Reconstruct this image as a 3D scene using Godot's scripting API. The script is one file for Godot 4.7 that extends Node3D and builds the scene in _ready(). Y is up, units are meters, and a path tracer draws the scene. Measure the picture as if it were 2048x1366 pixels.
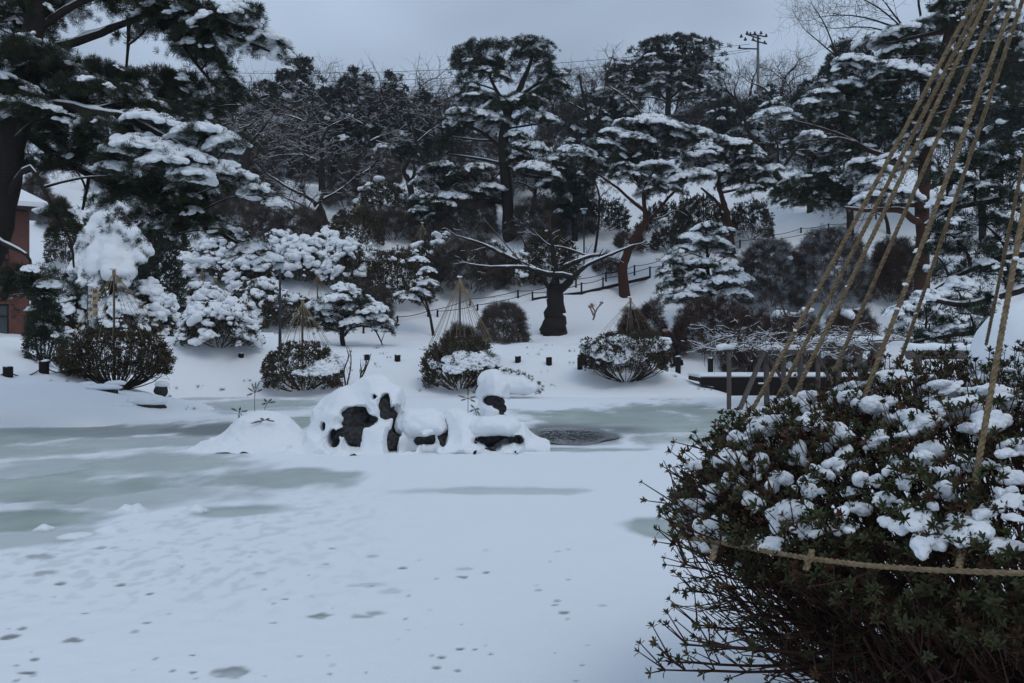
extends Node3D
# A snowed-in Japanese stroll garden: a frozen pond with a rock island, a planted slope behind it,
# shrubs and pines tied up with straw ropes, and one roped azalea close to the viewer.
# x right, y up, the viewer looks along -z; d below means the distance -z. y = 0 is the ice.

const F := 1773.0      # focal length in pixels of the 2048-pixel-wide photograph
const EYE := 2.0
var rng := RandomNumberGenerator.new()
var M := {}
var LIB := {}
var n1 := FastNoiseLite.new()
var n2 := FastNoiseLite.new()
var POND := PackedVector2Array()
var ICE := []
var HOLES := []

class MB:
	var v := PackedVector3Array()
	var n := PackedVector3Array()
	var c := PackedColorArray()
	var ix := PackedInt32Array()
	func mesh(mat: Material) -> ArrayMesh:
		var a := []
		a.resize(Mesh.ARRAY_MAX)
		a[Mesh.ARRAY_VERTEX] = v
		a[Mesh.ARRAY_NORMAL] = n
		if c.size() == v.size():
			a[Mesh.ARRAY_COLOR] = c
		a[Mesh.ARRAY_INDEX] = ix
		var m := ArrayMesh.new()
		m.add_surface_from_arrays(Mesh.PRIMITIVE_TRIANGLES, a)
		m.surface_set_material(0, mat)
		return m
	func tri(a: Vector3, b: Vector3, d: Vector3) -> void:
		var k := v.size()
		var nn := (d - a).cross(b - a).normalized()
		v.append(a); v.append(b); v.append(d)
		n.append(nn); n.append(nn); n.append(nn)
		ix.append(k); ix.append(k + 1); ix.append(k + 2)
	func quad(a: Vector3, b: Vector3, d: Vector3, e: Vector3) -> void:
		var k := v.size()
		var nn := (d - a).cross(b - a).normalized()
		v.append(a); v.append(b); v.append(d); v.append(e)
		for i in 4:
			n.append(nn)
		ix.append(k); ix.append(k + 1); ix.append(k + 2)
		ix.append(k); ix.append(k + 2); ix.append(k + 3)
	func tube(p: PackedVector3Array, r: PackedFloat32Array, sides: int, cap := true) -> void:
		var m := p.size()
		if m < 2:
			return
		var t := (p[1] - p[0]).normalized()
		var u := t.cross(Vector3(0.31, 0.11, 0.94))
		if u.length_squared() < 0.001:
			u = t.cross(Vector3(1, 0, 0))
		u = u.normalized()
		var k0 := v.size()
		for i in m:
			if i > 0:
				t = ((p[i + 1] - p[i - 1]) if i < m - 1 else (p[i] - p[i - 1])).normalized()
				u = (u - t * u.dot(t)).normalized()
			var w := t.cross(u)
			for j in sides:
				var a := TAU * j / sides
				var q := u * cos(a) + w * sin(a)
				v.append(p[i] + q * r[i])
				n.append(q)
		for i in m - 1:
			for j in sides:
				var a := k0 + i * sides + j
				var b := k0 + i * sides + (j + 1) % sides
				ix.append(a); ix.append(a + sides); ix.append(b + sides)
				ix.append(a); ix.append(b + sides); ix.append(b)
		if cap:
			for e in [0, m - 1]:
				if r[e] < 0.012:
					continue
				var k := v.size()
				var nn: Vector3 = ((p[0] - p[1]) if e == 0 else (p[e] - p[e - 1])).normalized()
				v.append(p[e]); n.append(nn)
				for j in sides:
					v.append(v[k0 + e * sides + j]); n.append(nn)
				for j in sides:
					var a := k + 1 + j
					var b := k + 1 + (j + 1) % sides
					if e == 0:
						ix.append(k); ix.append(a); ix.append(b)
					else:
						ix.append(k); ix.append(b); ix.append(a)
	func box(x: Transform3D, s: Vector3, bev := 0.0) -> void:
		var h := s * 0.5
		var b := minf(bev, minf(h.x, minf(h.y, h.z)) * 0.9)
		# a chamfered box: 6 faces, 12 edge strips, 8 corners
		for ax in 3:
			var bx := (ax + 1) % 3
			var cx := (ax + 2) % 3
			for sg in [-1.0, 1.0]:
				var q := []
				for e in [[-1, -1], [-1, 1], [1, 1], [1, -1]]:
					var p := Vector3.ZERO
					p[ax] = h[ax] * sg
					p[bx] = (h[bx] - b) * e[0]
					p[cx] = (h[cx] - b) * e[1]
					q.append(x * p)
				if sg > 0:
					quad(q[0], q[1], q[2], q[3])
				else:
					quad(q[3], q[2], q[1], q[0])
		if b <= 0.0:
			return
		for ax in 3:
			var bx := (ax + 1) % 3
			var cx := (ax + 2) % 3
			for sb in [-1.0, 1.0]:
				for sc in [-1.0, 1.0]:
					var q := []
					for e in [[-1, 0], [1, 0], [1, 1], [-1, 1]]:
						var p := Vector3.ZERO
						p[ax] = (h[ax] - b) * e[0]
						p[bx] = (h[bx] if e[1] == 0 else h[bx] - b) * sb
						p[cx] = (h[cx] - b if e[1] == 0 else h[cx]) * sc
						q.append(x * p)
					if sb * sc > 0:
						quad(q[3], q[2], q[1], q[0])
					else:
						quad(q[0], q[1], q[2], q[3])
		for sx in [-1.0, 1.0]:
			for sy in [-1.0, 1.0]:
				for sz in [-1.0, 1.0]:
					var a := x * Vector3(h.x * sx, (h.y - b) * sy, (h.z - b) * sz)
					var d := x * Vector3((h.x - b) * sx, h.y * sy, (h.z - b) * sz)
					var e := x * Vector3((h.x - b) * sx, (h.y - b) * sy, h.z * sz)
					if sx * sy * sz > 0:
						tri(a, e, d)
					else:
						tri(a, d, e)

class Sc:
	var xf: Array[Transform3D] = []
	var co := PackedColorArray()
	func add(p: Vector3, up: Vector3, spin: float, s: Vector3, c: Color) -> void:
		var q := Quaternion(Vector3.UP, up) if up.y > -0.999 else Quaternion(Vector3.RIGHT, PI)
		var b := Basis(q) * Basis(Vector3.UP, spin)
		b.x *= s.x
		b.y *= s.y
		b.z *= s.z
		xf.append(Transform3D(b, p))
		co.append(c)

func _ready() -> void:
	rng.seed = 20240117
	n1.seed = 7; n1.frequency = 1.0; n1.fractal_octaves = 3; n1.noise_type = FastNoiseLite.TYPE_SIMPLEX_SMOOTH
	n2.seed = 31; n2.frequency = 1.0; n2.fractal_octaves = 1; n2.noise_type = FastNoiseLite.TYPE_SIMPLEX_SMOOTH
	make_camera_and_sky()
	make_materials()
	make_library()
	make_ground()
	make_pond()
	make_built_things()
	make_background_trees()
	make_hero_trees()
	make_shrubs()
	make_bank_things()
	make_island()
	make_near_bush()
	make_winter_grass()

func make_camera_and_sky() -> void:
	var cam := Camera3D.new()
	cam.name = "camera"
	cam.position = Vector3(0, EYE, 0)
	cam.fov = rad_to_deg(2.0 * atan(683.0 / F))
	cam.near = 0.1
	cam.far = 2000.0
	cam.current = true
	add_child(cam)
	var env := Environment.new()
	env.background_mode = Environment.BG_SKY
	env.tonemap_mode = Environment.TONE_MAPPER_LINEAR
	env.tonemap_exposure = 1.0
	env.fog_enabled = true
	env.fog_density = 0.0004
	env.fog_light_color = Color(0.78, 0.80, 0.84)
	env.sdfgi_enabled = true
	env.ssao_enabled = true
	env.ssil_enabled = true
	# overcast winter sky: a thick grey-blue cloud layer, a little thinner towards the south-west
	var im := Image.create(512, 256, false, Image.FORMAT_RGBF)
	var cn := FastNoiseLite.new()
	cn.seed = 5; cn.frequency = 1.0; cn.fractal_octaves = 4; cn.noise_type = FastNoiseLite.TYPE_SIMPLEX_SMOOTH
	for y in 256:
		var el := PI * (0.5 - (y + 0.5) / 256.0)
		for x in 512:
			var az := TAU * ((x + 0.5) / 512.0 - 0.5)
			var dir := Vector3(sin(az) * cos(el), sin(el), -cos(az) * cos(el))
			var up := maxf(dir.y, 0.0)
			var pl := Vector3(dir.x, dir.y * 2.2, dir.z)
			var c := cn.get_noise_3dv(pl * 1.3)
			var f := cn.get_noise_3dv(pl * 3.1 + Vector3(9, 3, 1))
			var lum := 1.0 + 0.35 * up + 0.42 * c + 0.2 * f
			var col := Color(0.345, 0.430, 0.556) * lum
			col = col.lerp(Color(0.28, 0.39, 0.56), clampf(-0.5 * c, 0.0, 0.3))
			var blue := smoothstep(0.18, 0.5, cn.get_noise_3dv(Vector3(dir.x, dir.y * 3.0, dir.z) * 2.3 + Vector3(4.2, 0.3, 7.0)))
			col = col.lerp(Color(0.22, 0.36, 0.60), 0.5 * blue)
			if dir.y < 0.0:
				col = Color(0.30, 0.36, 0.45)
			im.set_pixel(x, y, col)
	var pano := PanoramaSkyMaterial.new()
	pano.panorama = ImageTexture.create_from_image(im)
	var sky := Sky.new()
	sky.sky_material = pano
	env.sky = sky
	var we := WorldEnvironment.new()
	we.name = "environment"
	we.environment = env
	add_child(we)
	var sun := DirectionalLight3D.new()
	sun.name = "sun"
	sun.light_energy = 0.15
	sun.light_color = Color(1.0, 0.96, 0.9)
	sun.light_angular_distance = 25.0
	sun.shadow_enabled = true
	sun.rotation = Vector3(deg_to_rad(-58), deg_to_rad(40), 0)
	add_child(sun)

# ---------------------------------------------------------------- small helpers
func lin(r: float, g: float, b: float) -> Color:
	return Color(r, g, b).linear_to_srgb()

func mat(c: Color, rough := 0.9, spec := 0.3) -> StandardMaterial3D:
	var m := StandardMaterial3D.new()
	m.albedo_color = c
	m.roughness = rough
	m.metallic_specular = spec
	return m

func tinted(rough := 0.8, spec := 0.3) -> StandardMaterial3D:
	var m := mat(Color.WHITE, rough, spec)
	m.vertex_color_use_as_albedo = true
	return m

func noise_tex(seed_: int, freq: float, size := 512, oct := 4) -> NoiseTexture2D:
	var f := FastNoiseLite.new()
	f.seed = seed_; f.frequency = freq; f.fractal_octaves = oct
	f.noise_type = FastNoiseLite.TYPE_SIMPLEX_SMOOTH
	var t := NoiseTexture2D.new()
	t.noise = f
	t.width = size
	t.height = size
	t.seamless = true
	return t

func normal_tex(seed_: int, freq: float, strength: float) -> NoiseTexture2D:
	var t := noise_tex(seed_, freq)
	t.as_normal_map = true
	t.bump_strength = strength
	return t

func ramp_tex(seed_: int, freq: float, a: Color, b: Color) -> NoiseTexture2D:
	var t := noise_tex(seed_, freq)
	var g := Gradient.new()
	g.set_color(0, a)
	g.set_color(1, b)
	t.color_ramp = g
	return t

func rnd(a: float, b: float) -> float:
	return rng.randf_range(a, b)

func rvec() -> Vector3:
	return Vector3(rng.randf_range(-1, 1), rng.randf_range(-1, 1), rng.randf_range(-1, 1))

func P(px: float, py: float, d: float) -> Vector3:
	return Vector3((px - 1024.0) / F * d, EYE + (683.0 - py) / F * d, -d)

func thing(called: String, label: String, category: String, at: Vector3, group := "") -> Node3D:
	var o := Node3D.new()
	o.name = called
	o.position = at
	o.set_meta("label", label)
	o.set_meta("category", category)
	if group:
		o.set_meta("group", group)
	add_child(o, true)
	return o

func part(o: Node3D, called: String, m: Mesh, kind := "") -> MeshInstance3D:
	# the mesh is given in world axes
	var i := MeshInstance3D.new()
	i.name = called
	i.mesh = m
	var at := Vector3.ZERO
	var up: Node = o
	while up is Node3D and up != self:
		at += up.position
		up = up.get_parent()
	i.position = -at
	if kind:
		i.set_meta("kind", kind)
	o.add_child(i, true)
	return i

func copies(o: Node3D, called: String, m: Mesh, s: Sc) -> void:
	if s.xf.is_empty():
		return
	var mm := MultiMesh.new()
	mm.transform_format = MultiMesh.TRANSFORM_3D
	mm.use_colors = true
	mm.mesh = m
	mm.instance_count = s.xf.size()
	for i in s.xf.size():
		mm.set_instance_transform(i, s.xf[i])
		mm.set_instance_color(i, s.co[i])
	var n := MultiMeshInstance3D.new()
	n.name = called
	n.multimesh = mm
	n.position = -o.position
	n.set_meta("kind", "stuff")
	o.add_child(n, true)

func setting(called: String, m: Mesh) -> MeshInstance3D:
	var i := MeshInstance3D.new()
	i.name = called
	i.mesh = m
	i.set_meta("kind", "structure")
	add_child(i, true)
	return i

# surface nets over a grid of values (negative inside)
func nets(lo: Vector3, dims: Vector3i, cell: float, val: PackedFloat32Array) -> MB:
	var out := MB.new()
	var nx := dims.x
	var ny := dims.y
	var nz := dims.z
	var sx := 1
	var sy := nx
	var sz := nx * ny
	var vid := PackedInt32Array()
	vid.resize(nx * ny * nz)
	vid.fill(-1)
	var off := [0, sx, sy, sx + sy, sz, sx + sz, sy + sz, sx + sy + sz]
	var edges := [[0, 1], [2, 3], [4, 5], [6, 7], [0, 2], [1, 3], [4, 6], [5, 7], [0, 4], [1, 5], [2, 6], [3, 7]]
	for k in nz - 1:
		for j in ny - 1:
			var b := j * sy + k * sz
			for i in nx - 1:
				var a := b + i
				var c := 0
				if val[a] < 0.0: c += 1
				if val[a + sx] < 0.0: c += 1
				if val[a + sy] < 0.0: c += 1
				if val[a + sx + sy] < 0.0: c += 1
				if val[a + sz] < 0.0: c += 1
				if val[a + sx + sz] < 0.0: c += 1
				if val[a + sy + sz] < 0.0: c += 1
				if val[a + sx + sy + sz] < 0.0: c += 1
				if c == 0 or c == 8:
					continue
				var p := Vector3.ZERO
				var cnt := 0
				for e in edges:
					var e0: int = e[0]
					var e1: int = e[1]
					var v0 := val[a + off[e0]]
					var v1 := val[a + off[e1]]
					if (v0 < 0.0) != (v1 < 0.0):
						var t := v0 / (v0 - v1)
						p += Vector3(e0 & 1, (e0 >> 1) & 1, e0 >> 2).lerp(Vector3(e1 & 1, (e1 >> 1) & 1, e1 >> 2), t)
						cnt += 1
				p /= cnt
				var g := Vector3.ZERO
				for q in 8:
					var w := val[a + off[q]]
					g += Vector3(w if q & 1 else -w, w if q & 2 else -w, w if q & 4 else -w)
				vid[a] = out.v.size()
				out.v.append(lo + (p + Vector3(i, j, k)) * cell)
				out.n.append(g.normalized())
	for k in range(1, nz - 1):
		for j in range(1, ny - 1):
			for i in range(1, nx - 1):
				var a := i + j * sy + k * sz
				var s0 := val[a] < 0.0
				if s0 != (val[a + sx] < 0.0):
					_face(out, vid, a - sy, a, a - sz, a - sy - sz, s0)
				if s0 != (val[a + sy] < 0.0):
					_face(out, vid, a - sz, a, a - sx, a - sz - sx, s0)
				if s0 != (val[a + sz] < 0.0):
					_face(out, vid, a - sx, a, a - sy, a - sx - sy, s0)
	return out

func _face(out: MB, vid: PackedInt32Array, a: int, b: int, c: int, d: int, fwd: bool) -> void:
	var i := vid[a]
	var j := vid[b]
	var k := vid[c]
	var l := vid[d]
	if i < 0 or j < 0 or k < 0 or l < 0:
		return
	if fwd:
		out.ix.append_array(PackedInt32Array([i, j, k, i, k, l]))
	else:
		out.ix.append_array(PackedInt32Array([i, k, j, i, l, k]))

# union of soft ellipsoids [centre, radii], meshed; k is how softly they run together
var _ec := PackedVector3Array()
var _ei := PackedVector3Array()
var _em := PackedFloat32Array()
var _el := PackedFloat32Array()

func ell_set(balls: Array, k: float) -> void:
	_ec.clear(); _ei.clear(); _em.clear(); _el.clear()
	for b in balls:
		var r: Vector3 = b[1]
		var m := minf(r.x, minf(r.y, r.z))
		_ec.append(b[0])
		_ei.append(Vector3.ONE / r)
		_em.append(m)
		_el.append((1.0 + 6.0 * k / m) ** 2)

func ell(p: Vector3, k: float) -> float:
	var s := 0.0
	for i in _em.size():
		var q := (p - _ec[i]) * _ei[i]
		var l := q.length_squared()
		if l < _el[i]:
			s += exp((1.0 - sqrt(l)) * _em[i] / k)
	return -k * log(s) if s > 0.0 else k * 6.0

func blob(balls: Array, cell: float, k: float, rough := 0.0, rf := 3.0) -> MB:
	var lo := Vector3.INF
	var hi := -Vector3.INF
	for b in balls:
		lo = lo.min(b[0] - b[1])
		hi = hi.max(b[0] + b[1])
	var m := k * 2.0 + cell * 2.0 + rough
	lo -= Vector3.ONE * m
	hi += Vector3.ONE * m
	ell_set(balls, k)
	var dims := Vector3i(((hi - lo) / cell).ceil()) + Vector3i.ONE
	var val := PackedFloat32Array()
	val.resize(dims.x * dims.y * dims.z)
	var i := 0
	for z in dims.z:
		for y in dims.y:
			for x in dims.x:
				var p := lo + Vector3(x, y, z) * cell
				var e := ell(p, k)
				if rough > 0.0 and absf(e) < rough + cell * 2.0:
					e += rough * n1.get_noise_3dv(p * rf)
				val[i] = e
				i += 1
	return nets(lo, dims, cell, val)

func make_materials() -> void:
	var snow := mat(lin(0.86, 0.88, 0.90), 0.85, 0.25)
	snow.uv1_triplanar = true
	snow.uv1_world_triplanar = true
	snow.uv1_scale = Vector3.ONE * 0.7
	snow.normal_enabled = true
	snow.normal_texture = normal_tex(3, 0.03, 3.0)
	snow.normal_scale = 0.35
	M.snow = snow
	M.snow_plain = mat(lin(0.86, 0.88, 0.90), 0.85, 0.2)
	var cover := mat(lin(0.84, 0.87, 0.90), 0.85, 0.2)
	cover.vertex_color_use_as_albedo = true
	cover.transparency = BaseMaterial3D.TRANSPARENCY_ALPHA
	_tri(cover, Vector3.ONE * 1.3)
	cover.normal_enabled = true
	cover.normal_texture = normal_tex(4, 0.06, 4.0)
	cover.normal_scale = 0.4
	M.cover = cover
	var ice := tinted(0.38, 0.5)
	ice.normal_enabled = true
	ice.normal_texture = normal_tex(12, 0.02, 2.0)
	ice.uv1_triplanar = true
	ice.uv1_world_triplanar = true
	ice.uv1_scale = Vector3.ONE * 0.4
	ice.normal_scale = 0.15
	M.ice = ice
	var water := mat(lin(0.012, 0.015, 0.016), 0.06, 0.5)
	water.normal_enabled = true
	water.normal_texture = normal_tex(21, 0.035, 6.0)
	water.uv1_triplanar = true
	water.uv1_world_triplanar = true
	water.uv1_scale = Vector3(1.0, 1.0, 1.0) * 0.8
	water.normal_scale = 0.4
	M.water = water
	var bark := mat(Color.WHITE, 0.95, 0.2)
	bark.albedo_texture = ramp_tex(41, 0.05, lin(0.012, 0.010, 0.009), lin(0.07, 0.058, 0.05))
	_tri(bark, Vector3(1.6, 0.7, 1.6))
	bark.normal_enabled = true
	bark.normal_texture = normal_tex(42, 0.05, 8.0)
	M.bark = bark
	var red := mat(Color.WHITE, 0.9, 0.2)
	red.albedo_texture = ramp_tex(43, 0.05, lin(0.025, 0.014, 0.010), lin(0.13, 0.06, 0.042))
	_tri(red, Vector3(1.6, 0.8, 1.6))
	red.normal_enabled = true
	red.normal_texture = normal_tex(44, 0.05, 6.0)
	M.red_bark = red
	M.twig = mat(lin(0.060, 0.043, 0.034), 0.9, 0.2)
	M.leaf = tinted(0.7, 0.3)
	M.leaf.backlight_enabled = true
	M.leaf.backlight = Color(0.10, 0.12, 0.06)
	M.needle = tinted(0.75, 0.25)
	M.stem = mat(lin(0.055, 0.028, 0.022), 0.85, 0.25)
	var rock := mat(Color.WHITE, 0.9, 0.3)
	rock.albedo_texture = ramp_tex(51, 0.03, lin(0.014, 0.014, 0.016), lin(0.10, 0.095, 0.088))
	_tri(rock, Vector3.ONE * 0.9)
	rock.normal_enabled = true
	rock.normal_texture = normal_tex(52, 0.04, 8.0)
	M.rock = rock
	var straw := mat(Color.WHITE, 0.95, 0.15)
	straw.albedo_texture = ramp_tex(61, 0.02, lin(0.10, 0.072, 0.043), lin(0.40, 0.30, 0.185))
	_tri(straw, Vector3.ONE * 3.0)
	M.straw = straw
	M.straw_far = mat(lin(0.30, 0.23, 0.14), 0.95, 0.1)
	var wood := mat(Color.WHITE, 0.9, 0.2)
	wood.albedo_texture = ramp_tex(62, 0.03, lin(0.06, 0.05, 0.045), lin(0.21, 0.175, 0.155))
	_tri(wood, Vector3(3.0, 0.8, 3.0))
	wood.normal_enabled = true
	wood.normal_texture = normal_tex(63, 0.05, 5.0)
	M.wood = wood
	M.dark_wood = mat(lin(0.018, 0.014, 0.013), 0.8, 0.3)
	M.pole = mat(lin(0.10, 0.08, 0.06), 0.85, 0.2)
	M.metal = mat(lin(0.02, 0.025, 0.03), 0.5, 0.5)
	M.concrete = mat(lin(0.16, 0.16, 0.16), 0.9, 0.3)
	M.lamp = mat(lin(0.35, 0.45, 0.48), 0.3, 0.5)
	var wall := mat(Color.WHITE, 0.95, 0.2)
	wall.albedo_texture = ramp_tex(64, 0.02, lin(0.14, 0.066, 0.055), lin(0.19, 0.092, 0.078))
	_tri(wall, Vector3.ONE * 0.5)
	M.wall = wall
	M.frame = mat(lin(0.015, 0.012, 0.012), 0.6, 0.4)
	M.glass = mat(lin(0.07, 0.09, 0.10), 0.1, 0.6)
	M.curtain = mat(lin(0.30, 0.33, 0.34), 0.9, 0.2)
	M.board = mat(lin(0.55, 0.54, 0.50), 0.7, 0.3)
	M.board_tan = mat(lin(0.42, 0.31, 0.20), 0.8, 0.3)
	M.ink = mat(lin(0.012, 0.012, 0.014), 0.7, 0.3)
	M.skin = mat(lin(0.42, 0.24, 0.17), 0.6, 0.4)
	M.jacket = mat(lin(0.028, 0.022, 0.022), 0.9, 0.2)
	M.scarf = mat(lin(0.16, 0.045, 0.028), 0.9, 0.2)
	M.trousers = mat(lin(0.012, 0.013, 0.017), 0.9, 0.2)
	M.cap = mat(lin(0.010, 0.010, 0.013), 0.9, 0.2)
	M.planks = mat(lin(0.16, 0.055, 0.035), 0.9, 0.2)
	M.dry = mat(lin(0.24, 0.18, 0.15), 0.9, 0.2)
	M.cable = mat(lin(0.03, 0.03, 0.035), 0.7, 0.3)

func _tri(m: StandardMaterial3D, s: Vector3) -> void:
	m.uv1_triplanar = true
	m.uv1_world_triplanar = true
	m.uv1_scale = s

func make_library() -> void:
	# pine needle tufts: needles fan out round +y
	for vr in 3:
		var mb := MB.new()
		var nn: int = [26, 18, 14][vr]
		var wd: float = [0.028, 0.045, 0.075][vr]
		for i in nn:
			var az := TAU * i / nn + rnd(-0.3, 0.3)
			var el := rnd(0.15, 1.45)
			var dir := Vector3(cos(az) * cos(el), sin(el), sin(az) * cos(el))
			var side := dir.cross(rvec()).normalized() * wd
			var base := Vector3(0, rnd(-0.25, 0.2), 0)
			var tip := base + dir * rnd(0.75, 1.1)
			var mid := base + dir * 0.5 + Vector3(0, 0.02, 0)
			mb.tri(base, mid + side, tip)
			mb.tri(base, tip, mid - side)
		LIB["tuft%d" % vr] = mb.mesh(M.needle)
	# leaf clump for far shrubs: a loose ball of small leaves on a few twigs
	for vr in 2:
		var mb := MB.new()
		for i in 16:
			var c := rvec() * 0.42
			var up := (c + Vector3(0, 0.35, 0) + rvec() * 0.5).normalized()
			_leaf(mb, c, up, (up.cross(rvec())).normalized(), 0.42, 0.13)
		LIB["clump%d" % vr] = mb.mesh(M.leaf)
	# twig clump: fine bare twigs that fork outwards along +y
	for vr in 2:
		var mb := MB.new()
		for i in 16:
			var a := Vector3(rnd(-0.25, 0.25), rnd(-0.4, 0.0), rnd(-0.25, 0.25))
			var dir := Vector3(rnd(-0.8, 0.8), rnd(0.35, 1.0), rnd(-0.8, 0.8)).normalized()
			var b := a + dir * rnd(0.45, 0.75)
			_needle(mb, a, b, 0.022)
			for f in 3:
				var t := a.lerp(b, rnd(0.4, 1.0))
				_needle(mb, t, t + (dir + rvec() * 0.8).normalized() * rnd(0.2, 0.4), 0.014)
		LIB["twigs%d" % vr] = mb.mesh(M.leaf)
	# snow lumps
	for vr in 4:
		LIB["lump%d" % vr] = _lump(0.085, 7, 0.04, 0.05).mesh(M.snow_plain)
	for vr in 6:
		LIB["fine_lump%d" % vr] = _lump(0.036, 13, 0.055, 0.05).mesh(M.snow)
	# azalea leaf whorls for the near bush
	for vr in 4:
		var mb := MB.new()
		var nn: int = [9, 8, 7, 6][vr]
		for i in nn:
			var az := TAU * i / nn + rnd(-0.25, 0.25)
			var el := rnd(0.25, 1.05) if i % 3 else rnd(0.9, 1.35)
			var dir := Vector3(cos(az) * cos(el), sin(el), sin(az) * cos(el))
			var side := dir.cross(Vector3.UP).normalized()
			_long_leaf(mb, Vector3(0, rnd(-0.1, 0.06), 0), dir, side, rnd(0.75, 1.1), rnd(0.13, 0.18))
		LIB["whorl%d" % vr] = mb.mesh(M.leaf)
	var st := MB.new()
	st.tube(PackedVector3Array([Vector3(0.02, -3.0, 0.03), Vector3(-0.05, -1.4, 0.0), Vector3(0, 0, 0)]), PackedFloat32Array([0.085, 0.07, 0.05]), 3, false)
	LIB.stalk = st.mesh(M.stem)

func _leaf(mb: MB, c: Vector3, up: Vector3, side: Vector3, l: float, w: float) -> void:
	mb.tri(c - up * l * 0.5, c + side * w, c + up * l * 0.5)
	mb.tri(c - up * l * 0.5, c + up * l * 0.5, c - side * w)

func _long_leaf(mb: MB, c: Vector3, dir: Vector3, side: Vector3, l: float, w: float) -> void:
	var up := side.cross(dir).normalized()
	var a := c
	var m1 := c + dir * l * 0.35 - up * 0.03
	var m2 := c + dir * l * 0.72 - up * 0.05
	var t := c + dir * l - up * 0.16
	var rise := up * w * 0.45
	mb.tri(a, m1, m1 + side * w * 0.8 + rise)
	mb.quad(m1, m2, m2 + side * w * 0.85 + rise, m1 + side * w * 0.8 + rise)
	mb.tri(m2, t, m2 + side * w * 0.85 + rise)
	mb.tri(a, m1 - side * w * 0.8 + rise, m1)
	mb.quad(m1, m1 - side * w * 0.8 + rise, m2 - side * w * 0.85 + rise, m2)
	mb.tri(m2, m2 - side * w * 0.85 + rise, t)

func _needle(mb: MB, a: Vector3, b: Vector3, w: float) -> void:
	var s := (b - a).cross(rvec()).normalized() * w
	mb.tri(a - s, a + s, b)
	var t := (b - a).cross(s).normalized() * w
	mb.tri(a - t, a + t, b)

func _lump(cell: float, cnt: int, k: float, rough: float) -> MB:
	var bend := rnd(-0.5, 0.5)
	var balls := []
	for i in cnt:
		var a := rnd(0, TAU)
		var r := sqrt(rng.randf()) * 0.42
		var s := rnd(0.12, 0.34) * (1.15 - r)
		if cnt > 10 and i < 7:      # a drift along a twig
			var f := i / 6.0 - 0.5
			balls.append([Vector3(f * 0.9, rnd(-0.03, 0.06) - f * f * 0.35, bend * f * f * 1.6 + rnd(-0.05, 0.05)), Vector3(rnd(0.12, 0.19), rnd(0.09, 0.17), rnd(0.09, 0.16))])
			continue
		balls.append([Vector3(cos(a) * r, rnd(-0.05, 0.17) - r * 0.2, sin(a) * r), Vector3(s * rnd(0.75, 1.3), s * rnd(0.6, 1.05), s * rnd(0.75, 1.3))])
	return blob(balls, cell, k, rough, 4.5)

# ---------------------------------------------------------------- ground and pond
func pond_distance(x: float, d: float) -> float:
	# signed distance to the shore, positive on land
	var p := Vector2(x, d)
	var best := 1e9
	var inside := false
	var n := POND.size()
	var j := n - 1
	for i in n:
		var a := POND[j]
		var b := POND[i]
		var e := b - a
		var w := p - a
		var q := w - e * clampf(w.dot(e) / e.length_squared(), 0.0, 1.0)
		best = minf(best, q.length_squared())
		if (b.y > d) != (a.y > d) and x < (a.x - b.x) * (d - b.y) / (a.y - b.y) + b.x:
			inside = not inside
		j = i
	return -sqrt(best) if inside else sqrt(best)

const PROFILE := [[-40.0, 0.5], [18.0, 0.5], [26.0, 0.85], [31.0, 1.05], [37.0, 1.1], [46.0, 1.85], [50.0, 2.9], [65.0, 11.0], [85.0, 18.0], [110.0, 21.0], [160.0, 22.0], [900.0, 22.0]]

func profile(d: float) -> float:
	for i in range(1, PROFILE.size()):
		if d < PROFILE[i][0]:
			var a: Array = PROFILE[i - 1]
			var b: Array = PROFILE[i]
			return lerpf(a[1], b[1], (d - a[0]) / (b[0] - a[0]))
	return PROFILE[-1][1]

func ground(x: float, d: float) -> float:
	var s := pond_distance(x, d) + 0.35 * n2.get_noise_2d(x * 0.35, d * 0.35)
	if s < 0.0:
		return maxf(-0.8, s * 0.6)
	var h := (profile(d - 1.6) + profile(d) * 2.0 + profile(d + 1.6)) * 0.25
	h += 0.85 * smoothstep(-8.5, -11.5, x) * smoothstep(25.5, 30.5, d) * smoothstep(46.0, 40.0, d)
	h -= 0.12 * smoothstep(4.0, 9.0, x) * smoothstep(33.0, 38.0, d) * smoothstep(52.0, 44.0, d)
	var far := smoothstep(44.0, 60.0, d)
	h += n1.get_noise_2d(x * 0.09, d * 0.09) * (0.12 + 1.3 * far) + n1.get_noise_2d(x * 0.5 + 40.0, d * 0.5) * (0.07 + 0.12 * far)
	h += 0.09 * n1.get_noise_2d(x * 1.1 + 9.0, d * 1.1) * (1.0 - far)
	h *= smoothstep(0.0, 5.2, s)
	var near := (x - 2.67) ** 2 + (d - 4.0) ** 2
	h += 0.2 * (1.0 - exp(-s / 0.3)) + 0.03 * n2.get_noise_2d(x * 1.7, d * 1.7) * minf(s, 1.0)
	return h if near > 9.0 else minf(h, 0.35)

func gp(px: float, py: float, start := 19.0) -> Vector3:
	# where the sight line through a point of the photograph meets the ground
	var d := start
	while d < 170.0:
		var p := P(px, py, d)
		if ground(p.x, d) >= p.y:
			return p
		d += 0.15 if d < 60 else 0.4
	return P(px, py, 100.0)

func on_ground(x: float, d: float) -> Vector3:
	return Vector3(x, ground(x, d), -d)

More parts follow.
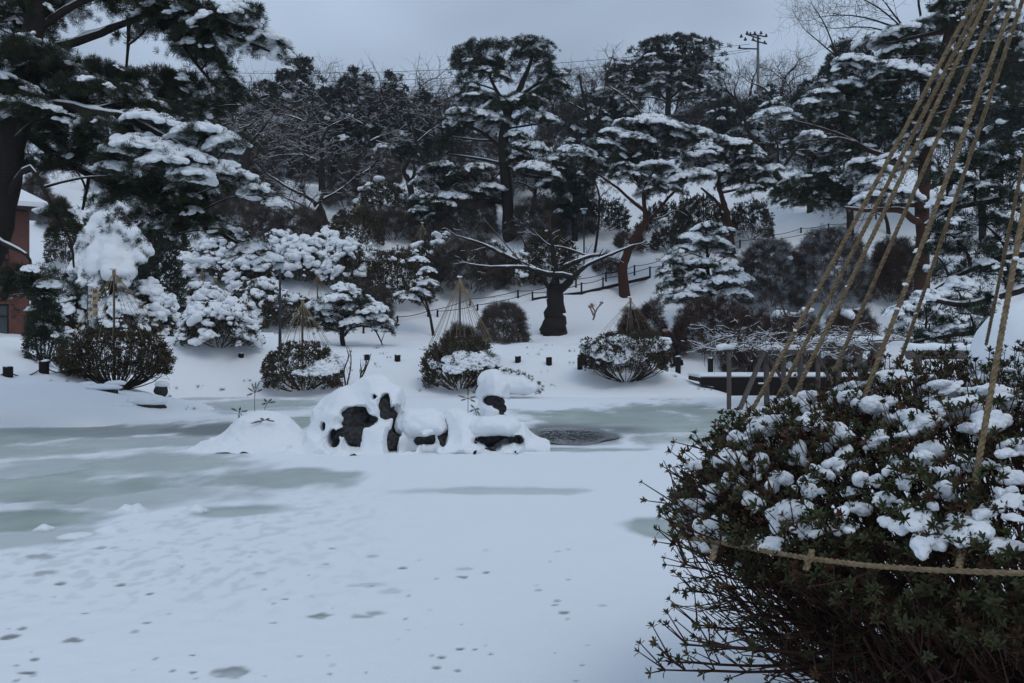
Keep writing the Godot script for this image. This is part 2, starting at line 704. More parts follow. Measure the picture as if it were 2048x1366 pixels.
func make_ground() -> void:
	for q in [[-60, 2.6], [-60, 21.8], [-30, 21.0], [-12, 20.6], [-9.8, 20.9], [-8.5, 22.3], [-8.0, 24.0], [-8.9, 26.3], [-10.6, 28.6], [-12.6, 30.6], [-11.5, 31.6], [-6, 31.9], [0, 31.8], [5, 31.2], [7.4, 31.6], [8.4, 33.4], [9.5, 38.0], [12.5, 38.0], [12.5, 31.0], [10.5, 27.5], [9.4, 24.5], [7.5, 20.0], [4.6, 12.0], [2.6, 7.2], [1.7, 5.6], [1.35, 4.4], [1.3, 3.4], [1.2, 2.6]]:
		POND.append(Vector2(q[0], q[1]))
	var rows := PackedFloat32Array()
	var d := -30.0
	while d < 900.0:
		rows.append(d)
		d += 3.0 if d < 0 else (0.6 if d < 18.5 else (0.28 if d < 48.0 else (0.6 if d < 75.0 else (1.6 if d < 130 else d * 0.12))))
	var cols := 250
	var mb := MB.new()
	for r in rows.size():
		var dd := rows[r]
		var half := 14.0 + maxf(dd, 0.0) * 0.78
		for c in cols + 1:
			var x := half * (2.0 * c / cols - 1.0)
			mb.v.append(Vector3(x, ground(x, dd), -dd))
	_grid(mb, rows.size(), cols + 1)
	setting("snowy_ground", mb.mesh(M.snow))

func _grid(mb: MB, nr: int, nc: int) -> void:
	for r in nr - 1:
		for c in nc - 1:
			var a := r * nc + c
			mb.ix.append(a); mb.ix.append(a + nc); mb.ix.append(a + nc + 1)
			mb.ix.append(a); mb.ix.append(a + nc + 1); mb.ix.append(a + 1)
	for r in nr:
		for c in nc:
			var a := r * nc + c
			var e := mb.v[a + 1 if c < nc - 1 else a] - mb.v[a - 1 if c > 0 else a]
			var f := mb.v[a + nc if r < nr - 1 else a] - mb.v[a - nc if r > 0 else a]
			mb.n.append(e.cross(f).normalized())

func ice_spot(px: float, py: float, rx: float, ry: float, strength: float) -> Array:
	# a patch of bare ice given by its place in the photograph -> [x, d, radius x, radius d, strength] in metres
	var d := F * EYE / (py - 683.0)
	var dn := F * EYE / (py + ry - 683.0)
	var df := F * EYE / maxf(py - ry - 683.0, 12.0)
	return [(px - 1024.0) / F * d, 0.5 * (dn + df), rx * d / F, 0.5 * (df - dn), strength]

# 0 = bare ice, 1 = snow
func snow_on_ice(x: float, d: float) -> float:
	var w := n1.get_noise_2d(x * 0.45, d * 0.28)
	var w2 := n1.get_noise_2d(x * 1.6 + 11.0, d * 0.9)
	var best := 0.0
	for e in ICE:
		var qx: float = (x - e[0]) / e[2]
		var qd: float = (d - e[1]) / e[3]
		var q := qx * qx + qd * qd
		if q < 4.5:
			var v := 1.12 - sqrt(q) + w * 0.5 + w2 * 0.22
			best = maxf(best, smoothstep(0.0, 0.62, v) * e[4])
	# wind-blown rough patches
	var w3 := n1.get_noise_2d(x * 4.6, d * 3.2 + 5.0)
	var slush := smoothstep(0.0, 0.45, w3 + 0.5 * w2) * smoothstep(14.0, 10.0, d) * smoothstep(5.8, 7.6, d) * smoothstep(-0.4, -2.6, x + (d - 7.0) * 0.1)
	return 1.0 - clampf(maxf(best, 0.16 * slush), 0.0, 1.0)

func make_pond() -> void:
	for e in [[150, 868, 300, 22, 1.0], [260, 890, 260, 22, 0.7], [140, 945, 330, 36, 0.6], [200, 1000, 300, 40, 0.55], [60, 1080, 160, 30, 0.5], [420, 862, 110, 22, 1.0], [330, 800, 130, 9, 0.8], [520, 812, 150, 16, 0.75], [60, 905, 180, 18, 0.8], [330, 930, 190, 26, 0.75], [40, 985, 330, 46, 0.95], [40, 1045, 190, 30, 1.0], [560, 962, 230, 22, 0.85],
			[470, 1028, 110, 15, 0.7], [960, 985, 210, 9, 0.4], [1180, 848, 160, 30, 1.0], [1330, 850, 160, 44, 0.9], [1480, 850, 120, 48, 0.95], [1330, 1057, 75, 24, 0.85], [560, 855, 90, 24, 1.0], [760, 903, 260, 5, 0.6], [1150, 902, 170, 5, 0.7], [620, 885, 40, 16, 1.0], [1440, 885, 80, 18, 0.9]]:
		ICE.append(ice_spot(e[0], e[1], e[2], e[3], e[4]))
	for e in [[640, 1236, 21, 6, 0.9], [720, 1238, 22, 4, 0.6], [752, 1231, 20, 4, 0.6], [465, 1352, 38, 11, 0.8], [20, 1283, 22, 5, 0.9], [145, 1290, 18, 5, 0.8], [70, 1325, 10, 3, 0.9], [55, 1354, 20, 4, 0.9], [805, 1140, 9, 2, 0.9], [925, 1162, 10, 2, 0.9], [972, 1152, 8, 2, 0.9], [930, 1144, 17, 4, 0.35], [120, 1172, 13, 3, 0.9], [242, 1176, 12, 3, 0.9], [300, 1194, 8, 3, 0.8], [1130, 1233, 11, 3, 0.8], [1110, 1218, 6, 2, 0.8], [882, 1320, 9, 3, 0.9], [875, 1340, 10, 3, 0.9], [920, 1303, 8, 2, 0.9], [950, 1305, 6, 2, 0.9], [915, 1346, 7, 3, 0.8], [385, 1320, 7, 2, 0.9], [388, 1352, 9, 2, 0.9], [293, 1254, 10, 3, 0.7], [170, 1235, 8, 2, 0.8], [665, 1102, 8, 2, 0.7], [745, 1116, 14, 3, 0.45], [520, 1150, 20, 3, 0.4], [735, 1175, 40, 5, 0.3], [785, 1189, 28, 6, 0.28], [1205, 1220, 10, 2, 0.4], [80, 1120, 30, 7, 0.6], [90, 1152, 24, 6, 0.6], [202, 1100, 14, 4, 0.6], [600, 1318, 6, 2, 0.5], [660, 1352, 5, 2, 0.8], [733, 1350, 5, 2, 0.8], [1163, 1338, 5, 2, 0.7], [982, 1314, 5, 2, 0.8], [570, 1203, 7, 2, 0.8], [547, 1252, 8, 2, 0.6], [270, 1270, 10, 3, 0.5], [45, 1265, 9, 3, 0.8]]:
		HOLES.append(ice_spot(e[0], e[1], e[2], e[3], e[4]))
	for i in 90:
		var px := -250.0 + 1600.0 * pow(rng.randf(), 1.5)
		var py := rnd(1085, 1420)
		var s := rnd(1.6, 4.5)
		HOLES.append(ice_spot(px, py, s * rnd(1.0, 1.9), s * 0.62, rnd(0.2, 0.65)))
	# ice sheet
	var mb := MB.new()
	var dark := [ice_spot(430, 858, 110, 16, 1.0), ice_spot(620, 885, 60, 20, 1.0), ice_spot(1150, 868, 150, 22, 1.0), ice_spot(250, 862, 260, 14, 0.5), ice_spot(880, 820, 700, 10, 0.2)]
	var rows := 190
	var cols := 220
	for r in rows + 1:
		var d := 2.0 + 38.0 * pow(float(r) / rows, 1.6)
		var half := 7.0 + d * 0.95
		for c in cols + 1:
			var x := half * (2.0 * c / cols - 1.0)
			mb.v.append(Vector3(x, -0.004, -d))
			var k := 0.0
			for e in dark:
				var q := sqrt(((x - e[0]) / e[2]) ** 2 + ((d - e[1]) / e[3]) ** 2)
				k = maxf(k, smoothstep(1.25, 0.6, q + 0.35 * n1.get_noise_2d(x * 0.5, d * 0.3)) * e[4])
			var w := n1.get_noise_2d(x * 0.22 + 3.0, d * 0.22)
			var w2 := n1.get_noise_2d(x * 1.3, d * 1.3 + 8.0)
			var col := Color(0.42, 0.49, 0.45).lerp(Color(0.43, 0.49, 0.44), smoothstep(0.1, 0.5, w)) * (1.0 + 0.22 * w2 + 0.2 * w)
			col = col.lerp(Color(0.17, 0.19, 0.205), k)
			col.a = 1.0
			mb.c.append(col)
	_grid(mb, rows + 1, cols + 1)
	setting("pond_ice", mb.mesh(M.ice))
	# snow lying on the ice, thin where the ice shows through
	mb = MB.new()
	var pr := []
	var py := 1800.0
	while py > 788.0:
		pr.append(py)
		py -= 6.0 if py > 1400 else 2.6
	var nc := 690
	var bumps := []
	for e in [[250, 1027, 16, 0.09], [277, 1026, 15, 0.09], [395, 1026, 18, 0.085], [88, 1060, 17, 0.06], [215, 1064, 22, 0.05], [150, 1075, 30, 0.03], [300, 1075, 40, 0.03]]:
		var d: float = F * EYE / (e[1] - 683.0)
		bumps.append([(e[0] - 1024.0) / F * d, d, e[2] * d / F, e[3]])
	var open := [ice_spot(1135, 873, 98, 17, 1.0), ice_spot(617, 884, 26, 15, 1.0)]
	for r in pr.size():
		var d: float = F * EYE / (pr[r] - 683.0)
		var near := []
		for h in HOLES:
			if absf(d - h[1]) < h[3] * 1.6:
				near.append(h)
		for c in nc + 1:
			var x := (-1650.0 + 3300.0 * c / nc) / F * d
			var a := snow_on_ice(x, d)
			var a0 := a
			for h in near:
				var q: float = ((x - h[0]) / h[2]) ** 2 + ((d - h[1]) / h[3]) ** 2
				if q < 2.5:
					q = sqrt(q) + 0.35 * n2.get_noise_2d(x * 9.0, d * 9.0)
					a = minf(a, 1.0 - 0.78 * h[4] * smoothstep(1.3, 0.55, q))
			for e in open:
				var q: float = sqrt(((x - e[0]) / e[2]) ** 2 + ((d - e[1]) / e[3]) ** 2) + 0.12 * n2.get_noise_2d(x * 1.5, d)
				a = minf(a, smoothstep(1.0, 1.35, q))
			var rough := smoothstep(18.0, 9.0, d) * smoothstep(0.0, -3.0, x)
			var hgt := 0.022 * a0 + n1.get_noise_2d(x * 0.35, d * 0.5) * 0.02 * a0 + n1.get_noise_2d(x * 2.6, d * 3.4) * (0.005 + 0.007 * rough) * a0 - 0.006 * (a0 - a)
			for b in bumps:
				var q: float = ((x - b[0]) ** 2 + (d - b[1]) ** 2) / (b[2] * b[2])
				if q < 4.0:
					hgt += b[3] * exp(-q * 1.4)
					a = maxf(a, smoothstep(2.2, 0.8, q))
			mb.v.append(Vector3(x, maxf(hgt, 0.0) + 0.002, -d))
			mb.c.append(Color(1, 1, 1, a))
	_grid(mb, pr.size(), nc + 1)
	setting("snow_on_ice", mb.mesh(M.cover))
	# water kept open by a spring beside the island
	for e in [[1135, 873, 98, 17, 1.0], [617, 884, 26, 15, 0.15]]:
		var s := ice_spot(e[0], e[1], e[2], e[3], 1.0)
		mb = MB.new()
		var rings := 36
		var spokes := 150
		for r in rings + 1:
			for i in spokes + 1:
				var a := TAU * (i % spokes) / spokes
				var k := (1.0 + 0.1 * n2.get_noise_2d(cos(a) * 1.4 + e[0], sin(a) * 1.4)) * r / rings
				var x: float = s[0] + cos(a) * s[2] * k
				var z: float = -s[1] - sin(a) * s[3] * k
				# ripples where the spring wells up, smooth towards the rim
				var lift: float = e[4] * smoothstep(0.85, 0.35, k) * (0.014 * n2.get_noise_2d(x * 5.0, z * 2.6) + 0.006 * n2.get_noise_2d(x * 11.0 + 5.0, z * 6.0))
				mb.v.append(Vector3(x, 0.02 + lift, z))
		_grid(mb, rings + 1, spokes + 1)
		setting("open_water", mb.mesh(M.water))

# ---------------------------------------------------------------- trees
const PINE_GREEN := Color(0.043, 0.050, 0.031)
const YELLOW_GREEN := Color(0.058, 0.060, 0.030)

class Tree3:
	var o: Node3D
	var leaf := Sc.new()
	var snow := [Sc.new(), Sc.new()]
	var crest := MB.new()
	var lines := []     # every limb as [points, radii], for branches to start from
	var col := PINE_GREEN
	var tuft := 0.2

func snow_line(mb: MB, p: PackedVector3Array, r: PackedFloat32Array, amount: float) -> void:
	# snow lying along the top of a branch: drawn only where the branch runs flat enough
	var q := PackedVector3Array()
	var s := PackedFloat32Array()
	for i in p.size():
		var t := (p[mini(i + 1, p.size() - 1)] - p[maxi(i - 1, 0)]).normalized()
		var flat := clampf((0.93 - absf(t.y)) * 3.0, 0.0, 1.0)
		var k := (flat * amount) * (0.75 + 0.5 * n2.get_noise_3dv(p[i] * 2.3))
		if k > 0.28:
			q.append(p[i] + Vector3(0, r[i] * 0.85, 0))
			s.append(maxf(minf(r[i] * 0.95, 0.09), 0.009) * k + 0.004)
		else:
			if q.size() > 1:
				mb.tube(q, s, 4, false)
			q = PackedVector3Array()
			s = PackedFloat32Array()
	if q.size() > 1:
		mb.tube(q, s, 4, false)

func smooth_line(pts: PackedVector3Array, rad: PackedFloat32Array, step := 4, wob := 0.0) -> Array:
	var p := PackedVector3Array()
	var r := PackedFloat32Array()
	var n := pts.size()
	for i in n - 1:
		var a := pts[maxi(i - 1, 0)]
		var b := pts[i]
		var c := pts[i + 1]
		var d := pts[mini(i + 2, n - 1)]
		for k in step:
			var t := float(k) / step
			var q := b.cubic_interpolate(c, a, d, t)
			if i + k > 0:
				q += rvec() * wob * rad[i]
			p.append(q)
			r.append(lerpf(rad[i], rad[i + 1], t) * (1.0 + (rnd(-1, 1) * wob * 0.4)))
	p.append(pts[n - 1])
	r.append(rad[n - 1])
	return [p, r]

func limb(t: Tree3, called: String, pts: PackedVector3Array, rad: PackedFloat32Array, m: Material, sides := 7, snow := 0.8, wob := 0.12) -> void:
	var l := smooth_line(pts, rad, 4, wob)
	var mb := MB.new()
	var thick := rad[0] > 0.3
	mb.tube(l[0], l[1], 18 if thick else sides)
	if thick:
		for i in mb.v.size():
			var p := mb.v[i]
			mb.v[i] = p + mb.n[i] * rad[0] * (0.10 * n1.get_noise_3d(p.x * 2.2, p.y * 0.25, p.z * 2.2) + 0.05 * n2.get_noise_3d(p.x * 6.0, p.y * 0.6, p.z * 6.0))
	part(t.o, called, mb.mesh(m))
	t.lines.append(l)
	if snow > 0.0:
		snow_line(t.crest, l[0], l[1], snow)

func nearest_on(t: Tree3, c: Vector3, drop: float) -> Array:
	# the best point of the existing limbs for a branch to c: close by and lower than c
	var best := 1e9
	var at := Vector3.ZERO
	var rr := 0.05
	for l in t.lines:
		var p: PackedVector3Array = l[0]
		var r: PackedFloat32Array = l[1]
		for i in p.size():
			var e := p[i] - c
			var score := Vector2(e.x, e.z).length() * 0.8 + absf(e.y + drop) * 1.25 + maxf(e.y, 0.0) * 1.5
			if score < best:
				best = score
				at = p[i]
				rr = r[i]
	return [at, rr]

# one flat pad of needles with its snow; c centre, r half sizes
func pad(t: Tree3, c: Vector3, r: Vector3, snow: float, dens := 1.0) -> void:
	var ts := t.tuft
	var cnt := int(clampf(dens * 5.0 * r.x * r.z * 3.14 / (ts * ts) * (0.6 + r.y / maxf(r.x, 0.1) * 0.7), 20, 1500))
	var sd := rnd(0, 99)
	var tx := rnd(-0.28, 0.28)
	var tz := rnd(-0.2, 0.2)
	for i in cnt:
		var a := rnd(0, TAU)
		var q := sqrt(rng.randf())
		if i % 8 == 0:
			q *= 1.3
		var edge := 1.0 + 0.5 * n2.get_noise_3d(cos(a) * 1.2 + sd, sin(a) * 1.2, 0.0)
		var u := cos(a) * q * edge
		var w := sin(a) * q * edge
		var h := sqrt(maxf(1.0 - q * q, 0.0))
		var y := lerpf(-0.45 * h, h, pow(rng.randf(), 0.75)) - 0.35 * q * q
		var p := c + Vector3(u * r.x, y * r.y + u * r.x * tx + w * r.z * tz, w * r.z)
		if n2.get_noise_3dv(p * (0.9 / ts * 0.28)) < -0.22:
			continue
		var up := (Vector3(u * 0.9, 0.55 + y * 0.4, w * 0.9) + rvec() * 0.45).normalized()
		var k := rnd(0.5, 1.5) * (1.0 + 0.3 * n2.get_noise_3dv(p * 0.8))
		if rng.randf() < (0.035 + 0.09 * snow if ts > 0.17 else 0.03 * snow):      # needles dusted with snow
			k = 9.0
		if q > 1.0:
			p.y -= 0.2 * r.y
		t.leaf.add(p, up, rnd(0, TAU), Vector3.ONE * ts * rnd(0.75, 1.3), Color(t.col.r * k, t.col.g * k, t.col.b * k * rnd(0.85, 1.15)) if k < 5.0 else Color(0.42, 0.44, 0.45))
	if snow <= 0.0:
		return
	var sc := ts * (0.9 + 0.9 * snow)
	var sn := int(clampf((0.5 + snow) * 5.0 * r.x * r.z * 3.14 / (sc * sc), 3, 420))
	for i in sn:
		var a := rnd(0, TAU)
		var q := sqrt(rng.randf()) * 0.96
		var u := cos(a) * q
		var w := sin(a) * q
		var h := sqrt(maxf(1.0 - q * q, 0.0))
		var y := h * 0.92 - 0.35 * q * q
		var p := c + Vector3(u * r.x, y * r.y + u * r.x * tx + w * r.z * tz, w * r.z)
		if n2.get_noise_3dv(p * (0.22 / ts)) > snow * 1.35 - 0.45:
			continue
		var s := sc * (0.55 + 0.95 * pow(rng.randf(), 1.3))
		var tilt := (Vector3(u * 0.5, 1.0, w * 0.5) + rvec() * 0.15).normalized()
		(t.snow[i % 2] as Sc).add(p, tilt, rnd(0, TAU), Vector3(s * rnd(0.8, 1.2), s * rnd(0.6, 1.0), s * rnd(0.8, 1.2)), Color.WHITE)

func pad_branch(t: Tree3, c: Vector3, r: Vector3, m: Material, mb: MB) -> void:
	var s := nearest_on(t, c, r.y * 0.6 + 0.35)
	var a: Vector3 = s[0]
	var e := c - Vector3(0, r.y * 0.35, 0)
	var l := a.distance_to(e)
	var r0 := minf(0.02 + 0.022 * l, maxf(s[1] * 0.8, 0.02))
	var mid := a.lerp(e, 0.5) + Vector3(rnd(-0.08, 0.08), rnd(-0.02, 0.1), rnd(-0.08, 0.08)) * l
	var q := smooth_line(PackedVector3Array([a, mid, e]), PackedFloat32Array([r0, r0 * 0.75, r0 * 0.45]), 4, 0.1)
	mb.tube(q[0], q[1], 5, false)
	t.lines.append(q)
	snow_line(t.crest, q[0], q[1], 0.8)
	for i in 5:
		var az := TAU * i / 5.0 + rnd(-0.5, 0.5)
		var f := c + Vector3(cos(az) * r.x * 0.7, rnd(-0.2, 0.1) * r.y, sin(az) * r.z * 0.7)
		mb.tube(PackedVector3Array([e, e.lerp(f, 0.5) - Vector3(0, 0.04, 0), f]), PackedFloat32Array([r0 * 0.4, r0 * 0.3, r0 * 0.15]), 4, false)

func finish_tree(t: Tree3, mesh: String) -> void:
	copies(t.o, "foliage", LIB[mesh], t.leaf)
	for i in 2:
		copies(t.o, "snow", LIB["lump%d" % (i + 1)], t.snow[i])
	if t.crest.v.size():
		part(t.o, "snow_crest", t.crest.mesh(M.snow_plain), "stuff")

# a pine given by its picture: trunk and limbs as [px, py, extra distance, radius], pads as [px, py, width, height, extra distance, snow]
func pine(called: String, label: String, d: float, trunk: Array, limbs: Array, pads: Array, o := {}) -> Tree3:
	var t := Tree3.new()
	var base := P(trunk[0][0], trunk[0][1], d)
	t.o = thing(called, label, "tree", base, o.get("group", ""))
	t.tuft = o.get("tuft", 0.2)
	t.col = o.get("color", PINE_GREEN)
	var m: Material = M[o.get("bark", "bark")]
	var first := true
	for l in [trunk] + limbs:
		var p := PackedVector3Array()
		var r := PackedFloat32Array()
		for q in l:
			p.append(P(q[0], q[1], d + q[2]))
			r.append(q[3])
		if first:
			p[0].y -= 0.4
			base = p[0]
		limb(t, "trunk" if first else "limb", p, r, m, 9 if first else 7, o.get("limb_snow", 0.8))
		first = false
	var mb := MB.new()
	var spread: float = o.get("depth", 0.85)
	for q in pads:
		var dd: float = d + q[4]
		var c := P(q[0], q[1], dd)
		var r := Vector3(q[2] * 0.5 * dd / F, q[3] * 0.5 * dd / F, 0.0)
		r.z = maxf(r.x * spread, r.y)
		pad_branch(t, c, r, m, mb)
		pad(t, c, r, q[5] + o.get("more_snow", 0.0), o.get("dens", 1.0))
	if mb.v.size():
		part(t.o, "branches", mb.mesh(m), "stuff")
	finish_tree(t, o.get("mesh", "tuft1"))
	return t

func grow(mb: MB, sn: MB, p: Vector3, dir: Vector3, l: float, r: float, lvl: int, most: int, snow: float, lift := 0.12) -> void:
	var segs := 4 if lvl < 2 else 3
	var pts := PackedVector3Array([p])
	var rad := PackedFloat32Array([r])
	var q := p
	var dd := dir
	for i in segs:
		dd = (dd + rvec() * (0.2 + 0.06 * lvl) + Vector3(0, lift, 0)).normalized()
		q += dd * l / segs
		pts.append(q)
		rad.append(r * (1.0 - 0.55 * (i + 1) / segs))
	mb.tube(pts, rad, [8, 6, 4, 3, 3, 3][lvl], false)
	if lvl > 0 and snow > 0.0:
		snow_line(sn, pts, rad, snow * (0.8 if lvl < 4 else 0.65))
	if lvl >= most:
		return
	var kids: int = [5, 5, 5, 4, 3][lvl]
	for i in kids:
		var f := lerpf(0.3, 1.0, (i + rng.randf()) / kids)
		var at := pts[mini(int(f * segs), segs - 1)].lerp(pts[mini(int(f * segs) + 1, segs)], f * segs - floorf(f * segs))
		var side := dd.cross(rvec()).normalized()
		var kd := (dir * rnd(0.45, 0.8) + side * rnd(0.6, 1.0)).normalized()
		grow(mb, sn, at, kd, l * rnd(0.55, 0.82), maxf(r * rnd(0.4, 0.55), 0.006), lvl + 1, most, snow, lift)

func bare_tree(called: String, label: String, d: float, limbs: Array, o := {}) -> Node3D:
	# limbs as [px, py, extra distance, radius]; twigs grow from all but the first
	var t := Tree3.new()
	var base := P(limbs[0][0][0], limbs[0][0][1], d)
	t.o = thing(called, label, "tree", base, o.get("group", ""))
	var m: Material = M[o.get("bark", "bark")]
	var twigs := MB.new()
	var n := 0
	for l in limbs:
		var p := PackedVector3Array()
		var r := PackedFloat32Array()
		for q in l:
			p.append(P(q[0], q[1], d + q[2]))
			r.append(q[3])
		if n == 0:
			p[0].y -= 0.4
		limb(t, "trunk" if n == 0 else "limb", p, r, m, 10 if n == 0 else 6, 0.0 if n == 0 else o.get("snow", 0.9), 0.14)
		if n > 0 or o.get("trunk_twigs", false):
			var q: Array = t.lines[-1]
			var pts: PackedVector3Array = q[0]
			var rad: PackedFloat32Array = q[1]
			var every: int = o.get("every", 2)
			for i in range(pts.size() / 3, pts.size(), every):
				var dir := (pts[i] - pts[i - 1]).normalized()
				var side := dir.cross(rvec()).normalized()
				grow(twigs, t.crest, pts[i], (dir * 0.5 + side * 0.8 + Vector3(0, 0.25, 0)).normalized(), o.get("twig", 1.1) * rnd(0.6, 1.2), maxf(rad[i] * 0.4, 0.012), 2, o.get("most", 4), o.get("twig_snow", 0.7))
			grow(twigs, t.crest, pts[-1], (pts[-1] - pts[-2]).normalized(), o.get("twig", 1.1), rad[-1], 2, o.get("most", 4), o.get("twig_snow", 0.7))
		n += 1
	part(t.o, "twigs", twigs.mesh(M.twig), "stuff")
	if t.crest.v.size():
		part(t.o, "snow_crest", t.crest.mesh(M.snow_plain), "stuff")
	return t.o

func make_background_trees() -> void:
	# bare trees of the upper slope: five kinds, each copied with its own turn and size
	var kinds := []
	for k in 5:
		var o := Node3D.new()
		o.name = "bare_tree"
		var mb := MB.new()
		var tw := MB.new()
		var sn := MB.new()
		var lean := Vector3(rnd(-0.25, 0.25), 1, rnd(-0.25, 0.25)).normalized()
		var pts := PackedVector3Array([Vector3(0, -0.5, 0), lean * 0.9, lean * 1.8 + Vector3(rnd(-0.2, 0.2), 0, 0), lean * 2.7])
		var l := smooth_line(pts, PackedFloat32Array([0.19, 0.15, 0.13, 0.10]), 3, 0.15)
		mb.tube(l[0], l[1], 7)
		var lp: PackedVector3Array = l[0]
		for i in 6:
			var a := TAU * i / 6.0 + rnd(-0.4, 0.4)
			var at := lp[lp.size() - 1 - (i % 5)]
			grow(tw, sn, at, Vector3(cos(a), rnd(0.45, 1.3), sin(a)).normalized(), rnd(1.7, 2.8), rnd(0.055, 0.085), 1, 4, 0.6, 0.05)
		part(o, "trunk", mb.mesh(M.bark))
		part(o, "twigs", tw.mesh(M.twig), "stuff")
		part(o, "snow_crest", sn.mesh(M.snow_plain), "stuff")
		kinds.append(o)
	# [px, py of the foot, height in pixels, label]
	var spots := [
		[455, 395, 230, "bare tree with snow-lined twigs behind the tips of the big left pine"], [540, 375, 230, "bare tree on the slope just right of the tips of the big left pine"], [585, 330, 190, "bare tree below the pine crown with the widest top on the left skyline"],
		[670, 330, 190, "bare tree between the two gnarled snow-lined trees on the upper slope"], [760, 345, 200, "bare tree right of the forked snowy tree on the upper slope"], [820, 300, 170, "small bare tree beneath the lowest crown of the left skyline"], [865, 350, 200, "bare tree left of the tall centre pine, half hidden by its needles"],
		[500, 300, 170, "far bare tree under the left end of the wooded skyline"], [640, 270, 150, "far bare tree in front of the broad skyline pine"], [735, 280, 150, "far bare tree below the twin-crowned skyline pine"], [880, 280, 150, "far bare tree right of the skyline crowns, beside the tall centre pine"],
		[1100, 330, 200, "bare tree right behind the tall centre pine's trunk"], [1160, 330, 210, "bare tree above the dark evergreen at the middle of the slope"], [1215, 290, 180, "bare tree with a dark straight stem left of the flat-topped pine"], [1270, 260, 150, "bare tree under the left edge of the flat-topped pine"],
		[1345, 250, 110, "bare tree in front of the flat-topped pine's trunk"], [1420, 260, 150, "bare tree below the right edge of the flat-topped pine"], [1475, 300, 170, "bare tree below the utility pole"], [1535, 330, 210, "bare tree left of the big right pine, crossing a blue gap of sky"], [1590, 300, 170, "bare tree behind the left branches of the big right pine"],
		[1560, 200, 110, "bare tree right of the utility pole against the sky"], [1500, 185, 80, "low bare tree at the foot of the utility pole"], [1195, 215, 95, "fine bare treetop left of the flat-topped pine against the sky"],
		[330, 330, 190, "bare tree seen through the branches of the big left pine"], [395, 300, 170, "bare tree behind the drooping branches of the big left pine"], [120, 330, 130, "bare tree above the snowy gap behind the red house"], [250, 320, 160, "bare tree on the slope beyond the snow-buried pine"], [60, 390, 120, "bare tree just above the roof of the red house"],
		[1700, 430, 180, "bare tree behind the reddish limb of the big right pine"], [1900, 440, 200, "bare tree right of the big right pine's trunk"], [1780, 470, 150, "bare tree left of the big right pine's trunk, above the rope fence"], [1640, 380, 150, "bare tree beyond the round bushes, below the big right pine's lower limb"],
		[600, 395, 200, "bare tree behind the gnarled thick-trunked tree"], [700, 300, 160, "bare tree deep in the wood above the dark dome bush"], [930, 300, 140, "bare tree behind the left limbs of the tall centre pine"], [990, 430, 170, "bare tree growing at the foot of the tall centre pine"],
		[1060, 440, 170, "bare tree with grey twigs right of the tall centre pine's foot"], [1390, 330, 140, "bare tree behind the crown of the leaning red pine"], [1310, 330, 150, "bare tree hidden behind the snowy crown of the leaning red pine"], [430, 330, 170, "bare tree left of the wooded skyline, above the snowy bough"]]
	var i := 0
	for s in spots:
		var b := gp(s[0], s[1], 52.0)
		var o: Node3D = kinds[i % 5] if i < 5 else kinds[i % 5].duplicate()
		o.position = b
		o.rotation.y = rnd(0, TAU)
		var h: float = s[2] * -b.z / F
		o.scale = Vector3.ONE * (h / 6.2)
		o.set_meta("label", s[3])
		o.set_meta("category", "tree")
		o.set_meta("group", "bare trees on the wooded slope")
		add_child(o, true)
		i += 1
	# dark pines of the skyline
	var sky := [
		[600, 112, 150, 175, 86.0, "broad pine with the widest crown on the left of the skyline"], [716, 138, 120, 170, 84.0, "dense dark pine on the skyline right of the broadest crown"], [788, 148, 92, 150, 86.0, "round-headed pine on the skyline between two lower crowns"], [850, 182, 84, 120, 88.0, "lowest pine crown at the right end of the left skyline"], [535, 168, 130, 130, 88.0, "pine crown at the left end of the skyline, under the tip of the big pine"],
		[445, 160, 120, 150, 90.0, "dark pine on the skyline seen beside the big left pine's boughs"], [1180, 190, 110, 110, 90.0, "dark bushy pine on the skyline left of the flat-topped pine"], [1235, 140, 100, 120, 90.0, "pine crown on the skyline touching the flat-topped pine"],
		[1700, 85, 210, 190, 62.0, "dark pine rising behind the left boughs of the big right pine"], [1620, 170, 130, 130, 66.0, "dark pine crown right of the utility pole, behind the snowy boughs"], [1965, 30, 210, 230, 62.0, "dark pine filling the sky behind the upper ropes at right"], [2070, 60, 180, 260, 54.0, "dark pine at the right edge behind the big pine's snowy tips"], [1530, 172, 110, 110, 80.0, "low dark pine hiding the foot of the utility pole"], [1440, 200, 120, 120, 82.0, "low dark pine just right of the flat-topped one"], [330, 150, 150, 150, 92.0, "far dark pine glimpsed through the big left pine"], [660, 185, 110, 110, 84.0, "dark pine crown filling the gap between the broad and the dense skyline pines"]]
	for s in sky:
		var d: float = s[4]
		var px: float = s[0]
		var top: float = s[1]
		var wd: float = s[2]
		var ht: float = s[3]
		var g := on_ground((px - 1024.0) / F * d, d)
		var gy := 683.0 - (g.y - EYE) / d * F
		var pads := []
		var rows := int(clampf(ht / 17.0, 5, 11))
		for r in rows:
			var f := float(r) / (rows - 1)
			var w := wd * (0.34 + 0.66 * sin(minf(f * 2.2, 1.75)))
			for k in 3:
				var u := (k - 1.0) + rnd(-0.3, 0.3)
				pads.append([px + u * w * 0.3, top + 10 + f * ht + rnd(-5, 5), w * rnd(0.36, 0.52), rnd(20, 28), rnd(-1.3, 1.3), rnd(0.0, 0.3) * (0.3 + f)])
		pine("skyline_pine", s[5], d, [[px, gy, 0, 0.26], [px + rnd(-6, 6), lerpf(gy, top, 0.5), 0, 0.2], [px, top + 22, 0, 0.07]], [], pads, {"tuft": 0.42, "mesh": "tuft2", "group": "pines on the skyline", "color": Color(0.040, 0.048, 0.038), "dens": 0.9})
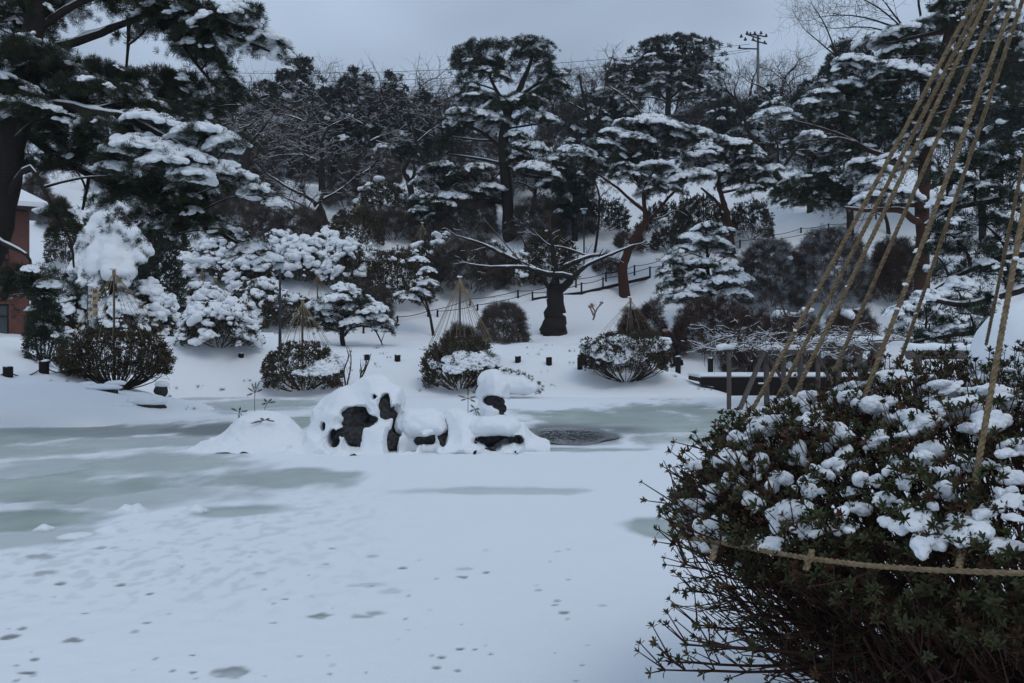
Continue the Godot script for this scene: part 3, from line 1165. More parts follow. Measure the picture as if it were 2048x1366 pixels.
	# the flat-topped pine in the middle of the skyline
	pine("flat_topped_pine", "tall flat-topped pine standing highest on the skyline right of centre", 84.0, [[1338, 300, 0, 0.3], [1336, 220, 0, 0.26], [1340, 150, 0, 0.2], [1346, 95, 0, 0.09]], [[[1337, 205, 0, 0.12], [1300, 170, 0, 0.09], [1262, 150, 0, 0.05]], [[1338, 200, 0, 0.12], [1375, 165, 0, 0.08], [1410, 130, 0, 0.05]]],
		[[1352, 80, 100, 20, 0, 0], [1310, 88, 70, 20, 0, 0], [1400, 90, 70, 20, 0, 0], [1360, 100, 150, 24, 0, 0.05], [1300, 108, 80, 20, 0, 0], [1425, 102, 50, 18, 0, 0], [1330, 122, 130, 26, 0, 0.05], [1395, 122, 80, 24, 0, 0], [1290, 132, 100, 24, 0, 0.1], [1250, 142, 90, 22, 0, 0.05], [1345, 145, 130, 28, 0, 0.1], [1410, 142, 90, 24, 0, 0.1], [1300, 160, 110, 26, 0, 0.15], [1375, 168, 120, 28, 0, 0.15], [1255, 165, 90, 24, 0, 0.1], [1330, 186, 130, 26, 0, 0.2], [1400, 192, 100, 26, 0, 0.2], [1275, 190, 90, 24, 0, 0.2]],
		{"tuft": 0.36, "mesh": "tuft2", "color": Color(0.044, 0.050, 0.036), "dens": 0.5})
	# bare treetops against the sky at the upper right
	bare_tree("bare_tree", "tall bare tree spreading fine twigs against the sky behind the right pine", 48.0, [[[1848, 300, 0, 0.2], [1846, 130, 0, 0.16], [1842, 45, 0, 0.1]], [[1845, 100, 0, 0.07], [1800, 45, 0, 0.05], [1770, 5, 0, 0.03]], [[1846, 60, 0, 0.07], [1838, 10, 0, 0.06], [1832, -40, 0, 0.04]], [[1805, 60, -1, 0.06], [1740, 38, -1, 0.045], [1690, 30, -1, 0.03], [1640, 34, -1, 0.015]], [[1800, 70, 1, 0.05], [1740, 55, 1, 0.04], [1690, 55, 1, 0.025]], [[1845, 50, 0, 0.05], [1870, 10, 0, 0.04], [1890, -20, 0, 0.03]], [[1840, 90, -1, 0.05], [1770, 25, -1, 0.04], [1720, -5, -1, 0.03]]], {"twig": 1.7, "snow": 0.0, "twig_snow": 0.0, "every": 1})
	bare_tree("bare_tree", "bare tree with low fine twigs against the sky left of the snowy right boughs", 60.0, [[[1700, 330, 0, 0.2], [1690, 150, 0, 0.14], [1660, 90, 0, 0.07]], [[1680, 120, 0, 0.06], [1640, 85, 0, 0.045], [1610, 60, 0, 0.02]], [[1670, 100, 0, 0.06], [1650, 50, 0, 0.04], [1625, 10, 0, 0.02]]], {"twig": 1.6, "snow": 0.0, "twig_snow": 0.0, "every": 1})

func make_hero_trees() -> void:
	# the big pine that reaches in from the left
	pine("big_pine", "big dark pine leaning in from the left with long snow-laden boughs", 20.5, [[-130, 800, 0, 0.42], [-60, 620, 0, 0.36], [-5, 450, 0, 0.33], [14, 330, 0, 0.31], [40, 220, 0, 0.29], [62, 80, 0, 0.24], [85, -120, 0, 0.18]],
		[[[38, 235, 0, 0.14], [110, 212, -0.5, 0.12], [190, 226, -0.8, 0.09], [255, 236, -1.0, 0.07], [340, 280, -1.2, 0.05], [420, 330, -1.2, 0.03]], [[36, 250, 0, 0.12], [95, 300, 0.6, 0.09], [180, 350, 1.2, 0.08], [300, 395, 1.6, 0.065], [420, 455, 1.8, 0.05], [520, 512, 1.8, 0.03]], [[60, 110, 0, 0.13], [180, 75, 0.8, 0.1], [255, 45, 1, 0.08], [330, 30, 1, 0.07], [440, 65, 1, 0.05], [560, 110, 1, 0.025]], [[258, 45, 1, 0.05], [256, 90, 1, 0.04], [252, 150, 1, 0.025]], [[350, 60, 1.0, 0.06], [380, 110, 0.9, 0.045], [430, 170, 0.8, 0.03], [490, 212, 0.8, 0.015]], [[70, 60, 0, 0.1], [200, -10, 0.3, 0.08], [360, 10, 0.3, 0.05], [470, 50, 0.2, 0.03]], [[10, 400, 0, 0.07], [60, 335, -1.0, 0.05], [110, 430, -1.4, 0.035], [140, 480, -1.5, 0.03], [148, 535, -1.5, 0.02]], [[-8, 480, 0, 0.07], [25, 495, -1.2, 0.05], [60, 520, -1.8, 0.03], [62, 590, -1.8, 0.02]], [[180, 345, 1.2, 0.05], [170, 395, 1.4, 0.04], [165, 420, 1.4, 0.03]]],
		[[30, 15, 160, 70, 0, 0], [30, 60, 130, 60, 1.0, 0], [70, 20, 130, 60, 1.2, 0], [20, 110, 130, 60, 0.9, 0.05], [90, 130, 110, 60, 1.1, 0], [40, 190, 130, 60, 0.9, 0.1], [100, 215, 150, 60, 0.5, 0.15], [20, 260, 110, 60, 0.8, 0.1], [75, 330, 130, 50, 0.7, 0.05], [150, 330, 130, 50, 0.6, 0.05], [190, 300, 130, 50, 0.3, 0.1], [155, 240, 130, 56, -0.2, 0.1], [250, 195, 110, 50, 0.2, 0.05], [340, 195, 90, 44, 0.9, 0.05], [290, 215, 100, 40, 0.3, 0.2], [370, 165, 80, 44, 0.9, 0.05], [360, 60, 110, 60, 1.2, 0.05], [430, 100, 90, 50, 1.1, 0.1], [300, 40, 90, 50, 1.0, 0.0], [415, 215, 80, 40, 0.9, 0.05], [150, 5, 150, 50, 0.5, 0], [60, 110, 150, 90, -0.6, 0.05], [5, 175, 150, 60, -0.8, 0.2], [100, 165, 190, 70, 0.4, 0.05], [215, 150, 130, 50, 0.6, 0], [265, 12, 130, 46, 0.8, 0.05], [340, 40, 110, 66, 0.6, 0.1], [395, 62, 130, 70, 0.7, 0.1], [260, 70, 46, 34, 1, 0], [370, 15, 150, 50, 0.3, 0.3], [450, 35, 140, 44, 0.3, 0.5], [480, 62, 90, 40, 0.9, 0.6], [530, 88, 90, 38, 1.0, 0.85], [565, 112, 44, 26, 1, 0.5], [410, 110, 110, 70, 0.8, 0.05], [395, 85, 60, 40, 0.9, 0], [440, 160, 90, 60, 0.8, 0.05], [470, 196, 70, 40, 0.8, 0.15], [330, 150, 60, 26, 0.9, 0.2], [280, 160, 120, 46, 0.8, 0.05], [60, 235, 200, 60, -0.6, 0.3], [190, 190, 160, 60, -0.4, 0.1], [130, 290, 160, 50, 0.5, 0.1], [225, 265, 150, 56, -0.6, 0.15], [290, 235, 70, 26, -0.8, 0.4], [320, 255, 150, 40, -0.9, 0.75], [400, 275, 130, 36, -1.0, 0.95], [455, 290, 80, 30, -1.0, 0.9], [300, 300, 150, 50, -1.1, 0.95], [350, 325, 150, 56, -1.2, 1.0], [385, 352, 90, 44, -1.2, 0.95], [245, 310, 90, 50, -0.4, 0.8], [235, 345, 90, 40, -0.3, 0.6], [290, 365, 170, 60, 1.2, 0.08], [380, 385, 130, 46, 1.4, 0.25], [420, 345, 110, 36, 1.3, 0.6], [455, 338, 60, 26, 1.3, 0.7], [475, 355, 80, 28, 1.3, 0.75], [515, 385, 70, 26, 1.3, 0.85], [552, 408, 50, 18, 1.3, 0.85], [330, 415, 170, 64, 1.6, 0.05], [250, 390, 130, 60, 1.2, 0.0], [400, 440, 130, 50, 1.8, 0.1], [350, 460, 120, 50, 1.9, 0.1], [455, 470, 100, 40, 1.8, 0.35], [500, 500, 80, 30, 1.8, 0.6], [535, 520, 50, 22, 1.8, 0.8], [120, 250, 120, 40, -0.5, 0.2], [60, 555, 140, 46, -1.8, 0.1], [20, 585, 110, 40, -1.6, 0.1], [105, 580, 90, 50, -1.8, 0.15], [85, 630, 70, 60, -1.8, 0.05], [90, 670, 60, 50, -1.8, 0.1], [110, 425, 70, 50, -1.3, 0.1], [130, 460, 60, 46, -1.4, 0.15]],
		{"tuft": 0.15, "mesh": "tuft0", "depth": 0.85, "limb_snow": 0.8, "dens": 1.25, "more_snow": 0.08})
	# the tall dark pine at the centre
	pine("tall_pine", "tall dark-trunked pine at the centre with a ragged double crown", 61.0, [[1020, 487, 0, 0.42], [1014, 400, 0, 0.40], [1009, 330, 0, 0.38], [1006, 270, 0, 0.32], [1018, 222, 0, 0.26], [1032, 190, 0, 0.2], [1052, 150, 0, 0.15], [1066, 105, 0, 0.08]],
		[[[1014, 232, 0, 0.2], [1000, 195, 0, 0.15], [985, 165, 0, 0.1], [965, 110, 0, 0.06]], [[1010, 403, 0, 0.2], [970, 402, 0, 0.16], [938, 401, 0, 0.12], [900, 415, 0, 0.08]], [[1008, 300, 0, 0.15], [960, 262, 0, 0.12], [905, 245, 0, 0.08]], [[1008, 290, 0, 0.15], [1040, 300, 0, 0.12], [1085, 330, 0, 0.07]], [[1010, 330, 0, 0.13], [1050, 350, -1, 0.1], [1090, 355, -1, 0.06]], [[1025, 205, 0, 0.14], [1080, 165, 0, 0.1], [1130, 160, 0, 0.05]]],
		[[942, 98, 66, 34, 0, 0.1], [975, 96, 64, 30, 0, 0.1], [925, 122, 50, 34, 0, 0], [1054, 90, 90, 34, 0, 0.05], [1085, 100, 50, 26, 0, 0.05], [1070, 115, 70, 34, 0, 0.05], [1040, 112, 50, 26, 0, 0], [955, 128, 90, 28, 0, 0.3], [1000, 130, 70, 30, 0, 0.15], [932, 160, 50, 34, 0, 0], [985, 150, 80, 28, 0, 0.3], [940, 180, 50, 26, 0, 0.1], [1088, 146, 70, 40, 0, 0.15], [1112, 168, 60, 24, 0, 0.2], [1130, 154, 50, 22, 0, 0.2], [955, 198, 90, 20, 0, 0.6], [1005, 212, 110, 34, 0, 0.2], [1055, 205, 90, 34, 0, 0.1], [1100, 190, 70, 30, 0, 0.1], [950, 230, 120, 24, 0, 0.75], [900, 262, 50, 60, 0, 0.05], [890, 300, 44, 44, 0, 0.0], [985, 250, 76, 28, 0, 0.7], [930, 250, 70, 30, 0, 0.35], [1092, 240, 70, 28, 0, 0.5], [1060, 240, 60, 30, 0, 0.2], [1035, 276, 50, 24, 0, 0.6], [1060, 295, 90, 28, 0, 0.7], [1095, 325, 70, 26, 0, 0.8], [1040, 320, 60, 26, 0, 0.4], [1080, 348, 100, 44, -1, 0.85], [1100, 368, 60, 24, -1, 0.6], [873, 340, 76, 24, 0, 0.6], [945, 340, 80, 22, 0, 0.7], [922, 358, 110, 34, 0, 0.15], [985, 378, 60, 22, 0, 0.8], [905, 394, 90, 22, 0, 0.75], [858, 402, 70, 22, 0, 0.75], [890, 418, 110, 36, 0, 0.25], [840, 425, 60, 26, 0, 0.5], [960, 392, 70, 20, 0, 0.4], [850, 372, 60, 24, 0, 0.4], [870, 440, 70, 30, 0, 0.2]],
		{"tuft": 0.26, "mesh": "tuft1", "depth": 0.85, "dens": 1.25})
	# dark evergreen between the two
	pine("dark_evergreen", "dark evergreen without snow between the tall centre pine and the leaning red pine", 60.0, [[1150, 470, 0, 0.2], [1150, 400, 0, 0.16], [1150, 320, 0, 0.06]], [], [[1150, 330, 70, 36, 0, 0.1], [1125, 350, 60, 36, 0, 0.1], [1170, 352, 70, 40, 0, 0.05], [1140, 375, 90, 44, 0, 0.0], [1175, 385, 60, 40, 0, 0.0], [1130, 405, 80, 40, 0, 0.0], [1165, 412, 70, 36, 0, 0.05], [1135, 432, 70, 30, 0, 0.05]], {"tuft": 0.26, "color": Color(0.034, 0.046, 0.032)})
	# the leaning red pine and its neighbour
	var rp := gp(1250, 594, 40.0)
	var rd := -rp.z
	pine("red_pine", "leaning red pine with a curved orange-brown trunk and snow-capped pads", rd, [[1250, 594, 0, 0.37], [1246, 547, 0, 0.28], [1253, 510, 0, 0.25], [1270, 475, 0, 0.23], [1292, 444, 0, 0.2], [1290, 420, 0, 0.15], [1288, 385, 0, 0.12], [1297, 347, 0, 0.08], [1300, 290, 0, 0.04]],
		[[[1292, 424, 0, 0.12], [1264, 402, 0, 0.1], [1240, 380, 0, 0.08], [1212, 360, 0, 0.06], [1170, 330, 0, 0.03]], [[1290, 446, 0, 0.13], [1314, 424, 0, 0.11], [1336, 396, 0, 0.09], [1365, 368, 0, 0.05]], [[1302, 440, 0, 0.06], [1326, 434, 1, 0.05], [1352, 421, 1, 0.03], [1375, 432, 1, 0.02]], [[1286, 392, 0, 0.07], [1278, 370, -0.5, 0.055], [1262, 345, -0.5, 0.03]]],
		[[1307, 240, 80, 22, 0, 0.7], [1268, 254, 90, 22, 0, 0.6], [1330, 254, 130, 28, -0.6, 0.95], [1238, 270, 80, 26, 0, 0.5], [1280, 284, 90, 32, -0.8, 0.75], [1397, 266, 70, 24, -0.5, 0.8], [1340, 280, 100, 34, 0, 0.2], [1212, 292, 80, 26, 0, 0.45], [1155, 303, 80, 24, 0, 0.6], [1130, 315, 60, 22, 0, 0.5], [1178, 318, 70, 24, 0, 0.5], [1225, 318, 90, 34, 0, 0.15], [1290, 316, 90, 36, 0, 0.15], [1252, 333, 50, 16, -0.8, 0.7], [1308, 336, 80, 20, -1.0, 0.9], [1345, 312, 70, 30, 0, 0.2], [1260, 355, 80, 24, -0.8, 0.25], [1198, 338, 80, 28, 0.3, 0.1], [1355, 350, 60, 22, -0.6, 0.6], [1378, 357, 100, 34, -0.8, 0.95], [1330, 375, 90, 34, -0.4, 0.15], [1300, 385, 70, 26, -0.6, 0.25]],
		{"tuft": 0.2, "bark": "red_bark", "depth": 0.8})
	pine("red_pine", "slim red-brown pine right of the leaning one, trunk standing behind the round bush", rd + 4.0, [[1464, 498, 0, 0.27], [1455, 434, 0, 0.2], [1446, 402, 0, 0.17], [1438, 372, 0, 0.15], [1440, 345, 0, 0.1], [1445, 300, 0, 0.05]],
		[[[1452, 424, 0, 0.12], [1428, 398, 0, 0.1], [1402, 376, 0, 0.06]], [[1438, 368, 0, 0.09], [1462, 358, 0, 0.07], [1500, 350, 0, 0.04]]],
		[[1434, 288, 66, 34, 0, 0.95], [1416, 300, 60, 30, -0.6, 0.8], [1477, 290, 70, 26, 0, 0.75], [1505, 302, 50, 24, 0, 0.6], [1470, 310, 90, 36, 0, 0.1], [1397, 318, 76, 26, -0.8, 0.9], [1437, 342, 50, 28, -0.8, 0.95], [1420, 330, 60, 24, 0, 0.3], [1500, 322, 70, 26, 0, 0.3], [1538, 342, 60, 26, 0, 0.8], [1505, 345, 90, 30, 0, 0.2], [1480, 335, 70, 26, 0.4, 0.2], [1470, 362, 80, 26, 0, 0.15], [1530, 368, 60, 24, 0, 0.5], [1500, 380, 70, 26, 0, 0.25]],
		{"tuft": 0.2, "bark": "red_bark", "depth": 0.8})
	# the big pine on the right
	var bp := gp(1843, 560, 26.0)
	var bd := minf(-bp.z, 44.0)
	pine("big_pine", "big red-barked pine on the right with wide snowy boughs behind the ropes", bd, [[1843, 580, 0, 0.36], [1845, 430, 0, 0.33], [1848, 350, 0, 0.30], [1862, 230, 0, 0.25], [1885, 120, 0, 0.2], [1910, 0, 0, 0.14], [1925, -90, 0, 0.08]],
		[[[1845, 448, 0, 0.2], [1824, 438, -0.5, 0.17], [1804, 422, -1.0, 0.15], [1770, 420, -1.5, 0.13], [1732, 421, -2.0, 0.09], [1690, 415, -2.2, 0.05]], [[1847, 382, 0, 0.16], [1872, 368, 0, 0.14], [1905, 362, 0, 0.1], [1950, 340, 0, 0.05]], [[1852, 330, 0, 0.16], [1800, 320, 0, 0.13], [1744, 303, 0, 0.11], [1700, 280, 0, 0.09], [1671, 266, 0, 0.07], [1620, 250, 0, 0.05], [1580, 240, 0, 0.03]], [[1846, 410, 0, 0.12], [1760, 410, 1, 0.1], [1690, 402, 1, 0.08], [1640, 398, 1, 0.05]], [[1880, 140, 0, 0.13], [1820, 160, -0.6, 0.1], [1740, 165, -0.6, 0.06]], [[1865, 215, 0, 0.12], [1800, 210, 0, 0.1], [1700, 200, 0, 0.06]], [[1900, 60, 0, 0.12], [1850, 70, 0, 0.09], [1790, 85, 0, 0.06]], [[1880, 130, 0, 0.12], [1950, 90, 0, 0.1], [2030, 70, 0, 0.07]], [[1862, 235, 0, 0.1], [1910, 215, -0.5, 0.08], [1930, 180, -0.5, 0.05]]],
		[[1716, 128, 100, 30, -0.5, 0.95], [1690, 138, 60, 24, -0.5, 0.7], [1800, 142, 110, 36, -0.8, 1.0], [1850, 150, 80, 30, -0.8, 0.9], [1765, 152, 60, 24, -0.6, 0.8], [1690, 184, 90, 34, 0, 0.85], [1645, 194, 80, 30, 0, 0.6], [1730, 180, 70, 30, 0, 0.5], [1620, 212, 80, 30, 0, 0.6], [1795, 72, 110, 26, 0, 0.9], [1752, 82, 90, 26, 0.5, 0.8], [1860, 45, 70, 26, 0, 0.8], [1830, 65, 70, 26, 0, 0.6], [1540, 228, 76, 24, 0, 0.95], [1575, 238, 60, 22, 0, 0.6], [1545, 214, 50, 18, 0, 0.6], [1621, 277, 54, 28, -0.5, 0.95], [1790, 188, 170, 60, 0.5, 0.05], [1800, 230, 160, 56, 0.5, 0.02], [1720, 225, 130, 44, 0.5, 0.1], [1680, 240, 100, 40, 0.5, 0.2], [1770, 262, 140, 46, 0.6, 0.1], [1840, 280, 110, 46, 0.5, 0.2], [1862, 290, 50, 26, -0.5, 0.8], [1860, 110, 110, 44, 0.2, 0.1], [1800, 108, 100, 34, 0.4, 0.3], [1905, 60, 110, 50, 0, 0.05], [1965, 30, 120, 46, 0, 0.1], [2005, 40, 60, 26, -0.5, 0.8], [2032, 80, 50, 26, -0.5, 0.8], [2050, 55, 60, 26, -0.5, 0.7], [1930, 8, 90, 34, 0, 0.4], [1895, 5, 70, 30, 0, 0.6], [1960, 100, 120, 46, 0.2, 0.1], [2020, 120, 100, 44, 0, 0.1], [1935, 160, 110, 50, 0.2, 0.1], [2010, 190, 110, 46, 0, 0.15], [1890, 195, 80, 40, 0.3, 0.1], [1945, 215, 100, 40, 0, 0.1], [1740, 338, 90, 40, -1.2, 0.9], [1785, 325, 70, 32, -1.0, 0.8], [1760, 365, 90, 32, -1.4, 0.8], [1790, 385, 110, 34, -1.6, 0.95], [1745, 400, 80, 30, -1.8, 0.9], [1710, 350, 60, 24, -0.6, 0.4], [1620, 370, 120, 44, 0.8, 0.08], [1675, 378, 110, 40, 0.8, 0.1], [1600, 405, 100, 36, 0.8, 0.08], [1650, 400, 90, 34, 0.8, 0.1], [1575, 390, 70, 30, 0.8, 0.1], [1700, 395, 70, 30, 0.6, 0.1], [1650, 345, 60, 22, 0.6, 0.5], [1820, 330, 90, 34, 0.8, 0.2], [1700, 310, 110, 34, 0.8, 0.1]],
		{"tuft": 0.19, "mesh": "tuft1", "bark": "red_bark", "depth": 0.8, "color": Color(0.042, 0.052, 0.030), "dens": 1.2})
	# the dark spreading evergreen at the right edge
	pine("spreading_evergreen", "dark spreading evergreen at the right edge with drooping snow-lined sprays", 20.0, [[2140, 900, 0, 0.3], [2110, 600, 0, 0.26], [2090, 400, 0, 0.2], [2080, 240, 0, 0.1]],
		[[[2100, 560, 0, 0.1], [2010, 590, -0.6, 0.08], [1930, 610, -1, 0.06], [1850, 600, -1.2, 0.04], [1800, 625, -1.2, 0.02]], [[2095, 500, 0, 0.09], [1990, 520, -0.4, 0.07], [1900, 560, -0.6, 0.05], [1840, 600, -0.8, 0.03]], [[2090, 400, 0, 0.1], [2000, 400, 0, 0.07], [1900, 420, 0, 0.05], [1850, 450, 0, 0.03]], [[2105, 640, 0, 0.09], [2000, 660, -0.6, 0.07], [1900, 670, -1, 0.05], [1810, 690, -1, 0.03]]],
		[[2060, 270, 90, 50, 0, 0.15], [2000, 300, 110, 50, 0, 0.15], [1950, 330, 100, 46, 0, 0.2], [1905, 360, 100, 44, 0, 0.2], [2020, 350, 110, 50, 0, 0.1], [1960, 385, 120, 50, 0, 0.15], [1895, 410, 100, 46, 0, 0.2], [2030, 410, 110, 50, 0, 0.1], [1970, 440, 120, 50, 0, 0.08], [1900, 460, 110, 48, -0.2, 0.15], [1870, 500, 90, 44, -0.4, 0.1], [1940, 500, 120, 50, -0.2, 0.06], [2020, 480, 110, 50, 0, 0.05], [2000, 540, 130, 50, -0.4, 0.1], [1900, 545, 110, 46, -0.5, 0.2], [1917, 575, 60, 40, -0.8, 0.7], [1845, 598, 70, 26, -1, 0.85], [1800, 622, 50, 20, -1.2, 0.85], [1885, 600, 60, 30, -0.9, 0.6], [1972, 598, 44, 40, -0.8, 0.7], [1940, 620, 110, 44, -0.8, 0.1], [1860, 640, 110, 44, -1, 0.1], [1820, 665, 80, 40, -1, 0.1], [1900, 670, 120, 44, -1, 0.1], [1980, 660, 110, 44, -0.8, 0.15], [1850, 695, 90, 34, -1.1, 0.05], [1930, 700, 110, 30, -1, 0.1], [2040, 560, 70, 40, -0.4, 0.2], [2050, 330, 70, 50, 0, 0.2]],
		{"tuft": 0.125, "mesh": "tuft1", "depth": 0.8, "color": Color(0.034, 0.044, 0.030), "limb_snow": 1.0, "dens": 0.8})
	# small layered pine by the hedge
	var sp := gp(1415, 655, 40.0)
	pine("layered_pine", "small layered garden pine thick with snow beside the brown clipped hedge", -sp.z - 1.0, [[1425, 655, 0, 0.12], [1420, 590, 0, 0.1], [1415, 520, 0, 0.08], [1412, 455, 0, 0.04]], [],
		[[1412, 455, 60, 20, 0, 0.6], [1440, 468, 60, 22, 0, 0.6], [1395, 478, 70, 24, 0, 0.7], [1425, 490, 80, 28, -0.4, 0.85], [1370, 500, 60, 22, 0, 0.7], [1450, 510, 60, 26, 0, 0.3], [1355, 525, 60, 20, 0, 0.7], [1410, 530, 80, 22, -0.5, 0.85], [1380, 550, 90, 30, 0, 0.2], [1455, 545, 60, 30, -0.6, 0.9], [1480, 562, 50, 34, -0.6, 0.95], [1440, 572, 90, 36, -0.8, 0.95], [1400, 585, 60, 30, -0.9, 0.95], [1470, 590, 60, 30, -0.8, 0.95], [1375, 595, 50, 24, -0.9, 0.9], [1440, 602, 60, 26, -0.9, 0.7], [1345, 570, 60, 34, 0, 0.1], [1350, 600, 60, 30, 0, 0.2], [1400, 560, 70, 30, 0, 0.1], [1330, 545, 40, 20, 0, 0.3]], {"tuft": 0.19, "depth": 0.9})
	# small pine on the plaza with an arching branch
	var ap := gp(690, 692, 36.0)
	pine("garden_pine", "small garden pine with an arching branch and snow-heaped crown behind the roped bush", -ap.z, [[688, 695, 0, 0.13], [684, 665, 0, 0.12], [690, 640, 0, 0.1], [700, 610, 0, 0.06]], [[[688, 672, 0, 0.08], [700, 658, 0, 0.06], [722, 652, 0, 0.05], [748, 658, 0, 0.04], [765, 690, 0, 0.03]]],
		[[640, 612, 60, 26, -0.4, 0.95], [668, 602, 70, 24, -0.4, 0.95], [695, 582, 60, 28, 0, 0.9], [720, 600, 70, 36, 0, 0.25], [700, 622, 80, 30, 0, 0.2], [655, 628, 60, 20, 0, 0.4], [745, 620, 60, 26, -0.3, 0.9], [760, 640, 50, 22, -0.3, 0.85], [705, 645, 50, 20, -0.4, 0.9], [770, 660, 50, 18, 0, 0.6], [640, 645, 60, 26, 0, 0.05], [670, 655, 60, 30, 0, 0.0], [740, 645, 50, 24, 0, 0.1]], {"tuft": 0.19, "depth": 0.9})
	snow_buried_pine()
	# bare trees with snow along every limb
	bare_tree("old_tree", "thick hollow trunk with low snow-topped spreading limbs at mid slope", -gp(1105, 668, 36.0).z, [[[1106, 676, 0, 0.9], [1106, 660, 0, 0.66], [1108, 635, 0, 0.55], [1110, 600, 0, 0.48], [1111, 578, 0, 0.4], [1112, 566, 0, 0.3]], [[1114, 584, 0, 0.27], [1143, 556, -0.5, 0.17], [1095, 548, -1.0, 0.14], [1049, 536, -1.2, 0.11], [980, 534, -1.2, 0.06], [940, 528, -1.2, 0.03]], [[1143, 558, -0.5, 0.14], [1175, 530, -0.5, 0.1], [1225, 508, -0.5, 0.07], [1268, 490, -0.5, 0.04]], [[1108, 575, 0, 0.16], [1122, 540, 0, 0.14], [1150, 524, 0, 0.12], [1184, 512, 0, 0.09]], [[1100, 580, 0, 0.14], [1070, 540, -0.6, 0.11], [1011, 511, -0.8, 0.09], [964, 488, -0.8, 0.07], [914, 472, -0.8, 0.03]], [[1180, 514, 0, 0.06], [1130, 496, 0.4, 0.05], [1096, 489, 0.4, 0.045], [1064, 458, 0.4, 0.03]], [[1090, 545, 0.4, 0.07], [1062, 510, 0.4, 0.05], [1040, 470, 0.4, 0.03]], [[1045, 528, -1, 0.05], [1030, 510, -1, 0.04], [967, 438, -1, 0.02]], [[1112, 572, 0.5, 0.2], [1108, 520, 0.5, 0.17], [1100, 460, 0.5, 0.12]]], {"twig": 0.8, "most": 3, "every": 3})
	bare_tree("gnarled_tree", "gnarled tree with a stout dark trunk and snow-lined drooping limbs", -gp(650, 450, 52.0).z, [[[652, 450, 0, 0.42], [640, 425, 0, 0.36], [633, 405, 0, 0.28]], [[634, 408, 0, 0.16], [613, 393, 0, 0.13], [580, 378, 0, 0.1], [545, 355, 0, 0.06]], [[640, 408, 0, 0.13], [620, 435, -1.5, 0.12], [613, 420, -1.5, 0.1], [600, 408, -1.5, 0.07], [570, 395, -1.5, 0.04]], [[620, 440, -1.5, 0.09], [600, 425, -1.6, 0.07], [560, 420, -1.6, 0.04]], [[640, 405, 0, 0.16], [648, 370, 0, 0.12], [642, 330, 0, 0.1], [620, 315, 0, 0.06]], [[644, 400, 0, 0.1], [680, 380, 0, 0.07], [710, 355, 0, 0.04]]], {"twig": 1.5})
	bare_tree("gnarled_tree", "upright bare tree with a fork of snow-lined limbs left of the forked one", 69.0, [[[643, 372, 0, 0.24], [643, 320, 0, 0.2], [643, 286, 0, 0.17]], [[643, 288, 0, 0.12], [620, 262, 0, 0.1], [602, 241, 0, 0.08], [567, 229, 0, 0.04]], [[644, 284, 0, 0.12], [657, 256, 0, 0.1], [692, 238, 0, 0.05]], [[640, 330, 0, 0.1], [610, 312, 0, 0.08], [570, 310, 0, 0.05]], [[612, 330, 0, 0.1], [600, 345, 0, 0.08], [592, 370, 0, 0.05]], [[657, 256, 0, 0.07], [640, 228, 0, 0.04]]], {"twig": 1.6})
	bare_tree("gnarled_tree", "dark forked tree with a leaning trunk and zigzag snow-lined limbs", 68.0, [[[706, 372, 0, 0.28], [711, 330, 0, 0.23], [727, 297, 0, 0.19], [741, 283, 0, 0.14]], [[741, 284, 0, 0.12], [752, 278, 0, 0.1], [764, 272, 0, 0.05]], [[739, 285, 0, 0.11], [724, 264, 0, 0.09], [728, 252, 0, 0.07], [713, 241, 0, 0.04]], [[706, 358, 0, 0.12], [738, 340, 0, 0.1], [762, 310, 0, 0.06], [788, 283, 0, 0.03]], [[707, 350, 0, 0.08], [696, 325, 0, 0.05]]], {"twig": 1.5})
	bare_tree("gnarled_tree", "bare tree with a wide V of limbs beside the snowy bough tips", 66.0, [[[490, 360, 0, 0.24], [494, 310, 0, 0.2], [500, 284, 0, 0.17]], [[500, 286, 0, 0.13], [520, 265, 0, 0.1], [536, 243, 0, 0.05]], [[499, 286, 0, 0.12], [480, 260, 0, 0.09], [462, 238, 0, 0.05], [452, 215, 0, 0.03]], [[478, 258, 0, 0.06], [500, 250, 0, 0.04]]], {"twig": 1.5})
	bare_tree("pollard_tree", "stubby dark pollarded trunk with a forked top on the slope", 64.0, [[[826, 412, 0, 0.26], [821, 375, 0, 0.24], [812, 350, 0, 0.22]], [[812, 352, 0, 0.18], [808, 340, 0, 0.15], [816, 322, 0, 0.13]], [[820, 370, 0, 0.14], [829, 345, 0, 0.12], [828, 332, 0, 0.1]]], {"twig": 0.5, "most": 2, "every": 4})
	bare_tree("bare_tree", "slender bare tree whose pale stem leans left beside the pollarded trunk", 66.0, [[[855, 372, 0, 0.12], [850, 335, 0, 0.11], [832, 280, 0, 0.09], [825, 250, 0, 0.06]], [[833, 285, 0, 0.06], [860, 262, 0, 0.05], [880, 250, 0, 0.03]], [[850, 330, 0, 0.07], [870, 270, 0, 0.06], [840, 235, 0, 0.03]]], {"twig": 1.4})
	bare_tree("bare_tree", "tall dark bare stem with two upright limbs right of the tall centre pine", 66.0, [[[1190, 345, 0, 0.2], [1187, 290, 0, 0.17], [1172, 215, 0, 0.13], [1158, 150, 0, 0.05]], [[1186, 275, 0, 0.1], [1200, 220, 0, 0.08], [1217, 138, 0, 0.04]], [[1175, 225, 0, 0.06], [1130, 200, 0, 0.05], [1095, 180, 0, 0.03]], [[1290, 235, -1, 0.08], [1250, 195, -1, 0.07], [1217, 172, -1, 0.04]]], {"twig": 1.4})
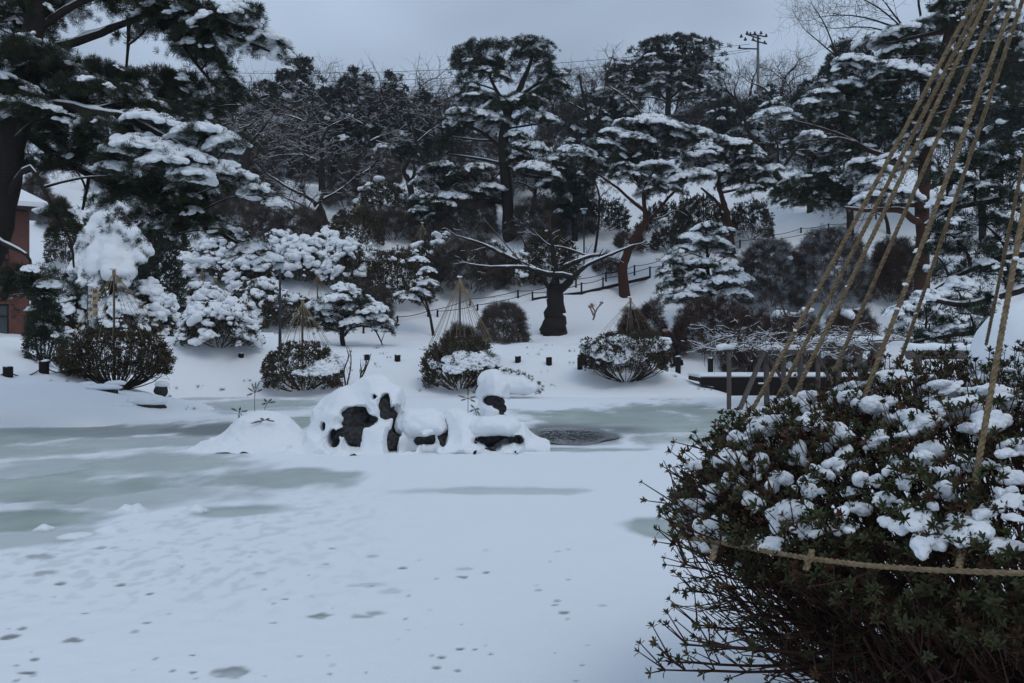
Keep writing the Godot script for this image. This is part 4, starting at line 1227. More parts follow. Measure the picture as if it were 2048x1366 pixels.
	bare_tree("bare_tree", "bare tree with a long leaning limb across the gap left of the big right pine", 60.0, [[[1560, 350, 0, 0.22], [1535, 320, 0, 0.18], [1500, 270, 0, 0.14], [1480, 210, 0, 0.09], [1452, 180, 0, 0.05]], [[1498, 262, 0, 0.08], [1470, 190, 0, 0.06], [1475, 165, 0, 0.03]], [[1556, 340, 0, 0.1], [1555, 290, 0, 0.08], [1540, 262, 0, 0.04]], [[1590, 300, 1, 0.08], [1540, 190, 1, 0.07], [1500, 165, 1, 0.03]], [[1570, 330, 0, 0.12], [1600, 290, 0, 0.08], [1640, 260, 0, 0.04]]], {"twig": 1.3})
	bare_tree("young_tree", "thin dark young tree with a bend, left of the leaning red pine", -gp(1187, 508, 44.0).z, [[[1187, 508, 0, 0.09], [1197, 447, 0, 0.08], [1198, 390, 0, 0.06], [1188, 362, 0, 0.045], [1174, 346, 0, 0.025]], [[1198, 400, 0, 0.04], [1206, 388, 0, 0.03], [1222, 376, 0, 0.02]]], {"twig": 0.5, "most": 3})
	var st := gp(868, 672, 36.0)
	pine("slim_tree", "slim young tree with a snow-tipped crown leaning over the roped bush", -st.z, [[869, 672, 0, 0.085], [862, 640, 0, 0.07], [854, 610, 0, 0.06], [848, 590, 0, 0.04]], [[[862, 640, 0, 0.04], [850, 612, 0, 0.035], [838, 592, 0, 0.02]]], [[840, 588, 50, 22, 0, 0.7], [855, 570, 44, 22, 0, 0.8], [852, 545, 36, 22, 0, 0.8], [815, 595, 50, 22, 0, 0.8], [838, 522, 40, 20, 0, 0.4]], {"tuft": 0.16, "color": Color(0.05, 0.045, 0.035)})

func snow_buried_pine() -> void:
	# a small pine so loaded that only lobes of snow and a few needles show
	var d := 37.0
	var t := Tree3.new()
	var g := on_ground((225.0 - 1024.0) / F * d, d)
	t.o = thing("snow_buried_pine", "small pine buried under thick drooping lobes of snow behind the sign", "tree", g)
	t.tuft = 0.2
	var mb := MB.new()
	var l := smooth_line(PackedVector3Array([g - Vector3(0, 0.4, 0), P(222, 560, d), P(215, 480, d), P(216, 415, d)]), PackedFloat32Array([0.12, 0.1, 0.08, 0.04]), 4, 0.1)
	mb.tube(l[0], l[1], 8)
	part(t.o, "trunk", mb.mesh(M.bark))
	var balls := []
	# drooping lobes, each a run of balls: [px, py, px, py, distance at the tip, radius px at top, at tip]
	for q in [[216, 404, 182, 424, 0.1, 9, 9], [220, 405, 258, 424, 0, 9, 9], [222, 412, 224, 442, -0.7, 12, 15], [214, 420, 172, 474, -0.6, 12, 17], [206, 460, 146, 532, -1.0, 17, 13], [228, 424, 266, 462, -0.6, 12, 16], [240, 450, 298, 492, -0.7, 16, 12], [214, 452, 186, 530, -1.2, 18, 20], [226, 452, 222, 536, -1.6, 18, 22], [238, 470, 258, 536, -1.3, 17, 16], [190, 510, 164, 556, -1.4, 17, 11], [206, 530, 192, 562, -1.5, 17, 13], [236, 530, 246, 560, -1.5, 15, 12], [250, 470, 284, 512, -1.0, 15, 12], [180, 470, 150, 500, -0.3, 14, 9]]:
		for i in 9:
			var f := i / 8.0
			var dd: float = d + lerpf(-0.1, q[4], f)
			var rr: float = lerpf(q[5], q[6], f) * rnd(0.82, 1.18) * dd / F
			balls.append([P(lerpf(q[0], q[2], f), lerpf(q[1], q[3], f) + 10.0 * f * f, dd), Vector3(rr, rr * 0.8, rr)])
	var sn := blob(balls, 0.085, 0.045, 0.08, 1.6)
	part(t.o, "snow_load", sn.mesh(M.snow))
	for bi in balls.size():
		if bi % 9 < 3:
			continue
		var c: Vector3 = balls[bi][0]
		var r: Vector3 = balls[bi][1]
		for i in (14 if bi % 9 > 6 else 5):
			var a := rnd(0, TAU)
			var p := c + Vector3(cos(a) * r.x * rnd(0.7, 1.0), -r.y * rnd(0.7, 1.5), sin(a) * r.z * rnd(0.7, 1.0))
			t.leaf.add(p, (Vector3(cos(a), 0.2, sin(a)) + rvec() * 0.4).normalized(), rnd(0, TAU), Vector3.ONE * rnd(0.15, 0.24), PINE_GREEN * rnd(0.7, 1.2))
	finish_tree(t, "tuft1")

# ---------------------------------------------------------------- shrubs
const LEAF_COL := {"S": Color(0.060, 0.050, 0.030), "L": Color(0.066, 0.053, 0.031), "D": Color(0.125, 0.100, 0.082), "R": Color(0.105, 0.066, 0.050), "G": Color(0.040, 0.050, 0.036)}

# s = [px, py of the foot, width px, height px, kind, snow 0..1, label, options]
func shrub(called: String, s: Array) -> void:
	var o: Dictionary = s[7] if s.size() > 7 else {}
	var b: Vector3
	if o.has("d"):
		var d: float = o.d
		b = on_ground((s[0] - 1024.0) / F * d, d)
	else:
		b = gp(s[0], s[1], o.get("from", 30.0))
	var m := -b.z / F
	var sx: float = s[2] * 0.5 * m
	var sy: float = s[3] * m
	var sz: float = sx * o.get("deep", 0.9)
	if o.has("top"):      # keep the top where the photograph has it
		sy = P(s[0], o.top, -b.z).y - b.y
	var kind: String = s[4]
	var t := Tree3.new()
	t.o = thing(called, s[6], "shrub", b, o.get("group", ""))
	var col: Color = LEAF_COL[kind]
	var bare := kind == "D" or kind == "R"
	var cs := clampf(0.0045 * -b.z, 0.10, 0.26) * (1.25 if bare else 1.0)
	var skirt: float = o.get("skirt", 0.0)     # how much of the height the leaves leave bare
	var area := 2.0 * PI * sqrt(sx * sz) * sy * 0.9
	var cnt := int(clampf(area / (cs * cs) * (2.6 if bare else 1.7), 60, 2600))
	var sd := rnd(0, 60)
	var lump: float = o.get("lumpy", 0.16)
	for i in cnt:
		var az := rnd(0, TAU)
		var u := rng.randf()
		var el := asin(u)
		var dir := Vector3(cos(az) * cos(el), sin(el), sin(az) * cos(el))
		var bump := 1.0 + lump * n1.get_noise_3dv(dir * 1.6 + Vector3(sd, 0, sd))
		var k := bump * lerpf(0.7, 1.05, sqrt(rng.randf()))
		var flat := pow(cos(el), 0.75)
		var p := b + Vector3(cos(az) * flat * sx * k, (skirt + (1.0 - skirt) * pow(u, 0.9) * k) * sy, sin(az) * flat * sz * k)
		if s[5] > 0.3 and u > 0.12 and n1.get_noise_3dv(p * (o.get("patch", 0.24) / cs) + Vector3(sd, 0, 0)) < (s[5] * 1.25 - 0.5 + 0.25 * u) * 0.75 - 0.35 and rng.randf() < 0.5:
			p = b + (p - b) * 0.84
		if skirt > 0.0 and u < 0.35:
			p = p.lerp(b + Vector3(0, p.y - b.y, 0), 0.35 * (0.35 - u))
		var up := (dir + Vector3(0, 0.3, 0) + rvec() * 0.4).normalized()
		var v := rnd(0.6, 1.3) * (1.0 + 0.35 * n2.get_noise_3dv(p * 1.3))
		var c := Color(col.r * v, col.g * v, col.b * v)
		if bare and rng.randf() < o.get("dust", 0.06):
			c = Color(0.5, 0.52, 0.54)
		t.leaf.add(p, up, rnd(0, TAU), Vector3.ONE * cs * rnd(0.8, 1.35) * (1.3 if bare else 1.0), c)
	var amount: float = s[5]
	if amount > 0.0:
		var sc: float = o.get("lump_size", cs * 1.75)
		var side: Vector2 = o.get("snow_side", Vector2.ZERO)
		var sn := int(clampf(amount * area / (sc * sc) * 6.5, 6, 1100))
		for i in sn:
			var az := rnd(0, TAU)
			var u := pow(rng.randf(), 0.75)
			var el := asin(u)
			var dir := Vector3(cos(az) * cos(el), sin(el), sin(az) * cos(el))
			var bump := 1.0 + lump * n1.get_noise_3dv(dir * 1.6 + Vector3(sd, 0, sd))
			var flat := pow(cos(el), 0.75)
			var p := b + Vector3(cos(az) * flat * sx * bump * 0.98, (skirt + (1.0 - skirt) * pow(u, 0.9) * bump) * sy, sin(az) * flat * sz * bump * 0.98)
			var want := amount * 1.25 - 0.5 + (side.x * dir.x + side.y * dir.z) * 0.9 + 0.25 * u
			if n1.get_noise_3dv(p * (o.get("patch", 0.24) / cs) + Vector3(sd, 0, 0)) > want * 0.75 - 0.35:
				continue
			var z := sc * (0.32 + 1.55 * pow(rng.randf(), 2.0)) * (0.5 if amount < 0.25 else 1.0)
			p += rvec() * cs * 0.55
			(t.snow[i % 2] as Sc).add(p, (dir * 0.6 + Vector3.UP + rvec() * 0.45).normalized(), rnd(0, TAU), Vector3(z * rnd(0.7, 1.35), z * rnd(0.7, 1.4), z * rnd(0.7, 1.2)), Color.WHITE)
	for q in o.get("snow_at", []):
		for i in int(clampf(q[2] * q[3] / 14.0, 8, 160)):
			var a := rnd(0, TAU)
			var rr := sqrt(rng.randf()) * 0.5
			var w := P(q[0] + cos(a) * rr * q[2], q[1] + sin(a) * rr * q[3], -b.z)
			var u := (w.x - b.x) / sx
			var v := clampf((w.y - b.y) / sy, 0.0, 1.0)
			var zz := sz * sqrt(maxf(1.0 - u * u - v * v, 0.02))
			var z := rnd(0.12, 0.3)
			(t.snow[i % 2] as Sc).add(Vector3(w.x * (1.0 - zz / -b.z), w.y, b.z + zz), (Vector3.UP + Vector3(u * 0.3, 0, 0.3) + rvec() * 0.15).normalized(), rnd(0, TAU), Vector3(z, z * rnd(0.6, 1.0), z), Color.WHITE)
	# stems
	var mb := MB.new()
	var stems: int = o.get("stems", 16)
	for i in stems:
		var az := TAU * i / stems + rnd(-0.2, 0.2)
		var r0 := rnd(0.03, 0.15)
		var e := b + Vector3(cos(az) * sx * rnd(0.5, 0.92), sy * lerpf(skirt + 0.1, 0.8, rng.randf()), sin(az) * sz * rnd(0.5, 0.92))
		var a := b + Vector3(cos(az) * sx * r0, -0.15, sin(az) * sz * r0)
		var mid := a.lerp(e, 0.5) + Vector3(cos(az), -0.3 if skirt > 0.0 else 0.1, sin(az)) * 0.14 * sx
		var q := smooth_line(PackedVector3Array([a, mid, e]), PackedFloat32Array([0.022, 0.016, 0.008]) if stems < 60 else PackedFloat32Array([0.02, 0.014, 0.006]), 3, 0.3)
		mb.tube(q[0], q[1], 4, false)
		if stems >= 60:
			for f in 3:
				var at: Vector3 = q[0][3 + f]
				mb.tube(PackedVector3Array([at, at + (Vector3(cos(az), 0.35, sin(az)) + rvec() * 0.8).normalized() * rnd(0.25, 0.5)]), PackedFloat32Array([0.009, 0.004]), 3, false)
	part(t.o, "stems", mb.mesh(M.twig), "stuff")
	finish_tree(t, ("twigs%d" if bare else "clump%d") % (int(sd) % 2))

# straw ropes hung from a pole over a shrub: [px of the pole, py of its top, py of its foot, px left, px right, py of the rope ends]
func rope_cone(label: String, d: float, px: float, top: float, foot: float, l: float, r: float, low: float, n := 16, rad := 0.012, drawn := true) -> void:
	var a := P(px, top, d)
	var g := P(px, foot, d)
	g.y = minf(g.y, ground(g.x, d) + 0.6)
	var o := thing("rope_cone", label, "rope support", Vector3(g.x, g.y, g.z), "straw rope cones over the shrubs")
	var mb := MB.new()
	mb.tube(PackedVector3Array([g - Vector3(0, 0.5, 0), a + Vector3(0, 0.06, 0)]), PackedFloat32Array([0.04, 0.032]), 7)
	part(o, "pole", mb.mesh(M.pole))
	mb = MB.new()
	mb.tube(PackedVector3Array([a - Vector3(0, 0.16, 0), a - Vector3(0, 0.07, 0), a + Vector3(0, 0.02, 0)]), PackedFloat32Array([0.045, 0.055, 0.042]), 8)
	part(o, "binding", mb.mesh(M.straw_far))
	var cx := (l + r) * 0.5
	var rx := (r - l) * 0.5 * d / F
	for i in n:
		var az := TAU * (i + 0.5) / n + rnd(-0.08, 0.08)
		var e := P(cx, low, d) + Vector3(cos(az) * rx, rnd(-0.06, 0.06) + 0.12 * sin(az) * rx, -sin(az) * rx * 0.85)
		var mid := a.lerp(e, 0.5) - Vector3(0, 0.02, 0)
		mb = MB.new()
		mb.tube(PackedVector3Array([a - Vector3(0, 0.06, 0), mid, e]), PackedFloat32Array([rad, rad, rad]), 5)
		part(o, "rope", mb.mesh(M.straw_far))
	var sn := Sc.new()
	sn.add(a + Vector3(0, 0.04, 0), Vector3.UP, 0.0, Vector3(0.24, 0.18, 0.24), Color.WHITE)
	copies(o, "snow", LIB.lump0, sn)

func make_shrubs() -> void:
	var list := [
		# left: behind and around the snow-buried pine
		[72, 398, 52, 46, "D", 0.05, "small grey bare shrub touching the roof edge of the red house"], [108, 452, 60, 60, "D", 0.05, "grey bare shrub on the snowy slope right of the red house roof"], [132, 525, 76, 92, "L", 0.25, "dark leafy shrub on the slope between the red house and the snow-buried pine"],
		[95, 610, 60, 60, "G", 0.35, "snow-flecked evergreen shrub against the corner of the red house", {"d": 37.0, "top": 560}], [140, 655, 110, 95, "S", 0.8, "snow-heaped azalea left of the sign, behind the brown boards", {"d": 36.5, "top": 560}], [88, 705, 70, 90, "G", 0.12, "dark narrow evergreen between the red house and the wide clipped bush", {"d": 29.0, "top": 585, "lumpy": 0.3}],
		[288, 560, 90, 70, "L", 0.45, "brown-twigged roped shrub just right of the snow-buried pine", {"top": 505}], [295, 660, 105, 90, "S", 0.75, "snow-covered azalea right of the pole of the wide clipped bush", {"d": 37.0, "top": 570}], [245, 665, 90, 70, "S", 0.8, "snow-covered azalea seen through the ropes of the wide clipped bush", {"d": 36.0, "top": 590}],
		[352, 600, 90, 90, "S", 0.85, "small snow-heaped shrub left of the straight row of thin poles"], [345, 520, 70, 90, "G", 0.05, "dark evergreen shrub under the lower boughs of the big left pine"], [385, 585, 80, 70, "S", 0.85, "white-domed shrub under the two thin poles"],
		[455, 560, 135, 95, "S", 0.78, "broad snow-covered azalea bank under the lowest bough of the big left pine"], [405, 650, 100, 80, "S", 0.8, "snow-capped azalea with a low cone of ropes, nearest the path at left"], [440, 690, 155, 85, "S", 0.75, "wide snow-mottled azalea at the foot of the slope, left of the lamp post"],
		[520, 640, 130, 75, "S", 0.7, "snow-roofed azalea directly behind the lamp post"], [575, 655, 110, 65, "L", 0.3, "dark-bellied clipped shrub just right of the lamp post", {"snow_side": Vector2(-0.6, 0.2)}], [505, 585, 90, 75, "S", 0.75, "snow-covered azalea between the boughs and the lamp post"],
		[600, 560, 105, 85, "S", 0.78, "large snow-covered azalea above the lamp post's right"], [560, 525, 80, 60, "L", 0.5, "snow-topped shrub under the tip of the lowest bough of the big left pine"], [650, 530, 80, 60, "S", 0.7, "snow-covered shrub at the bottom of the narrow snow gully"],
		[484, 440, 110, 76, "D", 0.06, "large grey bare dome bush high on the slope left of the gnarled stout trunk", {"lumpy": 0.06}], [420, 425, 70, 60, "D", 0.06, "grey bare bush half hidden by the boughs of the big left pine"], [592, 495, 105, 80, "D", 0.1, "grey bare dome bush with a rope cone below the gnarled stout trunk"], [520, 480, 80, 60, "D", 0.15, "bare bush left of the grey dome with the rope cone"],
		[710, 490, 110, 70, "L", 0.18, "brown clipped dome bush right of the narrow snow gully", {"lumpy": 0.06}], [690, 415, 86, 62, "D", 0.08, "dark bare dome bush under the forked snowy tree", {"lumpy": 0.06}], [765, 430, 110, 66, "L", 0.35, "snow-topped dark shrub left of the pollarded trunk"], [790, 480, 80, 60, "D", 0.1, "bare bush below the snow-topped dark shrub of the upper slope"], [735, 450, 60, 36, "D", 0.05, "low brown bush with a small rope cone on the upper slope"],
		[690, 570, 100, 85, "S", 0.68, "snow-splashed azalea at the centre-left of the slope, left of the small rope cone"], [735, 545, 50, 50, "S", 0.8, "small starry snow clump between two dark roped shrubs"], [795, 605, 135, 105, "L", 0.22, "dark roped shrub behind the slim leaning tree", {"snow_side": Vector2(0.5, 0.1)}], [870, 540, 110, 70, "L", 0.35, "dark shrub with snow on its right under the tallest rope cone of the slope", {"snow_side": Vector2(0.6, 0.2)}],
		[850, 470, 100, 70, "D", 0.04, "dark brown bush under the left limbs of the tall centre pine"], [930, 470, 130, 90, "D", 0.03, "grey-brown bush directly left of the tall centre pine's foot"], [935, 585, 160, 105, "D", 0.16, "large dark twiggy bush under a rope cone above the round clipped bush"], [985, 560, 80, 70, "L", 0.25, "snow-flecked shrub right of the large dark twiggy bush"],
		[730, 640, 110, 70, "D", 0.2, "grey twiggy bush behind the small arching garden pine"], [925, 690, 90, 125, "D", 0.04, "tall brown bush inside the tallest rope cone at the plaza", {"d": 35.5, "top": 652, "dust": 0.15}],
		[1005, 662, 100, 76, "D", 0.0, "round clipped brown bush on the snow left of the hollow old trunk", {"lumpy": 0.03, "dust": 0.0, "d": 45.0}], [1100, 560, 110, 100, "L", 0.12, "dark bush behind the hollow old trunk", {"from": 48.0}], [1045, 570, 90, 60, "L", 0.3, "snow-topped shrub left of the hollow old trunk"], [1075, 480, 110, 80, "D", 0.05, "grey bare bush above the hollow old trunk"],
		[1215, 545, 60, 26, "R", 0.1, "low reddish bush beside the rope fence left of the leaning red pine"], [1205, 460, 110, 60, "G", 0.15, "dark evergreen bush with a snow patch left of the leaning red pine's fork"], [1140, 470, 100, 60, "D", 0.05, "bare bush below the dark evergreen without snow"], [1260, 500, 60, 36, "D", 0.1, "small bare bush behind the leaning red trunk"],
		[1330, 470, 110, 60, "G", 0.12, "dark shrub behind the fork of the leaning red pine"], [1400, 480, 110, 85, "L", 0.06, "dark roped shrub between the two red pines"], [1500, 475, 90, 70, "L", 0.12, "brown bush right of the slim red pine above the rope fence"], [1340, 500, 80, 40, "L", 0.4, "snow-topped low shrub above the layered garden pine"],
		[1425, 690, 165, 92, "R", 0.0, "brown clipped hedge beside the walking person", {"lumpy": 0.03, "deep": 0.6, "d": 42.0, "top": 598}], [1540, 612, 132, 130, "D", 0.04, "large round grey bush below the rope fence", {"lumpy": 0.04, "dust": 0.16}], [1662, 605, 150, 145, "D", 0.14, "large snow-flecked grey bush right of the round one below the rope fence", {"lumpy": 0.1, "dust": 0.26}], [1778, 600, 84, 95, "R", 0.06, "brown bare bush left of the big right pine's foot"],
		[1500, 690, 110, 80, "R", 0.06, "reddish twiggy bush behind the left end of the trellis", {"d": 40.0, "top": 620}], [1590, 690, 120, 70, "R", 0.3, "snow-dusted twiggy bush behind the middle of the trellis", {"d": 38.0, "top": 625}], [1700, 680, 120, 70, "R", 0.25, "reddish bush behind the right end of the trellis", {"d": 38.0, "top": 620}], [1790, 560, 90, 80, "D", 0.08, "bare bush right below the lower limb of the big right pine"],
		[1265, 640, 60, 50, "R", 0.0, "pale dry flower shrub left of the pole in the mushroom-shaped bush", {"d": 42.0, "top": 622}], [1300, 640, 60, 60, "R", 0.0, "pale dry flower shrub right of the pole in the mushroom-shaped bush", {"d": 42.0, "top": 608}]]
	list.append([228, 560, 190, 150, "G", 0.1, "dark evergreen mass standing close behind the snow-buried pine", {"d": 41.5, "top": 418, "deep": 0.5}])
	list.append([322, 545, 90, 90, "G", 0.12, "dark evergreen bush filling the gap right of the snow-buried pine", {"d": 40.0, "top": 452}])
	for s in list:
		shrub("shrub", s)
	# undergrowth of the wooded upper slope
	var under := [[480, 380, "at the foot of the V-limbed bare tree"], [560, 350, "between the V-limbed tree and the gnarled stout trunk"], [640, 360, "directly behind the gnarled stout trunk"], [740, 370, "under the zigzag limbs of the forked tree"], [800, 330, "above the pollarded trunk's left shoulder"], [870, 330, "between the pollarded trunk and the tall centre pine"], [930, 400, "against the left side of the tall centre pine's foot"], [1090, 390, "just right of the tall centre pine's trunk"], [1140, 300, "high up behind the dark evergreen without snow"], [1230, 340, "above the crown of the leaning red pine, at left"], [1300, 300, "under the flat-topped pine's left limbs"], [1380, 290, "under the flat-topped pine's right limbs"], [1440, 280, "below the utility pole, at left"], [1530, 280, "below the utility pole, at right"], [1600, 330, "left of the big right pine's lowest dark bough"], [1180, 260, "deep in the wood left of the flat-topped pine"], [960, 330, "behind the left limbs of the tall centre pine"], [700, 260, "deep in the wood below the dense dark skyline pine"], [600, 280, "deep in the wood below the broad skyline pine"], [500, 290, "in the shade above the V-limbed tree"], [420, 300, "behind the snowy bough of the big left pine"], [340, 370, "beyond the drooping boughs over the snow-buried pine"], [250, 370, "above the snow-buried pine, at the top of the clearing"], [420, 360, "under the dark lower boughs of the big left pine"], [780, 260, "below the round-headed skyline pine"], [860, 270, "below the lowest pine of the left skyline"]]
	for u in under:
		shrub("shrub", [u[0], u[1], rnd(120, 180), rnd(55, 80), "D", 0.05, "grey leafless bush " + u[2], {"dust": 0.09, "group": "undergrowth bushes of the upper wood", "from": 55.0, "stems": 8}])
	# the clipped bushes on the bank
	shrub("clipped_bush", [232, 760, 232, 98, "L", 0.04, "wide low clipped bush with bare twigs below, at the left on the bank", {"d": 27.0, "top": 657, "skirt": 0.2, "stems": 120, "lumpy": 0.05, "deep": 0.7}])
	rope_cone("rope cone over the wide low clipped bush by the sign", 27.0, 228, 541, 660, 150, 330, 668, 20, 0.0055)
	shrub("clipped_bush", [606, 785, 162, 100, "L", 0.04, "clipped bush with a sash of snow across its right side, left of the island rocks", {"d": 32.6, "top": 686, "skirt": 0.02, "stems": 40, "lumpy": 0.06, "patch": 0.1, "snow_at": [[642, 738, 64, 18], [672, 722, 36, 34], [655, 730, 50, 24], [600, 742, 30, 9], [580, 716, 14, 6], [560, 728, 12, 6]]}])
	rope_cone("rope cone over the clipped bush with a sash of snow", 32.8, 605, 600, 690, 560, 660, 690, 18, 0.007)
	shrub("clipped_bush", [920, 775, 158, 100, "L", 0.05, "tilted clipped bush under the tallest rope cone, snow along its front edge", {"d": 33.0, "top": 675, "skirt": 0.02, "stems": 40, "lumpy": 0.06, "patch": 0.1, "snow_at": [[938, 722, 116, 30], [975, 712, 54, 26], [905, 736, 44, 12], [868, 728, 22, 8], [990, 724, 22, 14], [920, 708, 30, 12]]}])
	rope_cone("tallest rope cone, over the tilted clipped bush", 34.5, 920, 556, 690, 856, 990, 690, 24, 0.0075)
	shrub("clipped_bush", [1252, 782, 186, 120, "S", 0.12, "mushroom-shaped clipped bush with snow on top, near the bridge", {"d": 33.4, "top": 664, "skirt": 0.22, "stems": 60, "lumpy": 0.22, "patch": 0.14, "snow_at": [[1190, 692, 56, 26], [1205, 706, 44, 16], [1240, 680, 44, 16], [1290, 692, 92, 24], [1322, 682, 40, 16], [1236, 714, 50, 16], [1180, 705, 24, 10], [1265, 708, 40, 12]]}])
	rope_cone("rope cone with a pale pole in the mushroom-shaped bush", 34.0, 1261, 597, 690, 1190, 1330, 680, 12, 0.006)
	var mo := thing("snow_mound", "low bush under one smooth mound of snow behind the right island rocks", "shrub", on_ground(-0.25, 31.0))
	part(mo, "snow_load", blob([[P(985, 762, 31.0), Vector3(0.55, 0.42, 0.5)], [P(1020, 768, 31.0), Vector3(0.75, 0.34, 0.55)], [P(1052, 775, 31.0), Vector3(0.5, 0.24, 0.45)]], 0.05, 0.06, 0.06, 2.0).mesh(M.snow))
	var ml := Sc.new()
	for q in [[1000, 742], [1016, 741], [1030, 744], [1046, 750], [1060, 756], [1072, 766], [1077, 776], [1078, 784], [960, 775], [955, 782]]:
		for k in 9:
			ml.add(P(q[0] + rnd(-9, 9), q[1] + rnd(-5, 5), 31.0 + rnd(-0.2, 0.2)), (Vector3.UP + rvec() * 0.8).normalized(), rnd(0, TAU), Vector3.ONE * rnd(0.07, 0.13), LEAF_COL.L * rnd(0.7, 1.2))
	copies(mo, "leaves", LIB.clump0, ml)
	# smaller rope cones on the slope: [pole px, top, foot, left, right, low]
	var cones := [[845, 447, 520, 800, 885, 520, "rope cone highest on the slope, under the tall centre pine"], [943, 485, 570, 890, 995, 565, "rope cone over the large dark twiggy bush"], [795, 490, 570, 765, 830, 560, "small rope cone over the dark shrub behind the slim leaning tree"], [602, 440, 500, 575, 635, 480, "rope cone over the grey dome bush below the gnarled stout trunk"], [432, 556, 640, 405, 465, 605, "low rope cone on the azalea nearest the path at left"],
		[285, 506, 580, 262, 322, 560, "rope cone right beside the snow-buried pine"], [378, 497, 560, 366, 392, 555, "slim rope cone on a thin pole over the small snow-heaped shrub"], [404, 537, 600, 392, 418, 590, "slimmest rope cone, one of two thin poles on the white-domed shrub"], [715, 402, 460, 700, 735, 450, "small rope cone high on the upper slope"], [1407, 388, 450, 1380, 1436, 440, "rope cone between the two red pines"], [635, 548, 610, 615, 660, 590, "thin rope cone over the azalea above the lamp post's right"], [690, 488, 560, 660, 720, 545, "rope cone over the snow-splashed azalea"], [543, 495, 545, 520, 566, 535, "little rope cone under the tip of the lowest bough"]]
	for c in cones:
		var g := gp(c[0], c[2], 36.0)
		rope_cone(c[6], minf(-g.z, 68.0) - 0.6, c[0], c[1], c[2], c[3], c[4], c[5], 14, 0.008)

# ---------------------------------------------------------------- built things
func box_at(mb: MB, a: Vector3, b: Vector3, bev := 0.0) -> void:
	mb.box(Transform3D(Basis(), (a + b) * 0.5), (b - a).abs(), bev)

func beam(mb: MB, a: Vector3, b: Vector3, w: float, h: float, bev := 0.01) -> void:
	var z := (b - a).normalized()
	var x := Vector3.UP.cross(z)
	x = x.normalized() if x.length() > 0.01 else Vector3.RIGHT
	mb.box(Transform3D(Basis(x, z.cross(x), z), (a + b) * 0.5), Vector3(w, h, a.distance_to(b)), bev)

func log_at(mb: MB, a: Vector3, b: Vector3, r: float) -> void:
	var p := PackedVector3Array()
	var q := PackedFloat32Array()
	for i in 6:
		p.append(a.lerp(b, i / 5.0) + rvec() * r * 0.06)
		q.append(r * rnd(0.94, 1.05))
	mb.tube(p, q, 10)

func snow_bar(a: Vector3, b: Vector3, w: float, h: float) -> MB:
	var balls := []
	var l := a.distance_to(b)
	var n := int(maxf(l / (w * 0.55), 2))
	for i in n + 1:
		balls.append([a.lerp(b, float(i) / n) + Vector3(0, h * 0.3 + rnd(-0.1, 0.1) * h, 0), Vector3(w * rnd(0.55, 0.7), h * rnd(0.55, 0.8), w * rnd(0.5, 0.65))])
	return blob(balls, maxf(w, h) * 0.16, h * 0.15, 0.02, 3.0)

func make_built_things() -> void:
	make_house()
	make_sign()
	make_trellis()
	make_bridge()
	make_lamps_and_wires()
	make_path_fences()
	make_person()

